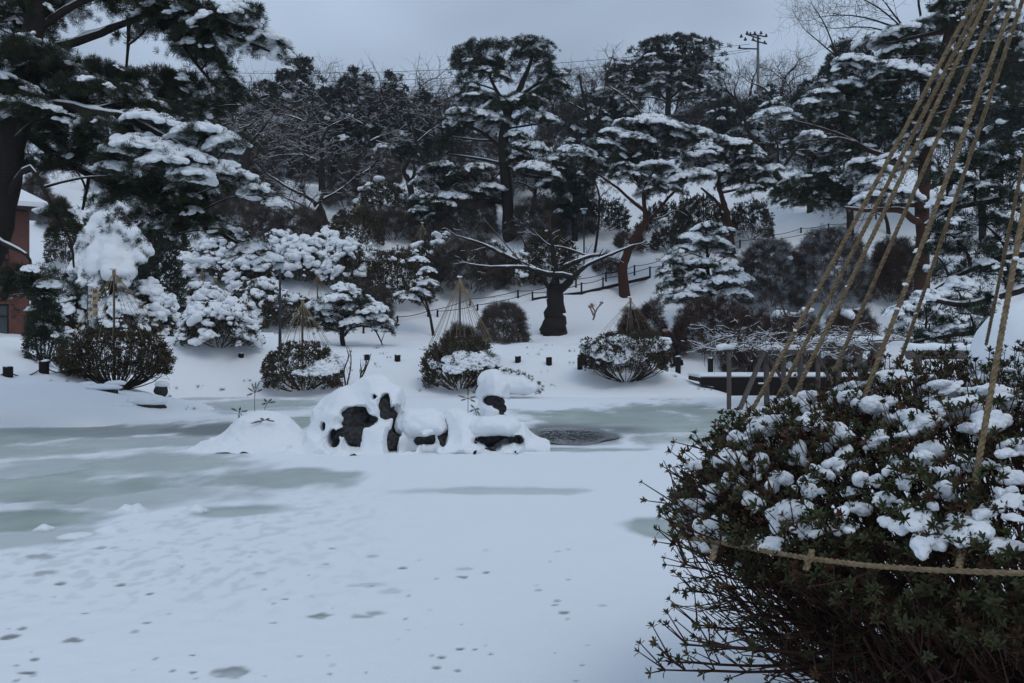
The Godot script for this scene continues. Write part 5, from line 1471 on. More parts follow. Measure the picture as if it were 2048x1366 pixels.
func make_house() -> void:
	var d := 40.0
	var o := thing("red_house", "red-walled two-storey house with dark windows behind the big left pine", "house", P(-60, 680, d))
	var x1 := P(59, 0, d).x
	var corner := Vector3(x1, 0, -d)
	var turn := Basis(Vector3.UP, atan2(-x1, d) + 0.02)
	var x0 := x1 - 7.5
	var y0 := P(0, 700, d).y
	var y1 := P(0, 424, d).y
	var mb := MB.new()
	# front wall with two window openings, built from strips; then the side wall and back
	var wx0 := P(-40, 0, d).x
	var wx1 := P(23, 0, d).x
	var lvls := [y0, P(0, 672, d).y, P(0, 609, d).y, P(0, 510, d).y, P(0, 444, d).y, y1]
	box_at(mb, Vector3(x0, y0, -d - 0.25), Vector3(wx0, y1, -d))
	box_at(mb, Vector3(wx1, y0, -d - 0.25), Vector3(x1, y1, -d))
	for i in [0, 2, 4]:
		box_at(mb, Vector3(wx0, lvls[i], -d - 0.25), Vector3(wx1, lvls[i + 1], -d - 0.001))
	box_at(mb, Vector3(x1 - 0.25, y0, -d - 2.6), Vector3(x1 - 0.001, y1, -d - 0.251))
	box_at(mb, Vector3(x0, y0, -d - 2.6), Vector3(x0 + 0.25, y1, -d - 0.251))
	box_at(mb, Vector3(x0 + 0.251, y0, -d - 2.6), Vector3(x1 - 0.252, y1, -d - 2.35))
	part(o, "wall", _turned(mb, turn, corner).mesh(M.wall))
	for k in 2:
		var a: float = lvls[1 + k * 2]
		var b: float = lvls[2 + k * 2]
		var w := MB.new()
		var f := 0.07
		var z := -d - 0.12
		for bar in [[wx0, wx0 + f, a, b], [wx1 - f, wx1, a, b]]:
			box_at(w, Vector3(bar[0], bar[2], z - 0.05), Vector3(bar[1], bar[3], z + 0.06), 0.006)
		for yy in [a + f * 0.5, lerpf(a, b, 0.62), b - f * 0.5]:
			box_at(w, Vector3(wx0 + f, yy - f * 0.5, z - 0.05), Vector3(wx1 - f, yy + f * 0.5, z + 0.055), 0.006)
		var wn := part(o, "window", _turned(w, turn, corner).mesh(M.frame))
		var g := MB.new()
		box_at(g, Vector3(wx0 + f, a + f, z - 0.02), Vector3(wx1 - f, lerpf(a, b, 0.62) - f * 0.5, z - 0.01))
		part(wn, "pane", _turned(g, turn, corner).mesh(M.glass))
		g = MB.new()
		box_at(g, Vector3(wx0 + f, lerpf(a, b, 0.62) + f * 0.5, z - 0.02), Vector3(wx1 - f, b - f, z - 0.01))
		part(wn, "pane", _turned(g, turn, corner).mesh(M.glass))
		g = MB.new()
		box_at(g, Vector3(wx0 + f, a + f * 0.5, z - 0.16), Vector3(wx1 - 0.05, b, z - 0.13))
		part(wn, "curtain", _turned(g, turn, corner).mesh(M.curtain))
	# balcony rail under the upper window
	var rl := MB.new()
	var ra := P(-60, 0, d).x
	var rb := P(24, 0, d).x
	for yy in [P(0, 497, d).y, P(0, 521, d).y]:
		box_at(rl, Vector3(ra, yy - 0.03, -d + 0.16), Vector3(rb, yy + 0.03, -d + 0.2), 0.005)
	for i in 14:
		var xx := lerpf(ra + 0.03, rb - 0.03, i / 13.0)
		box_at(rl, Vector3(xx - 0.012, P(0, 520, d).y, -d + 0.165), Vector3(xx + 0.012, P(0, 498, d).y, -d + 0.195))
	box_at(rl, Vector3(ra, P(0, 526, d).y, -d + 0.001), Vector3(rb, P(0, 522, d).y, -d + 0.22))
	part(o, "balcony_rail", _turned(rl, turn, corner).mesh(M.frame))
	# roof: hipped, with deep eaves
	var r := MB.new()
	var ex := P(97, 0, d).x
	var ez := -d + 0.75
	var ey := P(0, 424, d).y
	var ridge := P(0, 362, d).y
	var c := [Vector3(x0 - 1.0, ey, ez), Vector3(ex, ey, ez), Vector3(ex, ey, -d - 3.2), Vector3(x0 - 1.0, ey, -d - 3.2)]
	var p0 := Vector3(x0 + 2.6, ridge, -d - 1.3)
	var p1 := Vector3(ex - 2.2, ridge, -d - 1.3)
	var up := Vector3(0, 0.14, 0)
	r.quad(c[0], c[0] + up, c[1] + up, c[1]); r.quad(c[1], c[1] + up, c[2] + up, c[2]); r.quad(c[2], c[2] + up, c[3] + up, c[3]); r.quad(c[3], c[3] + up, c[0] + up, c[0])
	r.quad(c[0], c[1], c[2], c[3])
	r.quad(c[0] + up, p0, p1, c[1] + up); r.tri(c[1] + up, p1, c[2] + up); r.quad(c[2] + up, p1, p0, c[3] + up); r.tri(c[3] + up, p0, c[0] + up)
	var rf := part(o, "roof", _turned(r, turn, corner).mesh(M.frame))
	var s := MB.new()
	var q := []
	for v in c:
		q.append(v + Vector3(0, 0.16, 0) + (Vector3(0.5 * (c[0].x + c[1].x), v.y, -d - 1.3) - v).normalized() * 0.12)
	var t0 := p0 + Vector3(0, 0.3, 0)
	var t1 := p1 + Vector3(0, 0.3, 0)
	var th := Vector3(0, 0.22, 0)
	for i in 4:
		s.quad(q[i], q[i] + th, q[(i + 1) % 4] + th, q[(i + 1) % 4])
	s.quad(q[0] + th, t0, t1, q[1] + th); s.tri(q[1] + th, t1, q[2] + th); s.quad(q[2] + th, t1, t0, q[3] + th); s.tri(q[3] + th, t0, q[0] + th)
	part(rf, "snow", _turned(s, turn, corner).mesh(M.snow))
	# low brown board fence beside it
	var f := thing("board_fence", "low reddish-brown board fence left of the wide clipped bush", "fence", P(120, 690, 36.0))
	for i in 12:
		var mbp := MB.new()
		var xa := lerpf(P(98, 0, 36.0).x, P(156, 0, 36.0).x, i / 12.0)
		box_at(mbp, Vector3(xa + 0.006, P(0, 700, 36.0).y, -36.02), Vector3(xa + 0.096, P(0, 648 - rnd(0, 1), 36.0).y, -35.98), 0.006)
		part(f, "board", mbp.mesh(M.planks))
	for i in 2:
		var mbr := MB.new()
		box_at(mbr, Vector3(P(98, 0, 36.0).x, P(0, 655 + i * 18, 36.0).y - 0.03, -36.07), Vector3(P(156, 0, 36.0).x, P(0, 655 + i * 18, 36.0).y + 0.03, -36.022))
		part(f, "rail", mbr.mesh(M.planks))

func _turned(mb: MB, b: Basis, c: Vector3) -> MB:
	for i in mb.v.size():
		mb.v[i] = c + b * (mb.v[i] - c)
		mb.n[i] = b * mb.n[i]
	return mb

func make_sign() -> void:
	var d := 33.0
	var o := thing("sign_board", "upright white and tan sign with dark brush characters left of the roped clipped bush", "sign", P(186, 690, d))
	var mb := MB.new()
	mb.tube(PackedVector3Array([P(176, 705, d), P(176, 566, d)]), PackedFloat32Array([0.035, 0.032]), 8)
	mb.tube(PackedVector3Array([P(194, 705, d), P(194, 574, d)]), PackedFloat32Array([0.03, 0.03]), 8)
	part(o, "post", mb.mesh(M.metal))
	var k := 0
	for q in [[178.0, 187.0, 573.0, 640.0, "board"], [187.5, 197.0, 576.0, 634.0, "board_tan"]]:
		mb = MB.new()
		box_at(mb, P(q[0], q[3], d) + Vector3(0, 0, 0.04), P(q[1], q[2], d) + Vector3(0, 0, 0.075), 0.006)
		var bd := part(o, "board", mb.mesh(M[q[4]]))
		var ink := MB.new()
		# brush-like characters, each of a few strokes, down the board
		var n := 5 if k == 0 else 4
		for i in n:
			var cy := lerpf(q[2] + 7.0, q[3] - 8.0, float(i) / (n - 1))
			var c := P((q[0] + q[1]) * 0.5, cy, d) + Vector3(0, 0, 0.079)
			var w := 0.055
			ink = MB.new()
			for st in [[-1, 1.0, 1, 1.0], [-1, -1.0, 1, -1.0], [-1, 1, -1, -1], [1, 1, 1, -1], [-0.9, 0.1, 0.9, 0.1], [0, 1.2, 0, -1.1]]:
				if (i + k + int(st[0] * 3 + st[1] * 7)) % 4 == 0:
					continue
				var a := c + Vector3(st[0], st[1], 0) * w
				var b := c + Vector3(st[2], st[3], 0) * w
				beam(ink, a, b, 0.022, 0.006, 0.0) if absf(a.y - b.y) < 0.001 else box_at(ink, a - Vector3(0.011, 0, 0.003), b + Vector3(0.011, 0, 0.003))
			part(bd, "character", ink.mesh(M.ink))
		k += 1
	mb = MB.new()
	var sn := Sc.new()
	sn.add(P(185, 571, d) + Vector3(0, 0, 0.05), Vector3.UP, 0.0, Vector3(0.34, 0.2, 0.2), Color.WHITE)
	copies(o, "snow", LIB.lump1, sn)

func make_trellis() -> void:
	var d := 26.0
	var o := thing("wisteria_trellis", "weathered log trellis with snow-topped beams standing at the pond edge", "trellis", P(1560, 815, 27.5))
	var front := [[1458, 832, 704, 25.9], [1533, 812, 697, 27.4], [1600, 800, 696, 28.0], [1678, 790, 700, 28.0]]
	var back := [[1567, 790, 700, 31.0], [1636, 780, 700, 31.0], [1720, 775, 704, 31.0], [1751, 775, 694, 31.0]]
	for q in front + back:
		var mb := MB.new()
		var a := P(q[0], q[1], q[3])
		a.y = minf(a.y, ground(a.x, q[3])) - 0.4
		log_at(mb, a, P(q[0], q[2], q[3]), 0.085 if q[3] > 26.5 else 0.065)
		part(o, "post", mb.mesh(M.wood))
	for q in [[1473, 834, 25.6, 1527, 706, 26.6, 0.075], [1664, 768, 28.5, 1636, 712, 29.0, 0.06], [1734, 758, 30.5, 1751, 712, 30.8, 0.06], [1690, 770, 30.0, 1720, 712, 30.0, 0.05], [1532, 708, 27.2, 1584, 788, 27.8, 0.055]]:
		var mb := MB.new()
		log_at(mb, P(q[0], q[1], q[2]), P(q[3], q[4], q[5]), q[6])
		part(o, "brace", mb.mesh(M.wood))
	var beams := [[1500, 703, 27.0, 1640, 701, 27.6, 0.085], [1590, 688, 28.0, 1768, 688, 28.4, 0.10], [1528, 697, 31.0, 1770, 698, 31.4, 0.08], [1440, 700, 25.9, 1560, 694, 30.8, 0.06], [1533, 694, 27.2, 1572, 696, 31.4, 0.07], [1600, 692, 27.8, 1640, 695, 31.4, 0.07], [1679, 692, 27.8, 1722, 695, 31.4, 0.07]]
	var i := 0
	for q in beams:
		var mb := MB.new()
		var a := P(q[0], q[1], q[2])
		var b := P(q[3], q[4], q[5])
		log_at(mb, a, b, q[6])
		part(o, "beam", mb.mesh(M.wood))
		var sn := snow_bar(a + Vector3(0, q[6] * 0.8, 0), b + Vector3(0, q[6] * 0.8, 0), 0.18, 0.17 if i == 1 else 0.12)
		part(o, "snow", sn.mesh(M.snow))
		i += 1
	# vine shoots trained over the beams
	var v := thing("wisteria_vine", "leafless wisteria vine tangled over the trellis beams with hanging tips", "vine", P(1500, 700, 27.5))
	var mb := MB.new()
	var cr := MB.new()
	for k in 160:
		var px := rnd(1425, 1580) if k < 95 else rnd(1580, 1760)
		var dd := rnd(25.8, 30.0)
		var p := P(px, rnd(668, 705), dd)
		var dir := Vector3(rnd(-1, 1), rnd(-0.15, 0.35), rnd(-0.6, 0.6)).normalized()
		grow(mb, cr, p, dir, rnd(0.5, 1.1), rnd(0.014, 0.028), 3, 4, 0.7, -0.02)
	for k in 40:
		var p := P(rnd(1415, 1560), rnd(695, 712), rnd(25.8, 28.0))
		mb.tube(PackedVector3Array([p, p + Vector3(rnd(-0.06, 0.06), -rnd(0.1, 0.25), 0), p + Vector3(rnd(-0.08, 0.08), -rnd(0.3, 0.65), 0)]), PackedFloat32Array([0.009, 0.007, 0.004]), 3, false)
	for q in [[1533, 705, 27.2, 1490, 735, 26.6], [1490, 735, 26.6, 1465, 742, 26.2], [1535, 690, 27.3, 1575, 640, 28.0], [1575, 640, 28.0, 1560, 600, 28.5], [1560, 690, 28.0, 1610, 650, 28.5]]:
		mb.tube(PackedVector3Array([P(q[0], q[1], q[2]), P(q[3], q[4], q[5])]), PackedFloat32Array([0.035, 0.025]), 6)
	part(v, "shoots", mb.mesh(M.twig), "stuff")
	if cr.v.size():
		part(v, "snow_crest", cr.mesh(M.snow_plain), "stuff")

func make_bridge() -> void:
	var d := 32.5
	var o := thing("earth_bridge", "low dark plank-sided bridge with a carved end behind the trellis", "bridge", P(1560, 790, d))
	var prof := [[1401, 755], [1403, 768], [1412, 772], [1428, 773], [1440, 779], [1452, 789], [1462, 793], [1900, 797], [1900, 755]]
	var mb := MB.new()
	var n := prof.size()
	for i in n:
		var a := P(prof[i][0], prof[i][1], d)
		var b := P(prof[(i + 1) % n][0], prof[(i + 1) % n][1], d)
		mb.quad(a, a - Vector3(0, 0, 0.35), b - Vector3(0, 0, 0.35), b)
	for i in range(1, n - 2):
		var a := P(prof[8][0], prof[8][1], d)
		mb.tri(P(prof[7][0], prof[7][1], d) if i == 6 else P(prof[i + 1][0], prof[i + 1][1], d), P(prof[i][0], prof[i][1], d), a)
	mb.tri(P(prof[1][0], prof[1][1], d), P(prof[0][0], prof[0][1], d), P(prof[8][0], prof[8][1], d))
	part(o, "side_beam", mb.mesh(M.dark_wood))
	mb = MB.new()
	var a := P(1401, 755, d)
	var b := P(1900, 755, d)
	mb.box(Transform3D(Basis(), Vector3((a.x + b.x) * 0.5, a.y - 0.09, -d - 1.3)), Vector3(b.x - a.x, 0.16, 1.9), 0.02)
	part(o, "deck", mb.mesh(M.dark_wood))
	mb = MB.new()
	mb.box(Transform3D(Basis(), Vector3((a.x + b.x) * 0.5, a.y + 0.055, -d - 1.12)), Vector3(b.x - a.x + 0.1, 0.13, 2.2), 0.05)
	part(o, "snow", mb.mesh(M.snow))
	mb = MB.new()
	box_at(mb, P(1516, 768, d) + Vector3(0, 0, 0.001), P(1527, 765, d) + Vector3(0, 0, 0.06), 0.01)
	part(o, "snow", mb.mesh(M.snow_plain))

func make_lamps_and_wires() -> void:
	for q in [[560, 692, 538, 36.5, "slim dark lamp post standing among the snowy azaleas at left"], [1168, 548, 428, 56.0, "slim dark lamp post on the slope left of the leaning red pine"]]:
		var d: float = q[3]
		var a := P(q[0], q[1], d)
		var b := P(q[0], q[2], d)
		var o := thing("lamp_post", q[4], "lamp post", a, "garden lamp posts")
		var mb := MB.new()
		mb.tube(PackedVector3Array([a - Vector3(0, 0.4, 0), a.lerp(b, 0.3), b]), PackedFloat32Array([0.075, 0.055, 0.045]), 10)
		part(o, "pole", mb.mesh(M.metal))
		mb = MB.new()
		mb.tube(PackedVector3Array([b, b + Vector3(0, 0.04, 0), b + Vector3(0, 0.2, 0), b + Vector3(0, 0.26, 0)]), PackedFloat32Array([0.08, 0.13, 0.15, 0.05]), 12)
		part(o, "lamp_head", mb.mesh(M.lamp))
		mb = MB.new()
		mb.tube(PackedVector3Array([b + Vector3(0, 0.24, 0), b + Vector3(0, 0.27, 0), b + Vector3(0, 0.32, 0)]), PackedFloat32Array([0.2, 0.19, 0.03]), 12)
		var cap := part(o, "cap", mb.mesh(M.metal))
		var sn := Sc.new()
		sn.add(b + Vector3(0, 0.31, 0), Vector3.UP, 0.0, Vector3(0.4, 0.22, 0.4), Color.WHITE)
		copies(o, "snow", LIB.lump2, sn)
	# utility pole
	var d := 92.0
	var g := on_ground((1516.0 - 1024.0) / F * d, d)
	var o := thing("utility_pole", "concrete utility pole with crossarms and insulators above the wood", "utility pole", g)
	var mb := MB.new()
	mb.tube(PackedVector3Array([g - Vector3(0, 1, 0), P(1516, 70, d)]), PackedFloat32Array([0.2, 0.12]), 12)
	part(o, "pole", mb.mesh(M.concrete))
	var arms := [[1502, 73, 0.6, 1534, 70, -0.5], [1476, 98, 0.2, 1518, 98, 0.0], [1499, 86, 0.9, 1537, 84, -0.6], [1484, 79, 1.6, 1520, 79, 0.2]]
	for q in arms:
		mb = MB.new()
		beam(mb, P(q[0], q[1], d) + Vector3(0, 0, q[2]), P(q[3], q[4], d) + Vector3(0, 0, q[5]), 0.11, 0.12, 0.01)
		part(o, "crossarm", mb.mesh(M.metal))
	for q in [[1507, 70, 0.5], [1522, 66, 0.0], [1535, 68, -0.5], [1532, 82, -0.5], [1502, 84, 0.8], [1494, 77, 1.3], [1486, 77, 1.6], [1478, 96, 0.2], [1473, 85, 1.9], [1481, 91, 1.9]]:
		mb = MB.new()
		var p := P(q[0], q[1], d) + Vector3(0, 0, q[2])
		mb.tube(PackedVector3Array([p - Vector3(0, 0.14, 0), p - Vector3(0, 0.06, 0), p, p + Vector3(0, 0.2, 0)]), PackedFloat32Array([0.1, 0.2, 0.12, 0.06]), 8)
		part(o, "insulator", mb.mesh(M.metal))
	var k := 0
	for q in [[98, 146, 130, "upper cable crossing the sky over the wood"], [88, 141, 121, "topmost faint cable crossing the sky over the wood"], [102, 152, 141, "lowest cable crossing the sky over the wood"]]:
		mb = MB.new()
		var p := PackedVector3Array()
		var r := PackedFloat32Array()
		for i in 41:
			var t := i / 40.0
			var px := lerpf(1500, -500, t)
			var y: float = lerpf(q[0], q[2] - 50.0, t) + 4.0 * 75.0 * t * (1.0 - t) * ((q[1] - 100.0) / 46.0)
			p.append(P(px, y, lerpf(d, 70.0, t)))
			r.append(0.022)
		mb.tube(p, r, 4, false)
		var w := thing("power_cable", q[3], "cable", p[0])
		part(w, "strand", mb.mesh(M.cable))
		k += 1

func rope_span(mb: MB, a: Vector3, b: Vector3, r: float, sag: float) -> void:
	var p := PackedVector3Array()
	var q := PackedFloat32Array()
	for i in 9:
		var t := i / 8.0
		p.append(a.lerp(b, t) - Vector3(0, sag * 4.0 * t * (1.0 - t), 0))
		q.append(r)
	mb.tube(p, q, 5, false)

func make_path_fences() -> void:
	# [px, py of the foot, py of the top]
	var runs := [
		["path_fence", "upper rope fence of short dark posts climbing the slope path", [[727, 667, 655], [760, 657, 645], [795, 646, 633], [856, 634, 620], [940, 612, 596], [1036, 594, 580], [1095, 588, 572], [1152, 576, 556], [1212, 563, 544], [1269, 550, 530], [1326, 535, 517], [1400, 515, 500], [1480, 496, 480], [1547, 480, 468], [1602, 467, 455], [1657, 466, 447], [1700, 454, 443], [1752, 440, 428]]],
		["path_fence", "lower rope fence of short dark posts with a log kerb on the slope path", [[875, 634, 624], [955, 622, 608], [1065, 601, 583], [1110, 594, 577], [1163, 588, 565], [1206, 578, 555], [1300, 556, 533], [1340, 536, 526], [1563, 487, 479], [1700, 456, 446]]]]
	for rn in runs:
		var o: Node3D
		var last := Vector3.ZERO
		var lastg := Vector3.ZERO
		var rope := MB.new()
		var i := 0
		for q in rn[2]:
			var g := gp(q[0], q[1], 40.0)
			if i == 0:
				o = thing(rn[0], rn[1], "fence", g)
			var t := P(q[0], q[2], -g.z)
			t.y = clampf(t.y, g.y + 0.4, g.y + 0.85)
			var mb := MB.new()
			mb.tube(PackedVector3Array([g - Vector3(0, 0.3, 0), t]), PackedFloat32Array([0.058, 0.055]), 8)
			part(o, "post", mb.mesh(M.dark_wood))
			var r := t - Vector3(0, 0.06, 0)
			if i > 0 and r.distance_to(last) >= 9.0 and rope.v.size():
				part(o, "rope", rope.mesh(M.dark_wood))
				rope = MB.new()
			if i > 0 and r.distance_to(last) < 9.0:
				rope_span(rope, last, r, 0.022, 0.08)
				if rn[1].begins_with("lower") and q[0] > 1090 and q[0] < 1310:
					var lg := MB.new()
					lg.tube(PackedVector3Array([lastg + Vector3(0, 0.05, 0), g + Vector3(0, 0.05, 0)]), PackedFloat32Array([0.1, 0.1]), 7)
					part(o, "kerb_log", lg.mesh(M.dark_wood))
			last = r
			lastg = g
			i += 1
		if rope.v.size():
			part(o, "rope", rope.mesh(M.dark_wood))

# ---------------------------------------------------------------- the walker
func capsule(p: Vector3, a: Vector3, b: Vector3, ra: float, rb: float) -> float:
	var e := b - a
	var t := clampf((p - a).dot(e) / e.length_squared(), 0.0, 1.0)
	return p.distance_to(a + e * t) - lerpf(ra, rb, t)

func bones(list: Array, cell: float, k: float) -> MB:
	var lo := Vector3.INF
	var hi := -Vector3.INF
	for b in list:
		for e in [0, 1]:
			lo = lo.min(b[e] - Vector3.ONE * b[2 + e])
			hi = hi.max(b[e] + Vector3.ONE * b[2 + e])
	lo -= Vector3.ONE * (cell * 2 + k)
	hi += Vector3.ONE * (cell * 2 + k)
	var dims := Vector3i(((hi - lo) / cell).ceil()) + Vector3i.ONE
	var val := PackedFloat32Array()
	val.resize(dims.x * dims.y * dims.z)
	var i := 0
	for z in dims.z:
		for y in dims.y:
			for x in dims.x:
				var p := lo + Vector3(x, y, z) * cell
				var s := 0.0
				for b in list:
					var q := capsule(p, b[0], b[1], b[2], b[3])
					if q < k * 6.0:
						s += exp(-q / k)
				val[i] = -k * log(s) if s > 0.0 else k * 6.0
				i += 1
	return nets(lo, dims, cell, val)

func make_person() -> void:
	var d := 40.0
	var g := on_ground((1345.0 - 1024.0) / F * d, d)
	var o := thing("person", "person in a dark jacket and cap bending forward beside the brown hedge", "person", g)
	var lift: float = P(0, 650, d).y - g.y      # where the photograph has the top of the cap
	var sc := clampf(lift / 1.55, 0.8, 1.15)
	var at := func(x: float, y: float, z: float) -> Vector3: return g + Vector3(x, y, z) * sc
	var hip: Vector3 = at.call(0.12, 0.86, 0)
	var chest: Vector3 = at.call(-0.10, 1.20, 0)
	var neck: Vector3 = at.call(-0.20, 1.36, 0)
	var head: Vector3 = at.call(-0.285, 1.46, 0)
	var lsh: Vector3 = at.call(-0.14, 1.29, 0.17)
	var rsh: Vector3 = at.call(-0.14, 1.29, -0.17)
	var lel: Vector3 = at.call(-0.10, 1.01, 0.23)
	var rel: Vector3 = at.call(-0.16, 1.01, -0.23)
	var lha: Vector3 = at.call(-0.24, 0.80, 0.2)
	var rha: Vector3 = at.call(-0.32, 0.82, -0.2)
	var lkn: Vector3 = at.call(0.02, 0.46, 0.1)
	var rkn: Vector3 = at.call(0.20, 0.46, -0.09)
	var lan: Vector3 = at.call(0.06, 0.07, 0.1)
	var ran: Vector3 = at.call(0.38, 0.10, -0.09)
	var lhp: Vector3 = at.call(0.12, 0.84, 0.09)
	var rhp: Vector3 = at.call(0.12, 0.84, -0.09)
	var body := bones([[hip, chest, 0.12, 0.13], [chest, neck, 0.12, 0.06], [neck, head, 0.055, 0.06], [lsh, lel, 0.05, 0.04], [rsh, rel, 0.05, 0.04], [lel, lha, 0.04, 0.028], [rel, rha, 0.04, 0.028], [lhp, lkn, 0.08, 0.055], [rhp, rkn, 0.08, 0.055], [lkn, lan, 0.055, 0.035], [rkn, ran, 0.055, 0.035], [lan, lan + Vector3(-0.16, -0.03, 0) * sc, 0.04, 0.03], [ran, ran + Vector3(-0.13, -0.08, 0) * sc, 0.04, 0.03]], 0.03, 0.02)
	# head with brow, nose, chin, ears, facing left
	var hd := bones([[head + Vector3(0.02, 0.04, 0), head + Vector3(-0.02, 0.03, 0), 0.088, 0.085], [head + Vector3(-0.03, -0.05, 0), head + Vector3(-0.06, -0.07, 0), 0.055, 0.04], [head + Vector3(-0.1, 0.015, 0), head + Vector3(-0.12, -0.015, 0), 0.012, 0.016], [head + Vector3(0.0, -0.01, 0.085), head + Vector3(0.0, 0.03, 0.09), 0.012, 0.016], [head + Vector3(0.0, -0.01, -0.085), head + Vector3(0.0, 0.03, -0.09), 0.012, 0.016], [head + Vector3(-0.085, 0.035, 0.03), head + Vector3(-0.085, 0.035, -0.03), 0.014, 0.014], [head + Vector3(-0.088, -0.045, 0.02), head + Vector3(-0.088, -0.045, -0.02), 0.012, 0.012]], 0.012, 0.008)
	_append(body, hd)
	for h in [[lha, lel], [rha, rel]]:
		var dir: Vector3 = (h[0] - h[1]).normalized()
		var sd: Vector3 = dir.cross(Vector3(0, 0, 1)).normalized()
		var pm: Vector3 = h[0] + dir * 0.08
		var fb := [[h[0], pm, 0.026, 0.032]]
		for f in 4:
			var o1: Vector3 = pm + Vector3(0, 0, (f - 1.5) * 0.019)
			var ln: float = [0.062, 0.075, 0.07, 0.054][f]
			fb.append([o1, o1 + dir * ln * 0.55, 0.0095, 0.009])
			fb.append([o1 + dir * ln * 0.55, o1 + dir * ln * 0.9 - sd * 0.02, 0.009, 0.0075])
		fb.append([h[0] + dir * 0.03 + Vector3(0, 0, 0.02), h[0] + dir * 0.075 - sd * 0.03 + Vector3(0, 0, 0.045), 0.012, 0.009])
		_append(body, bones(fb, 0.008, 0.004))
	part(o, "body", body.mesh(M.skin))
	part(o, "jacket", bones([[hip + Vector3(0.02, -0.04, 0), chest, 0.165, 0.165], [chest, neck + Vector3(0.02, -0.03, 0), 0.15, 0.09], [lsh, lel, 0.078, 0.065], [rsh, rel, 0.078, 0.065], [lel, lha, 0.062, 0.05], [rel, rha, 0.062, 0.05]], 0.03, 0.025).mesh(M.jacket))
	part(o, "scarf", bones([[neck + Vector3(0.05, -0.005, 0.03), neck + Vector3(-0.03, 0.0, 0.03), 0.075, 0.07], [neck + Vector3(0.05, -0.005, -0.03), neck + Vector3(-0.03, 0, -0.03), 0.075, 0.07]], 0.022, 0.015).mesh(M.scarf))
	part(o, "trousers", bones([[lhp, lkn, 0.105, 0.078], [rhp, rkn, 0.105, 0.078], [lkn, lan + Vector3(0, 0.05, 0), 0.078, 0.06], [rkn, ran + Vector3(0, 0.05, 0), 0.078, 0.06], [hip, hip + Vector3(0, -0.05, 0), 0.14, 0.13]], 0.03, 0.02).mesh(M.trousers))
	part(o, "cap", bones([[head + Vector3(0.02, 0.075, 0), head + Vector3(-0.02, 0.075, 0), 0.1, 0.098], [head + Vector3(-0.09, 0.06, 0.04), head + Vector3(-0.15, 0.045, 0.03), 0.02, 0.015], [head + Vector3(-0.09, 0.06, -0.04), head + Vector3(-0.15, 0.045, -0.03), 0.02, 0.015]], 0.018, 0.012).mesh(M.cap))
	for f in [lan, ran]:
		part(o, "boot", bones([[f + Vector3(0.02, 0, 0), f + Vector3(-0.15, -0.03, 0) * sc, 0.06, 0.05], [f, f + Vector3(0, 0.14, 0), 0.058, 0.06]], 0.022, 0.015).mesh(M.cap))

func _append(a: MB, b: MB) -> void:
	var k := a.v.size()
	a.v.append_array(b.v)
	a.n.append_array(b.n)
	for i in b.ix:
		a.ix.append(i + k)

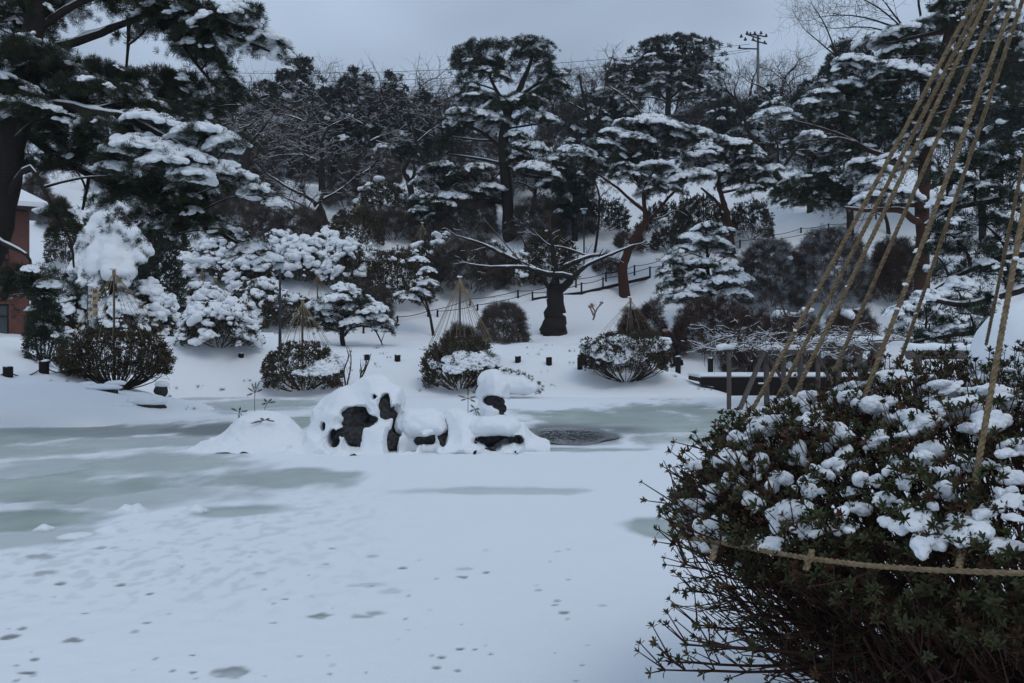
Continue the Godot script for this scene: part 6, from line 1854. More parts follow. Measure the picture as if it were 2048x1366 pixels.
# ---------------------------------------------------------------- things on the bank
func make_bank_things() -> void:
	# short log posts: [px, py of the top, py of the snow at the foot, width px, label]
	var posts := [[16, 733, 757, 19, "short log post, leftmost of the three joined by a rope on the left bank"], [88, 722, 748, 19, "middle one of the three log posts joined by a rope on the left bank"], [151, 722, 746, 18, "log post against the wide clipped bush, right end of the roped three"], [482, 708, 716, 11, "log post almost buried in snow left of the sashed clipped bush"],
		[734, 709, 721, 11, "buried log post right of the sashed clipped bush, left one of a pair"], [795, 709, 721, 12, "buried log post right of the sashed clipped bush, right one of a pair"], [1036, 712, 725, 12, "buried log post right of the tilted clipped bush, left one of a pair"], [1098, 714, 729, 12, "buried log post right of the tilted clipped bush, right one of a pair"], [1160, 714, 738, 11, "taller log post touching the left of the mushroom-shaped bush"],
		[1356, 713, 727, 11, "log post just right of the mushroom-shaped bush"], [1421, 716, 731, 11, "log post in front of the brown hedge, left of the trellis"], [1500, 722, 734, 12, "log post seen under the left end of the trellis"]]
	var tops := []
	for q in posts:
		var g := gp(q[0], q[2], 21.0)
		var d := minf(-g.z, 38.0)
		g = on_ground((q[0] - 1024.0) / F * d, d)
		var t := P(q[0], q[1], d)
		if t.y < g.y + 0.12:
			t.y = g.y + 0.14
		var o := thing("log_post", q[4], "post", g, "short log posts round the pond")
		var r: float = q[3] * 0.5 * d / F
		var mb := MB.new()
		mb.tube(PackedVector3Array([g - Vector3(0, 0.3, 0), g.lerp(t, 0.5), t - Vector3(0, 0.02, 0), t]), PackedFloat32Array([r, r, r, r * 0.9]), 14)
		part(o, "log", mb.mesh(M.dark_wood))
		var sn := Sc.new()
		sn.add(t, Vector3.UP, rnd(0, TAU), Vector3(r * 2.1, r * 1.1, r * 2.1), Color.WHITE)
		copies(o, "snow_cap", LIB["lump%d" % (tops.size() % 4)], sn)
		tops.append(t - Vector3(0, 0.14, 0))
	for q in [[0, 1, "sagging rope between the leftmost two log posts"], [1, 2, "sagging rope between the right two of the three left log posts"], [-1, 0, "sagging rope running off from the leftmost log post"]]:
		var mb := MB.new()
		var a: Vector3 = tops[q[0]] if q[0] >= 0 else tops[0] + Vector3(-1.4, -0.05, 0.3)
		rope_span(mb, a, tops[q[1]], 0.018, 0.22)
		var o := thing("rope", q[2], "rope", a)
		part(o, "strand", mb.mesh(M.twig))
	# stones on the left shore: [px, py, width, height, depth, snow, label]
	var stones := [[192, 783, 70, 22, 24.4, 0.5, "flat dark stone showing on the left shore below the wide clipped bush"], [172, 776, 26, 20, 25.0, 0.4, "small upright dark stone on the left shore"], [228, 773, 34, 18, 25.4, 0.5, "dark stone under the right half of the wide clipped bush"], [322, 778, 24, 24, 26.5, 0.5, "dark stone at the right foot of the wide clipped bush"],
		[290, 815, 66, 36, 23.3, 0.6, "large rounded dark stone with a snow hood at the point of the left shore"], [236, 818, 60, 18, 23.0, 0.6, "low dark stone beside the large rounded one at the left shore"], [152, 822, 26, 10, 22.6, 0.6, "small dark stone peeping from the snow of the left shore"], [120, 823, 14, 7, 22.4, 0.6, "tiny dark stone farthest left in the shore snow"]]
	for q in stones:
		var d: float = q[4]
		var c := P(q[0], q[1], d)
		var k: float = d / F * 0.5
		var r := Vector3(q[2] * k, q[3] * k, q[2] * k * 0.7)
		var o := thing("stone", q[6], "stone", c - Vector3(0, r.y, 0), "dark stones of the left shore")
		var rb := blob([[c, r], [c + Vector3(r.x * 0.3, -r.y * 0.3, 0), r * 0.8], [c + Vector3(-r.x * 0.4, -r.y * 0.5, -r.z * 0.2), r * 0.7]], maxf(r.x * 0.09, 0.022), r.y * 0.15, r.y * 0.25, 3.0)
		part(o, "boulder", rb.mesh(M.rock))
		var sb := blob([[c + Vector3(0, r.y * 0.75, -r.z * 0.15), Vector3(r.x * 1.05, r.y * q[5], r.z * 1.1)], [c + Vector3(r.x * 0.3, r.y * 0.7, -r.z * 0.3), Vector3(r.x * 0.8, r.y * q[5], r.z)]], maxf(r.x * 0.09, 0.022), r.y * 0.2, 0.02, 3.0)
		part(o, "snow_cap", sb.mesh(M.snow))
	# snow-hooded bush and a log rail at the right
	var d := 9.0
	var c := P(2110, 730, d)
	var o := thing("snow_hooded_bush", "bush wearing one smooth dome of snow behind the roped azalea at right", "shrub", Vector3(c.x, ground(c.x, d), c.z))
	var sb := blob([[c + Vector3(0, 0.05, 0), Vector3(0.78, 0.66, 0.75)], [c + Vector3(-0.25, -0.05, 0.1), Vector3(0.55, 0.42, 0.5)]], 0.035, 0.05, 0.02, 2.0)
	part(o, "snow_dome", sb.mesh(M.snow))
	var lf := Sc.new()
	for i in 900:
		var a := rnd(0, TAU)
		var y := rnd(-1.0, 0.0)
		var rr := 0.86 * sqrt(1.0 - y * y * 0.5)
		lf.add(c + Vector3(cos(a) * rr, y * 0.85 + 0.02, sin(a) * rr), (Vector3(cos(a), 0.4, sin(a)) + rvec() * 0.4).normalized(), rnd(0, TAU), Vector3.ONE * rnd(0.045, 0.07), Color(0.05, 0.055, 0.03) * rnd(0.6, 1.4))
	copies(o, "leaves", LIB.whorl1, lf)
	var mb := MB.new()
	for i in 24:
		var a := TAU * i / 24.0
		mb.tube(PackedVector3Array([o.position + Vector3(cos(a) * 0.15, -0.1, sin(a) * 0.15), c + Vector3(cos(a) * 0.6, -0.5, sin(a) * 0.6)]), PackedFloat32Array([0.02, 0.008]), 4, false)
	part(o, "stems", mb.mesh(M.stem), "stuff")
	d = 15.0
	o = thing("log_rail", "dark horizontal log rail with snow on top below the spreading evergreen", "rail", P(1890, 740, d))
	mb = MB.new()
	log_at(mb, P(1815, 708, d), P(2100, 706, d), 0.1)
	part(o, "log", mb.mesh(M.wood))
	for px in [1835, 1990]:
		mb = MB.new()
		var b := P(px, 712, d)
		log_at(mb, Vector3(b.x, ground(b.x, d) - 0.3, b.z), b, 0.07)
		part(o, "post", mb.mesh(M.wood))
	part(o, "snow", snow_bar(P(1822, 699, d), P(2090, 698, d), 0.16, 0.1).mesh(M.snow))

# ---------------------------------------------------------------- the island
func snowed_rock(o: Node3D, balls: Array, cell: float, thick: float, bare: Array, d: float) -> void:
	# a rock and the snow lying on it; bare = [px, py, rx, ry] where the dark face shows
	var lo := Vector3.INF
	var hi := -Vector3.INF
	for b in balls:
		lo = lo.min(b[0] - b[1])
		hi = hi.max(b[0] + b[1])
	lo -= Vector3(0.35, 0.12, 0.35)
	hi += Vector3(0.35, 0.2, 0.35)
	var dims := Vector3i(((hi - lo) / cell).ceil()) + Vector3i.ONE
	var rk := PackedFloat32Array()
	var sn := PackedFloat32Array()
	rk.resize(dims.x * dims.y * dims.z)
	sn.resize(rk.size())
	ell_set(balls, 0.05)
	var spots := []
	for q in bare:
		var c := P(q[0], q[1], d)
		spots.append([c.x, c.y, q[2] * d / F, q[3] * d / F])
	var mid := 0.5 * (lo.z + hi.z)
	var i := 0
	for z in dims.z:
		for y in dims.y:
			for x in dims.x:
				var p := lo + Vector3(x, y, z) * cell
				var e := ell(p, 0.05)
				if absf(e) < 0.45:
					e += 0.04 * n1.get_noise_3dv(p * 1.9) + 0.13 * absf(n2.get_noise_3dv(p * 1.25 + Vector3(3, 1, 0))) - 0.04
				if absf(e) < 0.4:
					var t := thick * (1.0 + 0.35 * n1.get_noise_3dv(p * 1.3))
					var cut := 0.0
					if p.z > mid - 0.25:
						for s in spots:
							var q: float = ((p.x - s[0]) / s[2]) ** 2 + ((p.y - s[1]) / s[3]) ** 2
							q = sqrt(q) * 0.76 + 0.42 * n1.get_noise_3dv(p * 3.2)
							cut = maxf(cut, smoothstep(1.15, 0.8, q))
					sn[i] = e - lerpf(t, -0.2, cut)
					rk[i] = e + 0.02 + 0.10 * absf(n2.get_noise_3dv(p * 2.4 + Vector3(7, 0, 0))) + 0.06 * absf(n2.get_noise_3dv(p * 6.0)) + 0.02 * n2.get_noise_3dv(p * 13.0)
				else:
					sn[i] = e
					rk[i] = e
				i += 1
	part(o, "boulder", nets(lo, dims, cell, rk).mesh(M.rock))
	part(o, "snow_cover", nets(lo, dims, cell, sn).mesh(M.snow))

func balls_at(list: Array, d: float) -> Array:
	# [px, py, half width, half height, extra distance]
	var out := []
	for q in list:
		var dd: float = d + q[4]
		var k := dd / F
		out.append([P(q[0], q[1], dd), Vector3(q[2] * k, q[3] * k, (q[5] if q.size() > 5 else q[2] * 0.75) * k)])
	return out

func make_island() -> void:
	var d := 16.5
	var o := thing("island_rock", "largest snow-covered rock of the pond island with dark patches showing", "rock", P(715, 900, d))
	snowed_rock(o, balls_at([[745, 800, 52, 40, 0.35, 45], [700, 838, 62, 52, 0.15, 50], [770, 850, 34, 60, 0.1, 40], [665, 875, 42, 38, 0.0, 40], [735, 880, 75, 34, -0.25, 50], [640, 900, 24, 16, -0.1, 40], [700, 905, 95, 14, -0.3, 60]], d), 0.034, 0.075, [[716, 835, 22, 20], [735, 838, 20, 10], [720, 865, 14, 20], [706, 858, 16, 8], [772, 808, 9, 14], [778, 826, 12, 10], [793, 818, 9, 6], [680, 872, 10, 13], [797, 845, 8, 22], [792, 878, 8, 30], [653, 850, 4, 7], [751, 793, 3, 4]], d)
	o = thing("island_rock", "low island rock under a thick snow pillow between the two taller groups", "rock", P(845, 897, d))
	snowed_rock(o, balls_at([[845, 872, 46, 26, -0.05, 40], [850, 893, 54, 14, -0.1, 40]], d), 0.034, 0.05, [[845, 888, 64, 19], [806, 884, 14, 24], [888, 876, 10, 24]], d)
	part(o, "snow_pillow", blob(balls_at([[842, 842, 44, 24, 0.05, 44], [820, 846, 26, 26, 0.1, 40], [866, 848, 28, 24, 0.05, 40], [845, 856, 40, 16, -0.05, 38]], d), 0.034, 0.05, 0.05, 2.5).mesh(M.snow))
	o = thing("island_rock", "right island rock with a box-shaped snow cap over a dark hollow", "rock", P(985, 893, d))
	snowed_rock(o, balls_at([[912, 862, 26, 36, 0.1, 34], [985, 862, 44, 22, 0.2, 40], [940, 880, 50, 22, 0.0, 40], [1022, 876, 26, 18, 0.0, 36], [1040, 888, 14, 8, 0.0, 24], [975, 896, 85, 10, -0.15, 50]], d), 0.034, 0.06, [[990, 878, 32, 8], [988, 886, 14, 9], [888, 862, 7, 20], [1036, 877, 8, 7]], d)
	part(o, "snow_pillow", blob(balls_at([[975, 851, 26, 17, -0.15, 34], [1005, 851, 30, 17, -0.15, 34], [1024, 853, 18, 15, -0.1, 30], [955, 856, 12, 14, -0.1, 26]], d), 0.034, 0.05, 0.05, 2.5).mesh(M.snow))
	o = thing("island_rock", "upright island rock with a rounded snow head behind the box-shaped cap", "rock", P(985, 850, d + 1.2))
	snowed_rock(o, balls_at([[985, 800, 26, 34, 1.2, 26], [986, 832, 31, 30, 1.2, 28], [988, 775, 22, 22, 1.2, 22]], d), 0.034, 0.06, [[984, 799, 14, 8], [997, 805, 10, 9], [1010, 820, 9, 16], [947, 804, 6, 6], [1004, 826, 4, 5]], d + 1.2)
	# stump under snow with pine seedlings on it
	d = 16.9
	o = thing("snowy_stump", "flat-topped snow-covered stump at the left end of the pond island", "stump", P(525, 900, d))
	var mb := MB.new()
	var c := P(525, 905, d)
	mb.tube(PackedVector3Array([c, c + Vector3(0, 0.35, 0), c + Vector3(0, 0.68, 0)]), PackedFloat32Array([0.55, 0.38, 0.3]), 14)
	part(o, "trunk", mb.mesh(M.bark))
	part(o, "snow_cover", blob(balls_at([[525, 840, 33, 14, 0, 32], [525, 852, 40, 20, 0, 38], [530, 868, 52, 22, 0, 48], [530, 884, 64, 18, 0, 58], [515, 896, 84, 12, -0.1, 70], [580, 890, 26, 14, 0, 30], [545, 905, 96, 7, -0.2, 80], [470, 900, 34, 6, -0.1, 34]], d), 0.036, 0.09, 0.03, 2.5).mesh(M.snow))
	# seedlings
	seedling("pine_seedling", "young pine shoot with upright candles on the snowy stump", d, [[510, 832], [509, 800], [510, 785]], [[499, 778], [505, 770], [511, 768], [518, 766], [522, 780], [497, 790]], PINE_GREEN * 1.2)
	seedling("pine_seedling", "low pine shoot leaning right on the snowy stump", d + 0.5, [[528, 835], [530, 815], [535, 806]], [[530, 800], [541, 800], [548, 804], [527, 808]], PINE_GREEN * 1.2)
	seedling("pine_seedling", "pine shoot hanging over the left edge of the snowy stump", d - 0.2, [[492, 842], [485, 832], [478, 824]], [[466, 818], [480, 818], [492, 822], [478, 836]], PINE_GREEN * 0.9)
	seedling("pine_seedling", "row of dark needles poking from the top of the snowy stump", d - 0.55, [[520, 846], [524, 842], [530, 840]], [[512, 844], [524, 838], [536, 838], [545, 842], [505, 846]], PINE_GREEN * 0.9)
	seedling("pine_seedling", "yellowish pine shoot left of the upright island rock", 17.0, [[936, 838], [936, 810], [936, 797]], [[920, 792], [948, 794], [936, 780], [925, 800], [947, 802]], Color(0.13, 0.12, 0.05))
	seedling("pine_seedling", "yellow-green pine tuft at the foot of the upright island rock", 16.8, [[955, 842], [952, 826], [950, 818]], [[944, 812], [955, 818], [958, 828], [942, 822]], Color(0.13, 0.12, 0.045))
	# bare saplings standing in the island snow
	sapling("sapling", "leafless dark sapling with upright stems in the snow of the largest island rock", 16.9, [[[693, 806], [689, 785], [678, 765], [668, 752]], [[692, 800], [690, 765], [688, 740], [697, 715], [694, 700]], [[692, 795], [695, 765], [700, 742], [702, 720], [701, 706]], [[691, 790], [684, 768], [672, 755]]])
	sapling("sapling", "smaller leafless sapling right of the one on the largest island rock", 17.0, [[[715, 780], [719, 762], [722, 745], [721, 728]], [[719, 762], [728, 745], [735, 728], [740, 715]], [[721, 748], [730, 735], [733, 722]]])
	sapling("dry_flower", "pale dried flower stalk standing alone in the snow above the bank", 43.0, [[[1186, 640], [1190, 625], [1184, 612]], [[1189, 628], [1195, 616], [1203, 608]], [[1188, 632], [1180, 615]]], "dry")

func seedling(called: String, label: String, d: float, stem: Array, tips: Array, col: Color) -> void:
	var o := thing(called, label, "seedling", P(stem[0][0], stem[0][1], d))
	var mb := MB.new()
	var p := PackedVector3Array()
	var r := PackedFloat32Array()
	for q in stem:
		p.append(P(q[0], q[1], d))
		r.append(0.006)
	mb.tube(p, r, 5)
	var e := p[-1]
	var sc := Sc.new()
	for q in tips:
		var t := P(q[0], q[1], d + rnd(-0.06, 0.06))
		mb.tube(PackedVector3Array([e, e.lerp(t, 0.5), t]), PackedFloat32Array([0.005, 0.004, 0.003]), 4)
		var dir := (t - e).normalized()
		for k in 7:
			sc.add(e.lerp(t, 0.4 + 0.6 * k / 6.0), dir, rnd(0, TAU), Vector3(0.032, 0.05, 0.032), col * rnd(0.8, 1.25))
	part(o, "stem", mb.mesh(M.stem))
	copies(o, "needles", LIB.tuft1, sc)

func sapling(called: String, label: String, d: float, stems: Array, m := "twig") -> void:
	var o := thing(called, label, "sapling", P(stems[0][0][0], stems[0][0][1], d))
	for s in stems:
		var p := PackedVector3Array()
		var r := PackedFloat32Array()
		var n := 0
		for q in s:
			p.append(P(q[0], q[1], d + 0.05 * n))
			r.append(lerpf(0.02, 0.006, float(n) / s.size()) * (d / 17.0))
			n += 1
		var l := smooth_line(p, r, 4, 0.2)
		var mb := MB.new()
		mb.tube(l[0], l[1], 5)
		var tp: PackedVector3Array = l[0]
		for k in range(4, tp.size(), 2):
			mb.tube(PackedVector3Array([tp[k], tp[k] + (Vector3(rnd(-0.5, 0.5), 1, rnd(-0.5, 0.5))).normalized() * rnd(0.08, 0.22) * (d / 17.0)]), PackedFloat32Array([0.006, 0.003]), 3, false)
		if m == "dry":
			for k in 14:
				var e := tp[-1]
				mb.tube(PackedVector3Array([e, e + (rvec() + Vector3(0, 0.5, 0)).normalized() * 0.14]), PackedFloat32Array([0.012, 0.016]), 4)
		part(o, "stem", mb.mesh(M[m]))

# ---------------------------------------------------------------- the roped azalea close by
const BC := Vector3(2.67, 0.0, -4.0)
const BR := 1.88
const BY := 1.10
const BH := 0.82
const BIG_SNOW := [[1750, 815, 110, 70], [1690, 870, 60, 70], [1700, 915, 80, 60], [1660, 950, 70, 60], [1600, 1025, 100, 90], [1640, 1060, 70, 50], [1440, 1055, 66, 80], [1455, 1080, 80, 46], [1560, 1090, 90, 36], [1530, 1085, 50, 40], [1865, 905, 76, 70], [1880, 950, 60, 60], [1890, 985, 70, 60], [1780, 1000, 60, 40], [1840, 1035, 110, 60], [1890, 1065, 130, 80], [1960, 1060, 130, 80], [2010, 1010, 110, 50], [1760, 880, 60, 46], [1850, 850, 90, 50], [1930, 820, 120, 60], [2000, 790, 130, 60], [1980, 850, 110, 60], [1900, 780, 110, 44], [1800, 760, 130, 36], [1700, 780, 120, 36], [1620, 800, 90, 36], [1630, 850, 90, 60], [1560, 850, 90, 56], [1500, 880, 70, 50], [1460, 920, 70, 56], [1480, 965, 60, 60], [1440, 985, 60, 50], [1400, 1010, 50, 44], [1535, 930, 50, 70], [1570, 960, 56, 60], [1520, 1000, 50, 50], [1700, 1060, 60, 40], [1800, 930, 60, 50], [2040, 900, 90, 60], [2030, 960, 80, 50], [1400, 930, 40, 40], [1380, 1040, 36, 36], [1410, 1090, 46, 36], [1610, 905, 50, 60], [1960, 930, 80, 50], [1730, 960, 60, 60], [1830, 960, 50, 40], [1560, 1030, 50, 40], [1630, 985, 40, 50]]

func dome(az: float, u: float) -> Vector3:
	# u = 0 at the rim, 1 at the top
	var r := BR * sqrt(maxf(1.0 - u * u, 0.0))
	return Vector3(BC.x + cos(az) * r, BY + BH * u, BC.z + sin(az) * r)

func dome_hit(px: float, py: float) -> Vector3:
	var dir := P(px, py, 1.0) - Vector3(0, EYE, 0)
	var t := 0.8
	while t < 7.0:
		var p := Vector3(0, EYE, 0) + dir * t
		var q := Vector2(p.x - BC.x, p.z - BC.z).length() / BR
		if q < 1.0:
			var top := BY + BH * sqrt(1.0 - q * q)
			if p.y <= top and p.y > BY - 0.35:
				return p
		t += 0.01
	return P(px, py, 3.6)

func twisted_rope(pts: PackedVector3Array, r: float, pitch: float, strands := 3) -> MB:
	var mb := MB.new()
	var l := 0.0
	var n := pts.size()
	var lines := []
	for s in strands:
		lines.append(PackedVector3Array())
	var rad := PackedFloat32Array()
	for i in n:
		var t := (pts[mini(i + 1, n - 1)] - pts[maxi(i - 1, 0)]).normalized()
		if i > 0:
			l += pts[i].distance_to(pts[i - 1])
		var u := t.cross(Vector3(0.2, 0.3, 0.93)).normalized()
		var w := t.cross(u)
		for s in strands:
			var a := TAU * (l / pitch + float(s) / strands)
			lines[s].append(pts[i] + (u * cos(a) + w * sin(a)) * r * 0.52)
		rad.append(r * 0.56 * rnd(0.94, 1.06))
	for s in strands:
		mb.tube(lines[s], rad, 6)
	# loose straw ends
	for i in range(1, n - 1):
		for k in 2:
			var q := rvec().normalized()
			_needle(mb, pts[i] + q * r * 0.7, pts[i] + q * r * rnd(1.2, 2.0) + (pts[i + 1] - pts[i]) * rnd(-2.0, 2.0), r * 0.06)
	return mb

func line_between(a: Vector3, b: Vector3, step: float, sag := 0.0) -> PackedVector3Array:
	var n := int(a.distance_to(b) / step) + 2
	var p := PackedVector3Array()
	for i in n:
		var t := float(i) / (n - 1)
		p.append(a.lerp(b, t) - Vector3(0, sag * 4.0 * t * (1.0 - t), 0))
	return p

func make_near_bush() -> void:
	var g := Vector3(BC.x, ground(BC.x, -BC.z), BC.z)
	var o := thing("azalea_bush", "large near azalea bush, snow caught among its dark leaf whorls, bound with straw rope", "shrub", g)
	var eye := Vector3(0, EYE, 0)
	var whorls := []     # [transform parts..., variant]
	var col_of := func() -> Color:
		var k := rnd(0.55, 1.35)
		var c := Color(0.055, 0.060, 0.028) if rng.randf() < 0.62 else (Color(0.10, 0.050, 0.028) if rng.randf() < 0.5 else Color(0.085, 0.072, 0.036))
		return Color(c.r * k, c.g * k, c.b * k)
	var stalks := Sc.new()
	# leaf whorls on and just inside the dome
	var made := 0
	while made < 10500:
		var az := rnd(0, TAU)
		var u := pow(rng.randf(), 1.05)
		var facing := cos(az - atan2(eye.z - BC.z, eye.x - BC.x))
		if facing < -0.2 and rng.randf() < 0.75:
			continue
		var p := dome(az, u)
		var nrm := Vector3(cos(az) * sqrt(1.0 - u * u), 0.35 + u, sin(az) * sqrt(1.0 - u * u)).normalized()
		var dens := n1.get_noise_3dv(p * 2.4)
		if dens < -0.28:
			continue
		var deep := pow(rng.randf(), 1.6) * 0.34
		p += nrm * (0.07 * n2.get_noise_3dv(p * 3.5) - deep + rnd(-0.01, 0.09))
		p.y += 0.05 * n1.get_noise_2d(p.x * 1.6, p.z * 1.6)
		var up := (nrm + Vector3(0, 0.4, 0) + rvec() * 0.55).normalized()
		var s := rnd(0.024, 0.042)
		whorls.append([p, up, rnd(0, TAU), s, col_of.call()])
		stalks.add(p, up, rnd(0, TAU), Vector3(s, s * rnd(0.8, 1.5), s), Color.WHITE)
		made += 1
	for q in BIG_SNOW:
		var p0 := dome_hit(q[0], q[1])
		var m0 := -p0.z / F
		for k in 8:
			var p := p0 + Vector3(rnd(-0.6, 0.6) * q[2] * m0, rnd(-0.4, 0.5) * q[3] * m0, 0) + Vector3(p0.x - BC.x, 0.6, p0.z - BC.z).normalized() * rnd(0.02, 0.1)
			whorls.append([p, (Vector3(p.x - BC.x, 1.0, p.z - BC.z).normalized() + rvec() * 0.4).normalized(), rnd(0, TAU), rnd(0.022, 0.038), col_of.call()])
			stalks.add(p, Vector3(p.x - BC.x, 1.6, p.z - BC.z).normalized(), rnd(0, TAU), Vector3.ONE * 0.03, Color.WHITE)
	# stems: from the foot outwards, then up into the dome
	var stems := MB.new()
	var fine := MB.new()
	for i in 330:
		var az := rnd(0, TAU)
		var low := rng.randf() < 0.6
		var end: Vector3
		if low:
			var rr := BR * rnd(0.68, 0.97)
			end = Vector3(BC.x + cos(az) * rr, rnd(0.66, 1.28), BC.z + sin(az) * rr)
		else:
			end = dome(az, rnd(0.05, 0.85)) - Vector3(0, 0.08, 0)
		var a := g + Vector3(cos(az) * rnd(0.05, 0.4), -0.1, sin(az) * rnd(0.05, 0.4))
		var mid := a.lerp(end, 0.5) + Vector3(cos(az) * 0.22, -0.12 if low else 0.05, sin(az) * 0.22)
		var r0 := rnd(0.008, 0.02)
		var l := smooth_line(PackedVector3Array([a, mid, end]), PackedFloat32Array([r0, r0 * 0.7, r0 * 0.28]), 5, 0.35)
		var lp: PackedVector3Array = l[0]
		var lr: PackedFloat32Array = l[1]
		stems.tube(lp, lr, 5, false)
		for k in range(3, lp.size()):
			for f in (3 if low else 2):
				if rng.randf() < 0.25:
					continue
				var dir := (Vector3(cos(az), 0.5, sin(az)) * 0.8 + rvec() * 0.9).normalized()
				var e := lp[k] + dir * rnd(0.07, 0.22)
				var e2 := e + (dir + Vector3(0, 0.5, 0) + rvec() * 0.5).normalized() * rnd(0.05, 0.14)
				fine.tube(PackedVector3Array([lp[k], e, e2]), PackedFloat32Array([0.0042, 0.003, 0.0022]), 3, false)
				if rng.randf() < (0.42 if low else 0.3):
					whorls.append([e2, (dir + Vector3(0, 0.6, 0)).normalized(), rnd(0, TAU), rnd(0.018, 0.03), col_of.call()])
				if rng.randf() < 0.25:
					whorls.append([e, (dir + rvec() * 0.5).normalized(), rnd(0, TAU), rnd(0.014, 0.022), col_of.call()])
	# long low sprays that lean out over the ice at the left
	for q in [[1330, 1340, 3.2], [1345, 1325, 3.3], [1385, 1180, 3.5], [1395, 1250, 3.4], [1420, 1290, 3.1], [1355, 1010, 3.5], [1350, 1050, 3.45], [1370, 960, 3.6], [1410, 900, 3.8], [1440, 1215, 3.3], [1375, 1290, 3.3], [1350, 1090, 3.4], [1372, 1130, 3.4]]:
		var e := P(q[0], q[1], q[2])
		var a := g.lerp(e, 0.35) + Vector3(0, 0.25, 0)
		var mid := a.lerp(e, 0.55) - Vector3(0, 0.05, 0)
		var l := smooth_line(PackedVector3Array([g + Vector3(0, 0.1, 0), a, mid, e]), PackedFloat32Array([0.014, 0.011, 0.007, 0.003]), 5, 0.4)
		stems.tube(l[0], l[1], 5, false)
		var lp: PackedVector3Array = l[0]
		for k in range(6, lp.size()):
			var dir0 := (lp[k] - lp[k - 1]).normalized()
			for f in 3:
				var dir := (dir0 * 0.8 + Vector3(0, 0.5, 0) + rvec() * 0.7).normalized()
				var e1 := lp[k] + dir * rnd(0.05, 0.16)
				fine.tube(PackedVector3Array([lp[k], e1]), PackedFloat32Array([0.004, 0.0022]), 3, false)
				whorls.append([e1, dir, rnd(0, TAU), rnd(0.02, 0.032), col_of.call()])
		whorls.append([e, (e - lp[-2]).normalized(), 0.0, 0.032, col_of.call()])
	part(o, "stems", stems.mesh(M.stem), "stuff")
	part(o, "twigs", fine.mesh(M.stem), "stuff")
	# the nearest leaf whorls are parts of their own, the rest one part
	var order := []
	for i in whorls.size():
		var w: Vector3 = whorls[i][0]
		var dd := w.distance_to(eye)
		var px := w.x / -w.z * F + 1024.0
		order.append([dd + (100.0 if px > 2060.0 or w.y < EYE - 0.39 * -w.z else 0.0), i])
	order.sort_custom(func(a, b): return a[0] < b[0])
	var rest := [Sc.new(), Sc.new(), Sc.new(), Sc.new()]
	var tones := []
	for v in 6:
		var m: StandardMaterial3D = M.leaf.duplicate()
		var c: Color = col_of.call()
		m.albedo_color = Color(c.r, c.g, c.b).linear_to_srgb()
		tones.append(m)
	var rank := 0
	for e in order:
		var w: Array = whorls[e[1]]
		if rank < 280:
			var i := MeshInstance3D.new()
			i.name = "leaf_whorl"
			i.mesh = LIB["whorl%d" % (rank % 4)]
			i.material_override = tones[rank % 6]
			var b := Basis(Quaternion(Vector3.UP, w[1])) * Basis(Vector3.UP, w[2])
			i.transform = Transform3D(b.scaled(Vector3.ONE * w[3]), w[0] - o.position)
			o.add_child(i, true)
		else:
			(rest[rank % 4] as Sc).add(w[0], w[1], w[2], Vector3.ONE * w[3], w[4])
		rank += 1
	for v in 4:
		copies(o, "leaves", LIB["whorl%d" % v], rest[v])
	copies(o, "leaf_stalks", LIB.stalk, stalks)
	# snow caught in it: lumps lying where the twigs are close, big ones as in the photograph
	var sn := [Sc.new(), Sc.new(), Sc.new(), Sc.new(), Sc.new(), Sc.new()]
	var big := BIG_SNOW
	var n := 0
	for q in big:
		var p := dome_hit(q[0], q[1])
		var m := -p.z / F
		for k in 5:
			var f := 0.66 if k == 0 else rnd(0.25, 0.5)
			var off := Vector3.ZERO if k == 0 else Vector3(rnd(-0.5, 0.5) * q[2] * m, rnd(-0.45, 0.15) * q[3] * m, rnd(-0.06, 0.06))
			(sn[n % 6] as Sc).add(p + off + Vector3(p.x - BC.x, 0.5, p.z - BC.z).normalized() * 0.03, (Vector3.UP + Vector3(p.x - BC.x, 0, p.z - BC.z) * 0.18 + rvec() * 0.15).normalized(), rnd(0, TAU), Vector3(q[2] * m * f * rnd(0.8, 1.2), q[3] * m * f * rnd(1.2, 1.8), q[2] * m * f * rnd(0.7, 1.1)), Color.WHITE)
			n += 1
	for i in 330:
		var az := rnd(0, TAU)
		var u := rnd(0.34, 1.0)
		var p := dome(az, u)
		if n1.get_noise_3dv(p * 2.2 + Vector3(5, 5, 5)) < -0.05:
			continue
		var nrm := Vector3(cos(az) * sqrt(1.0 - u * u), 0.35 + u, sin(az) * sqrt(1.0 - u * u)).normalized()
		p += nrm * rnd(-0.16, 0.06)
		var s := 0.035 + 0.12 * pow(rng.randf(), 2.2)
		(sn[i % 6] as Sc).add(p, (Vector3.UP + nrm * 0.3 + rvec() * 0.2).normalized(), rnd(0, TAU), Vector3(s * rnd(0.7, 1.3), s * rnd(0.8, 1.7), s * rnd(0.7, 1.2)), Color.WHITE)
	for i in 110:
		var az := rnd(0, TAU)
		var rr := BR * rnd(0.7, 1.02)
		var s := rnd(0.015, 0.038)
		(sn[i % 6] as Sc).add(Vector3(BC.x + cos(az) * rr, rnd(0.6, 1.25), BC.z + sin(az) * rr), (Vector3.UP + rvec() * 0.3).normalized(), rnd(0, TAU), Vector3(s * rnd(0.6, 1.2), s * rnd(0.6, 1.6), s), Color.WHITE)
	for v in 6:
		copies(o, "snow", LIB["fine_lump%d" % v], sn[v])
	# the rope support: pole, ropes from its top to the bush, and the girdle rope
	var apex := Vector3(2.67, 4.64, -4.0)
	var rs := thing("rope_support", "pale straw ropes fanning down from a pole to the near azalea bush", "rope support", g + Vector3(0.02, 0, 0))
	var mb := MB.new()
	log_at(mb, g - Vector3(0, 0.2, 0), apex + Vector3(0, 0.2, 0), 0.045)
	part(rs, "pole", mb.mesh(M.pole))
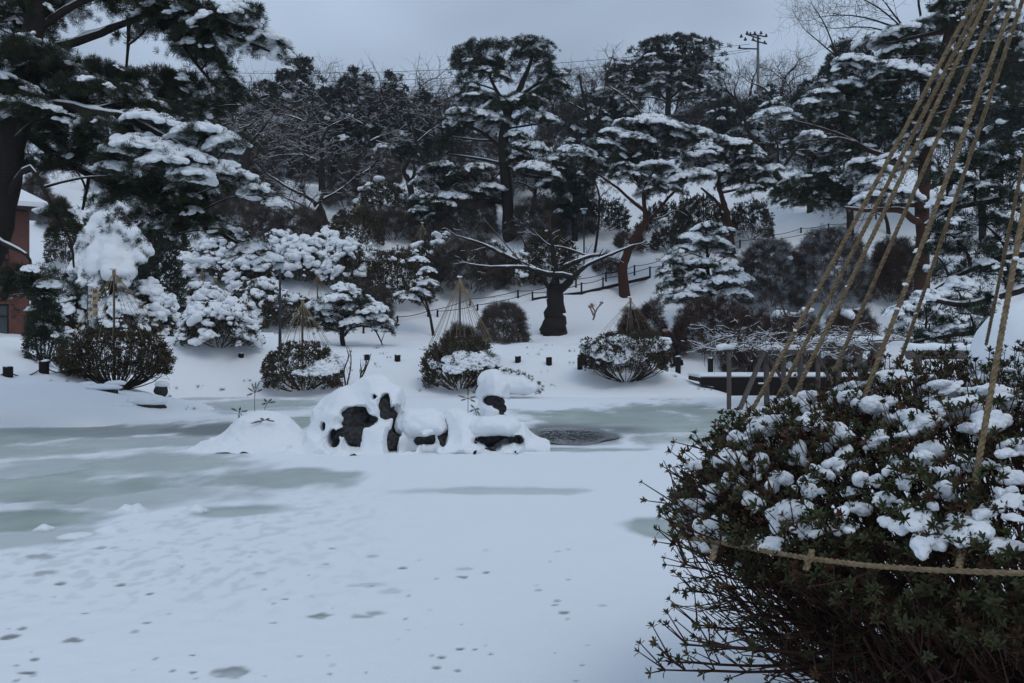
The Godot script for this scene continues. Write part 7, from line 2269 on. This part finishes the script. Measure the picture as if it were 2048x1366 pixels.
	for q in [[1505, 819, 4.1], [1556, 793, 4.3], [1588, 792, 4.0], [1662, 757, 4.6], [1726, 800, 3.7], [1797, 732, 5.0], [1972, 690, 5.6], [1936, 1040, 2.8], [2230, 900, 3.0], [2500, 850, 3.4], [2700, 760, 4.2], [2500, 700, 5.2]]:
		var e := P(q[0], q[1], q[2])
		part(rs, "rope", twisted_rope(line_between(apex, e, 0.012, 0.014), 0.0106, 0.066).mesh(M.straw))
	# knot where the front rope is tied, and its tail to the girdle
	var k0 := P(1936, 1040, 2.8)
	var kb := MB.new()
	for i in 5:
		var a := TAU * i / 5.0
		var p := PackedVector3Array()
		for j in 9:
			var b := TAU * j / 8.0
			p.append(k0 + Vector3(-0.02 + cos(b) * 0.024 + 0.01 * cos(a), -0.03 + sin(b) * 0.022 + 0.01 * sin(a), 0.02 * cos(b + a)))
		_append(kb, twisted_rope(p, 0.008, 0.03))
	part(rs, "knot", kb.mesh(M.straw))
	var ring := PackedVector3Array()
	for i in 560:
		var az := TAU * i / 559.0
		ring.append(Vector3(BC.x + cos(az) * (BR + 0.04 + 0.05 * maxf(sin(az), 0.0)), 1.12 + 0.30 * maxf(sin(az), -0.2) + 0.012 * sin(az * 7.0), BC.z + sin(az) * (BR + 0.04 + 0.05 * maxf(sin(az), 0.0))))
	part(rs, "girdle_rope", twisted_rope(ring, 0.0102, 0.06).mesh(M.straw))
	for q in [[1936, 1055, 2.78, 1916, 1140, 2.62], [1625, 1100, 2.95, 1612, 1140, 2.93], [1430, 1095, 3.25, 1424, 1122, 3.22]]:
		part(rs, "tie", twisted_rope(line_between(P(q[0], q[1], q[2]), P(q[3], q[4], q[5]), 0.01), 0.011, 0.06).mesh(M.straw))
	# bits of snow clinging to the ropes
	var cl := Sc.new()
	for q in [[1505, 819, 4.1], [1588, 792, 4.0], [1726, 800, 3.7], [1936, 1040, 2.8], [1797, 732, 5.0]]:
		for k in 3:
			var p := apex.lerp(P(q[0], q[1], q[2]), rnd(0.35, 0.97)) + Vector3(rnd(-0.004, 0.004), 0.008, 0.006)
			cl.add(p, (Vector3.UP + rvec() * 0.3).normalized(), rnd(0, TAU), Vector3.ONE * rnd(0.012, 0.024), Color.WHITE)
	copies(rs, "snow", LIB.fine_lump2, cl)

func make_winter_grass() -> void:
	# dry stalks and twigs poking out of the snow of the bank
	var o := Node3D.new()
	o.name = "winter_grass"
	o.set_meta("kind", "stuff")
	o.set_meta("label", "dry stalks and fallen twigs poking out of the bank's snow")
	o.set_meta("category", "grass")
	add_child(o, true)
	var s := Sc.new()
	for i in 90:
		var x := rnd(-16.0, 9.0)
		var d := rnd(31.8, 44.0)
		if i % 9 == 0:
			x = rnd(-14.0, -8.5)
			d = rnd(21.0, 29.0)
		if pond_distance(x, d) < 0.15:
			continue
		var p := on_ground(x, d)
		for k in 3:
			s.add(p + Vector3(rnd(-0.25, 0.25), 0.02, rnd(-0.25, 0.25)), (Vector3.UP + rvec() * 0.8).normalized(), rnd(0, TAU), Vector3.ONE * rnd(0.05, 0.15), Color(0.10, 0.075, 0.055) * rnd(0.6, 1.3))
	copies(o, "stalks", LIB.twigs0, s)
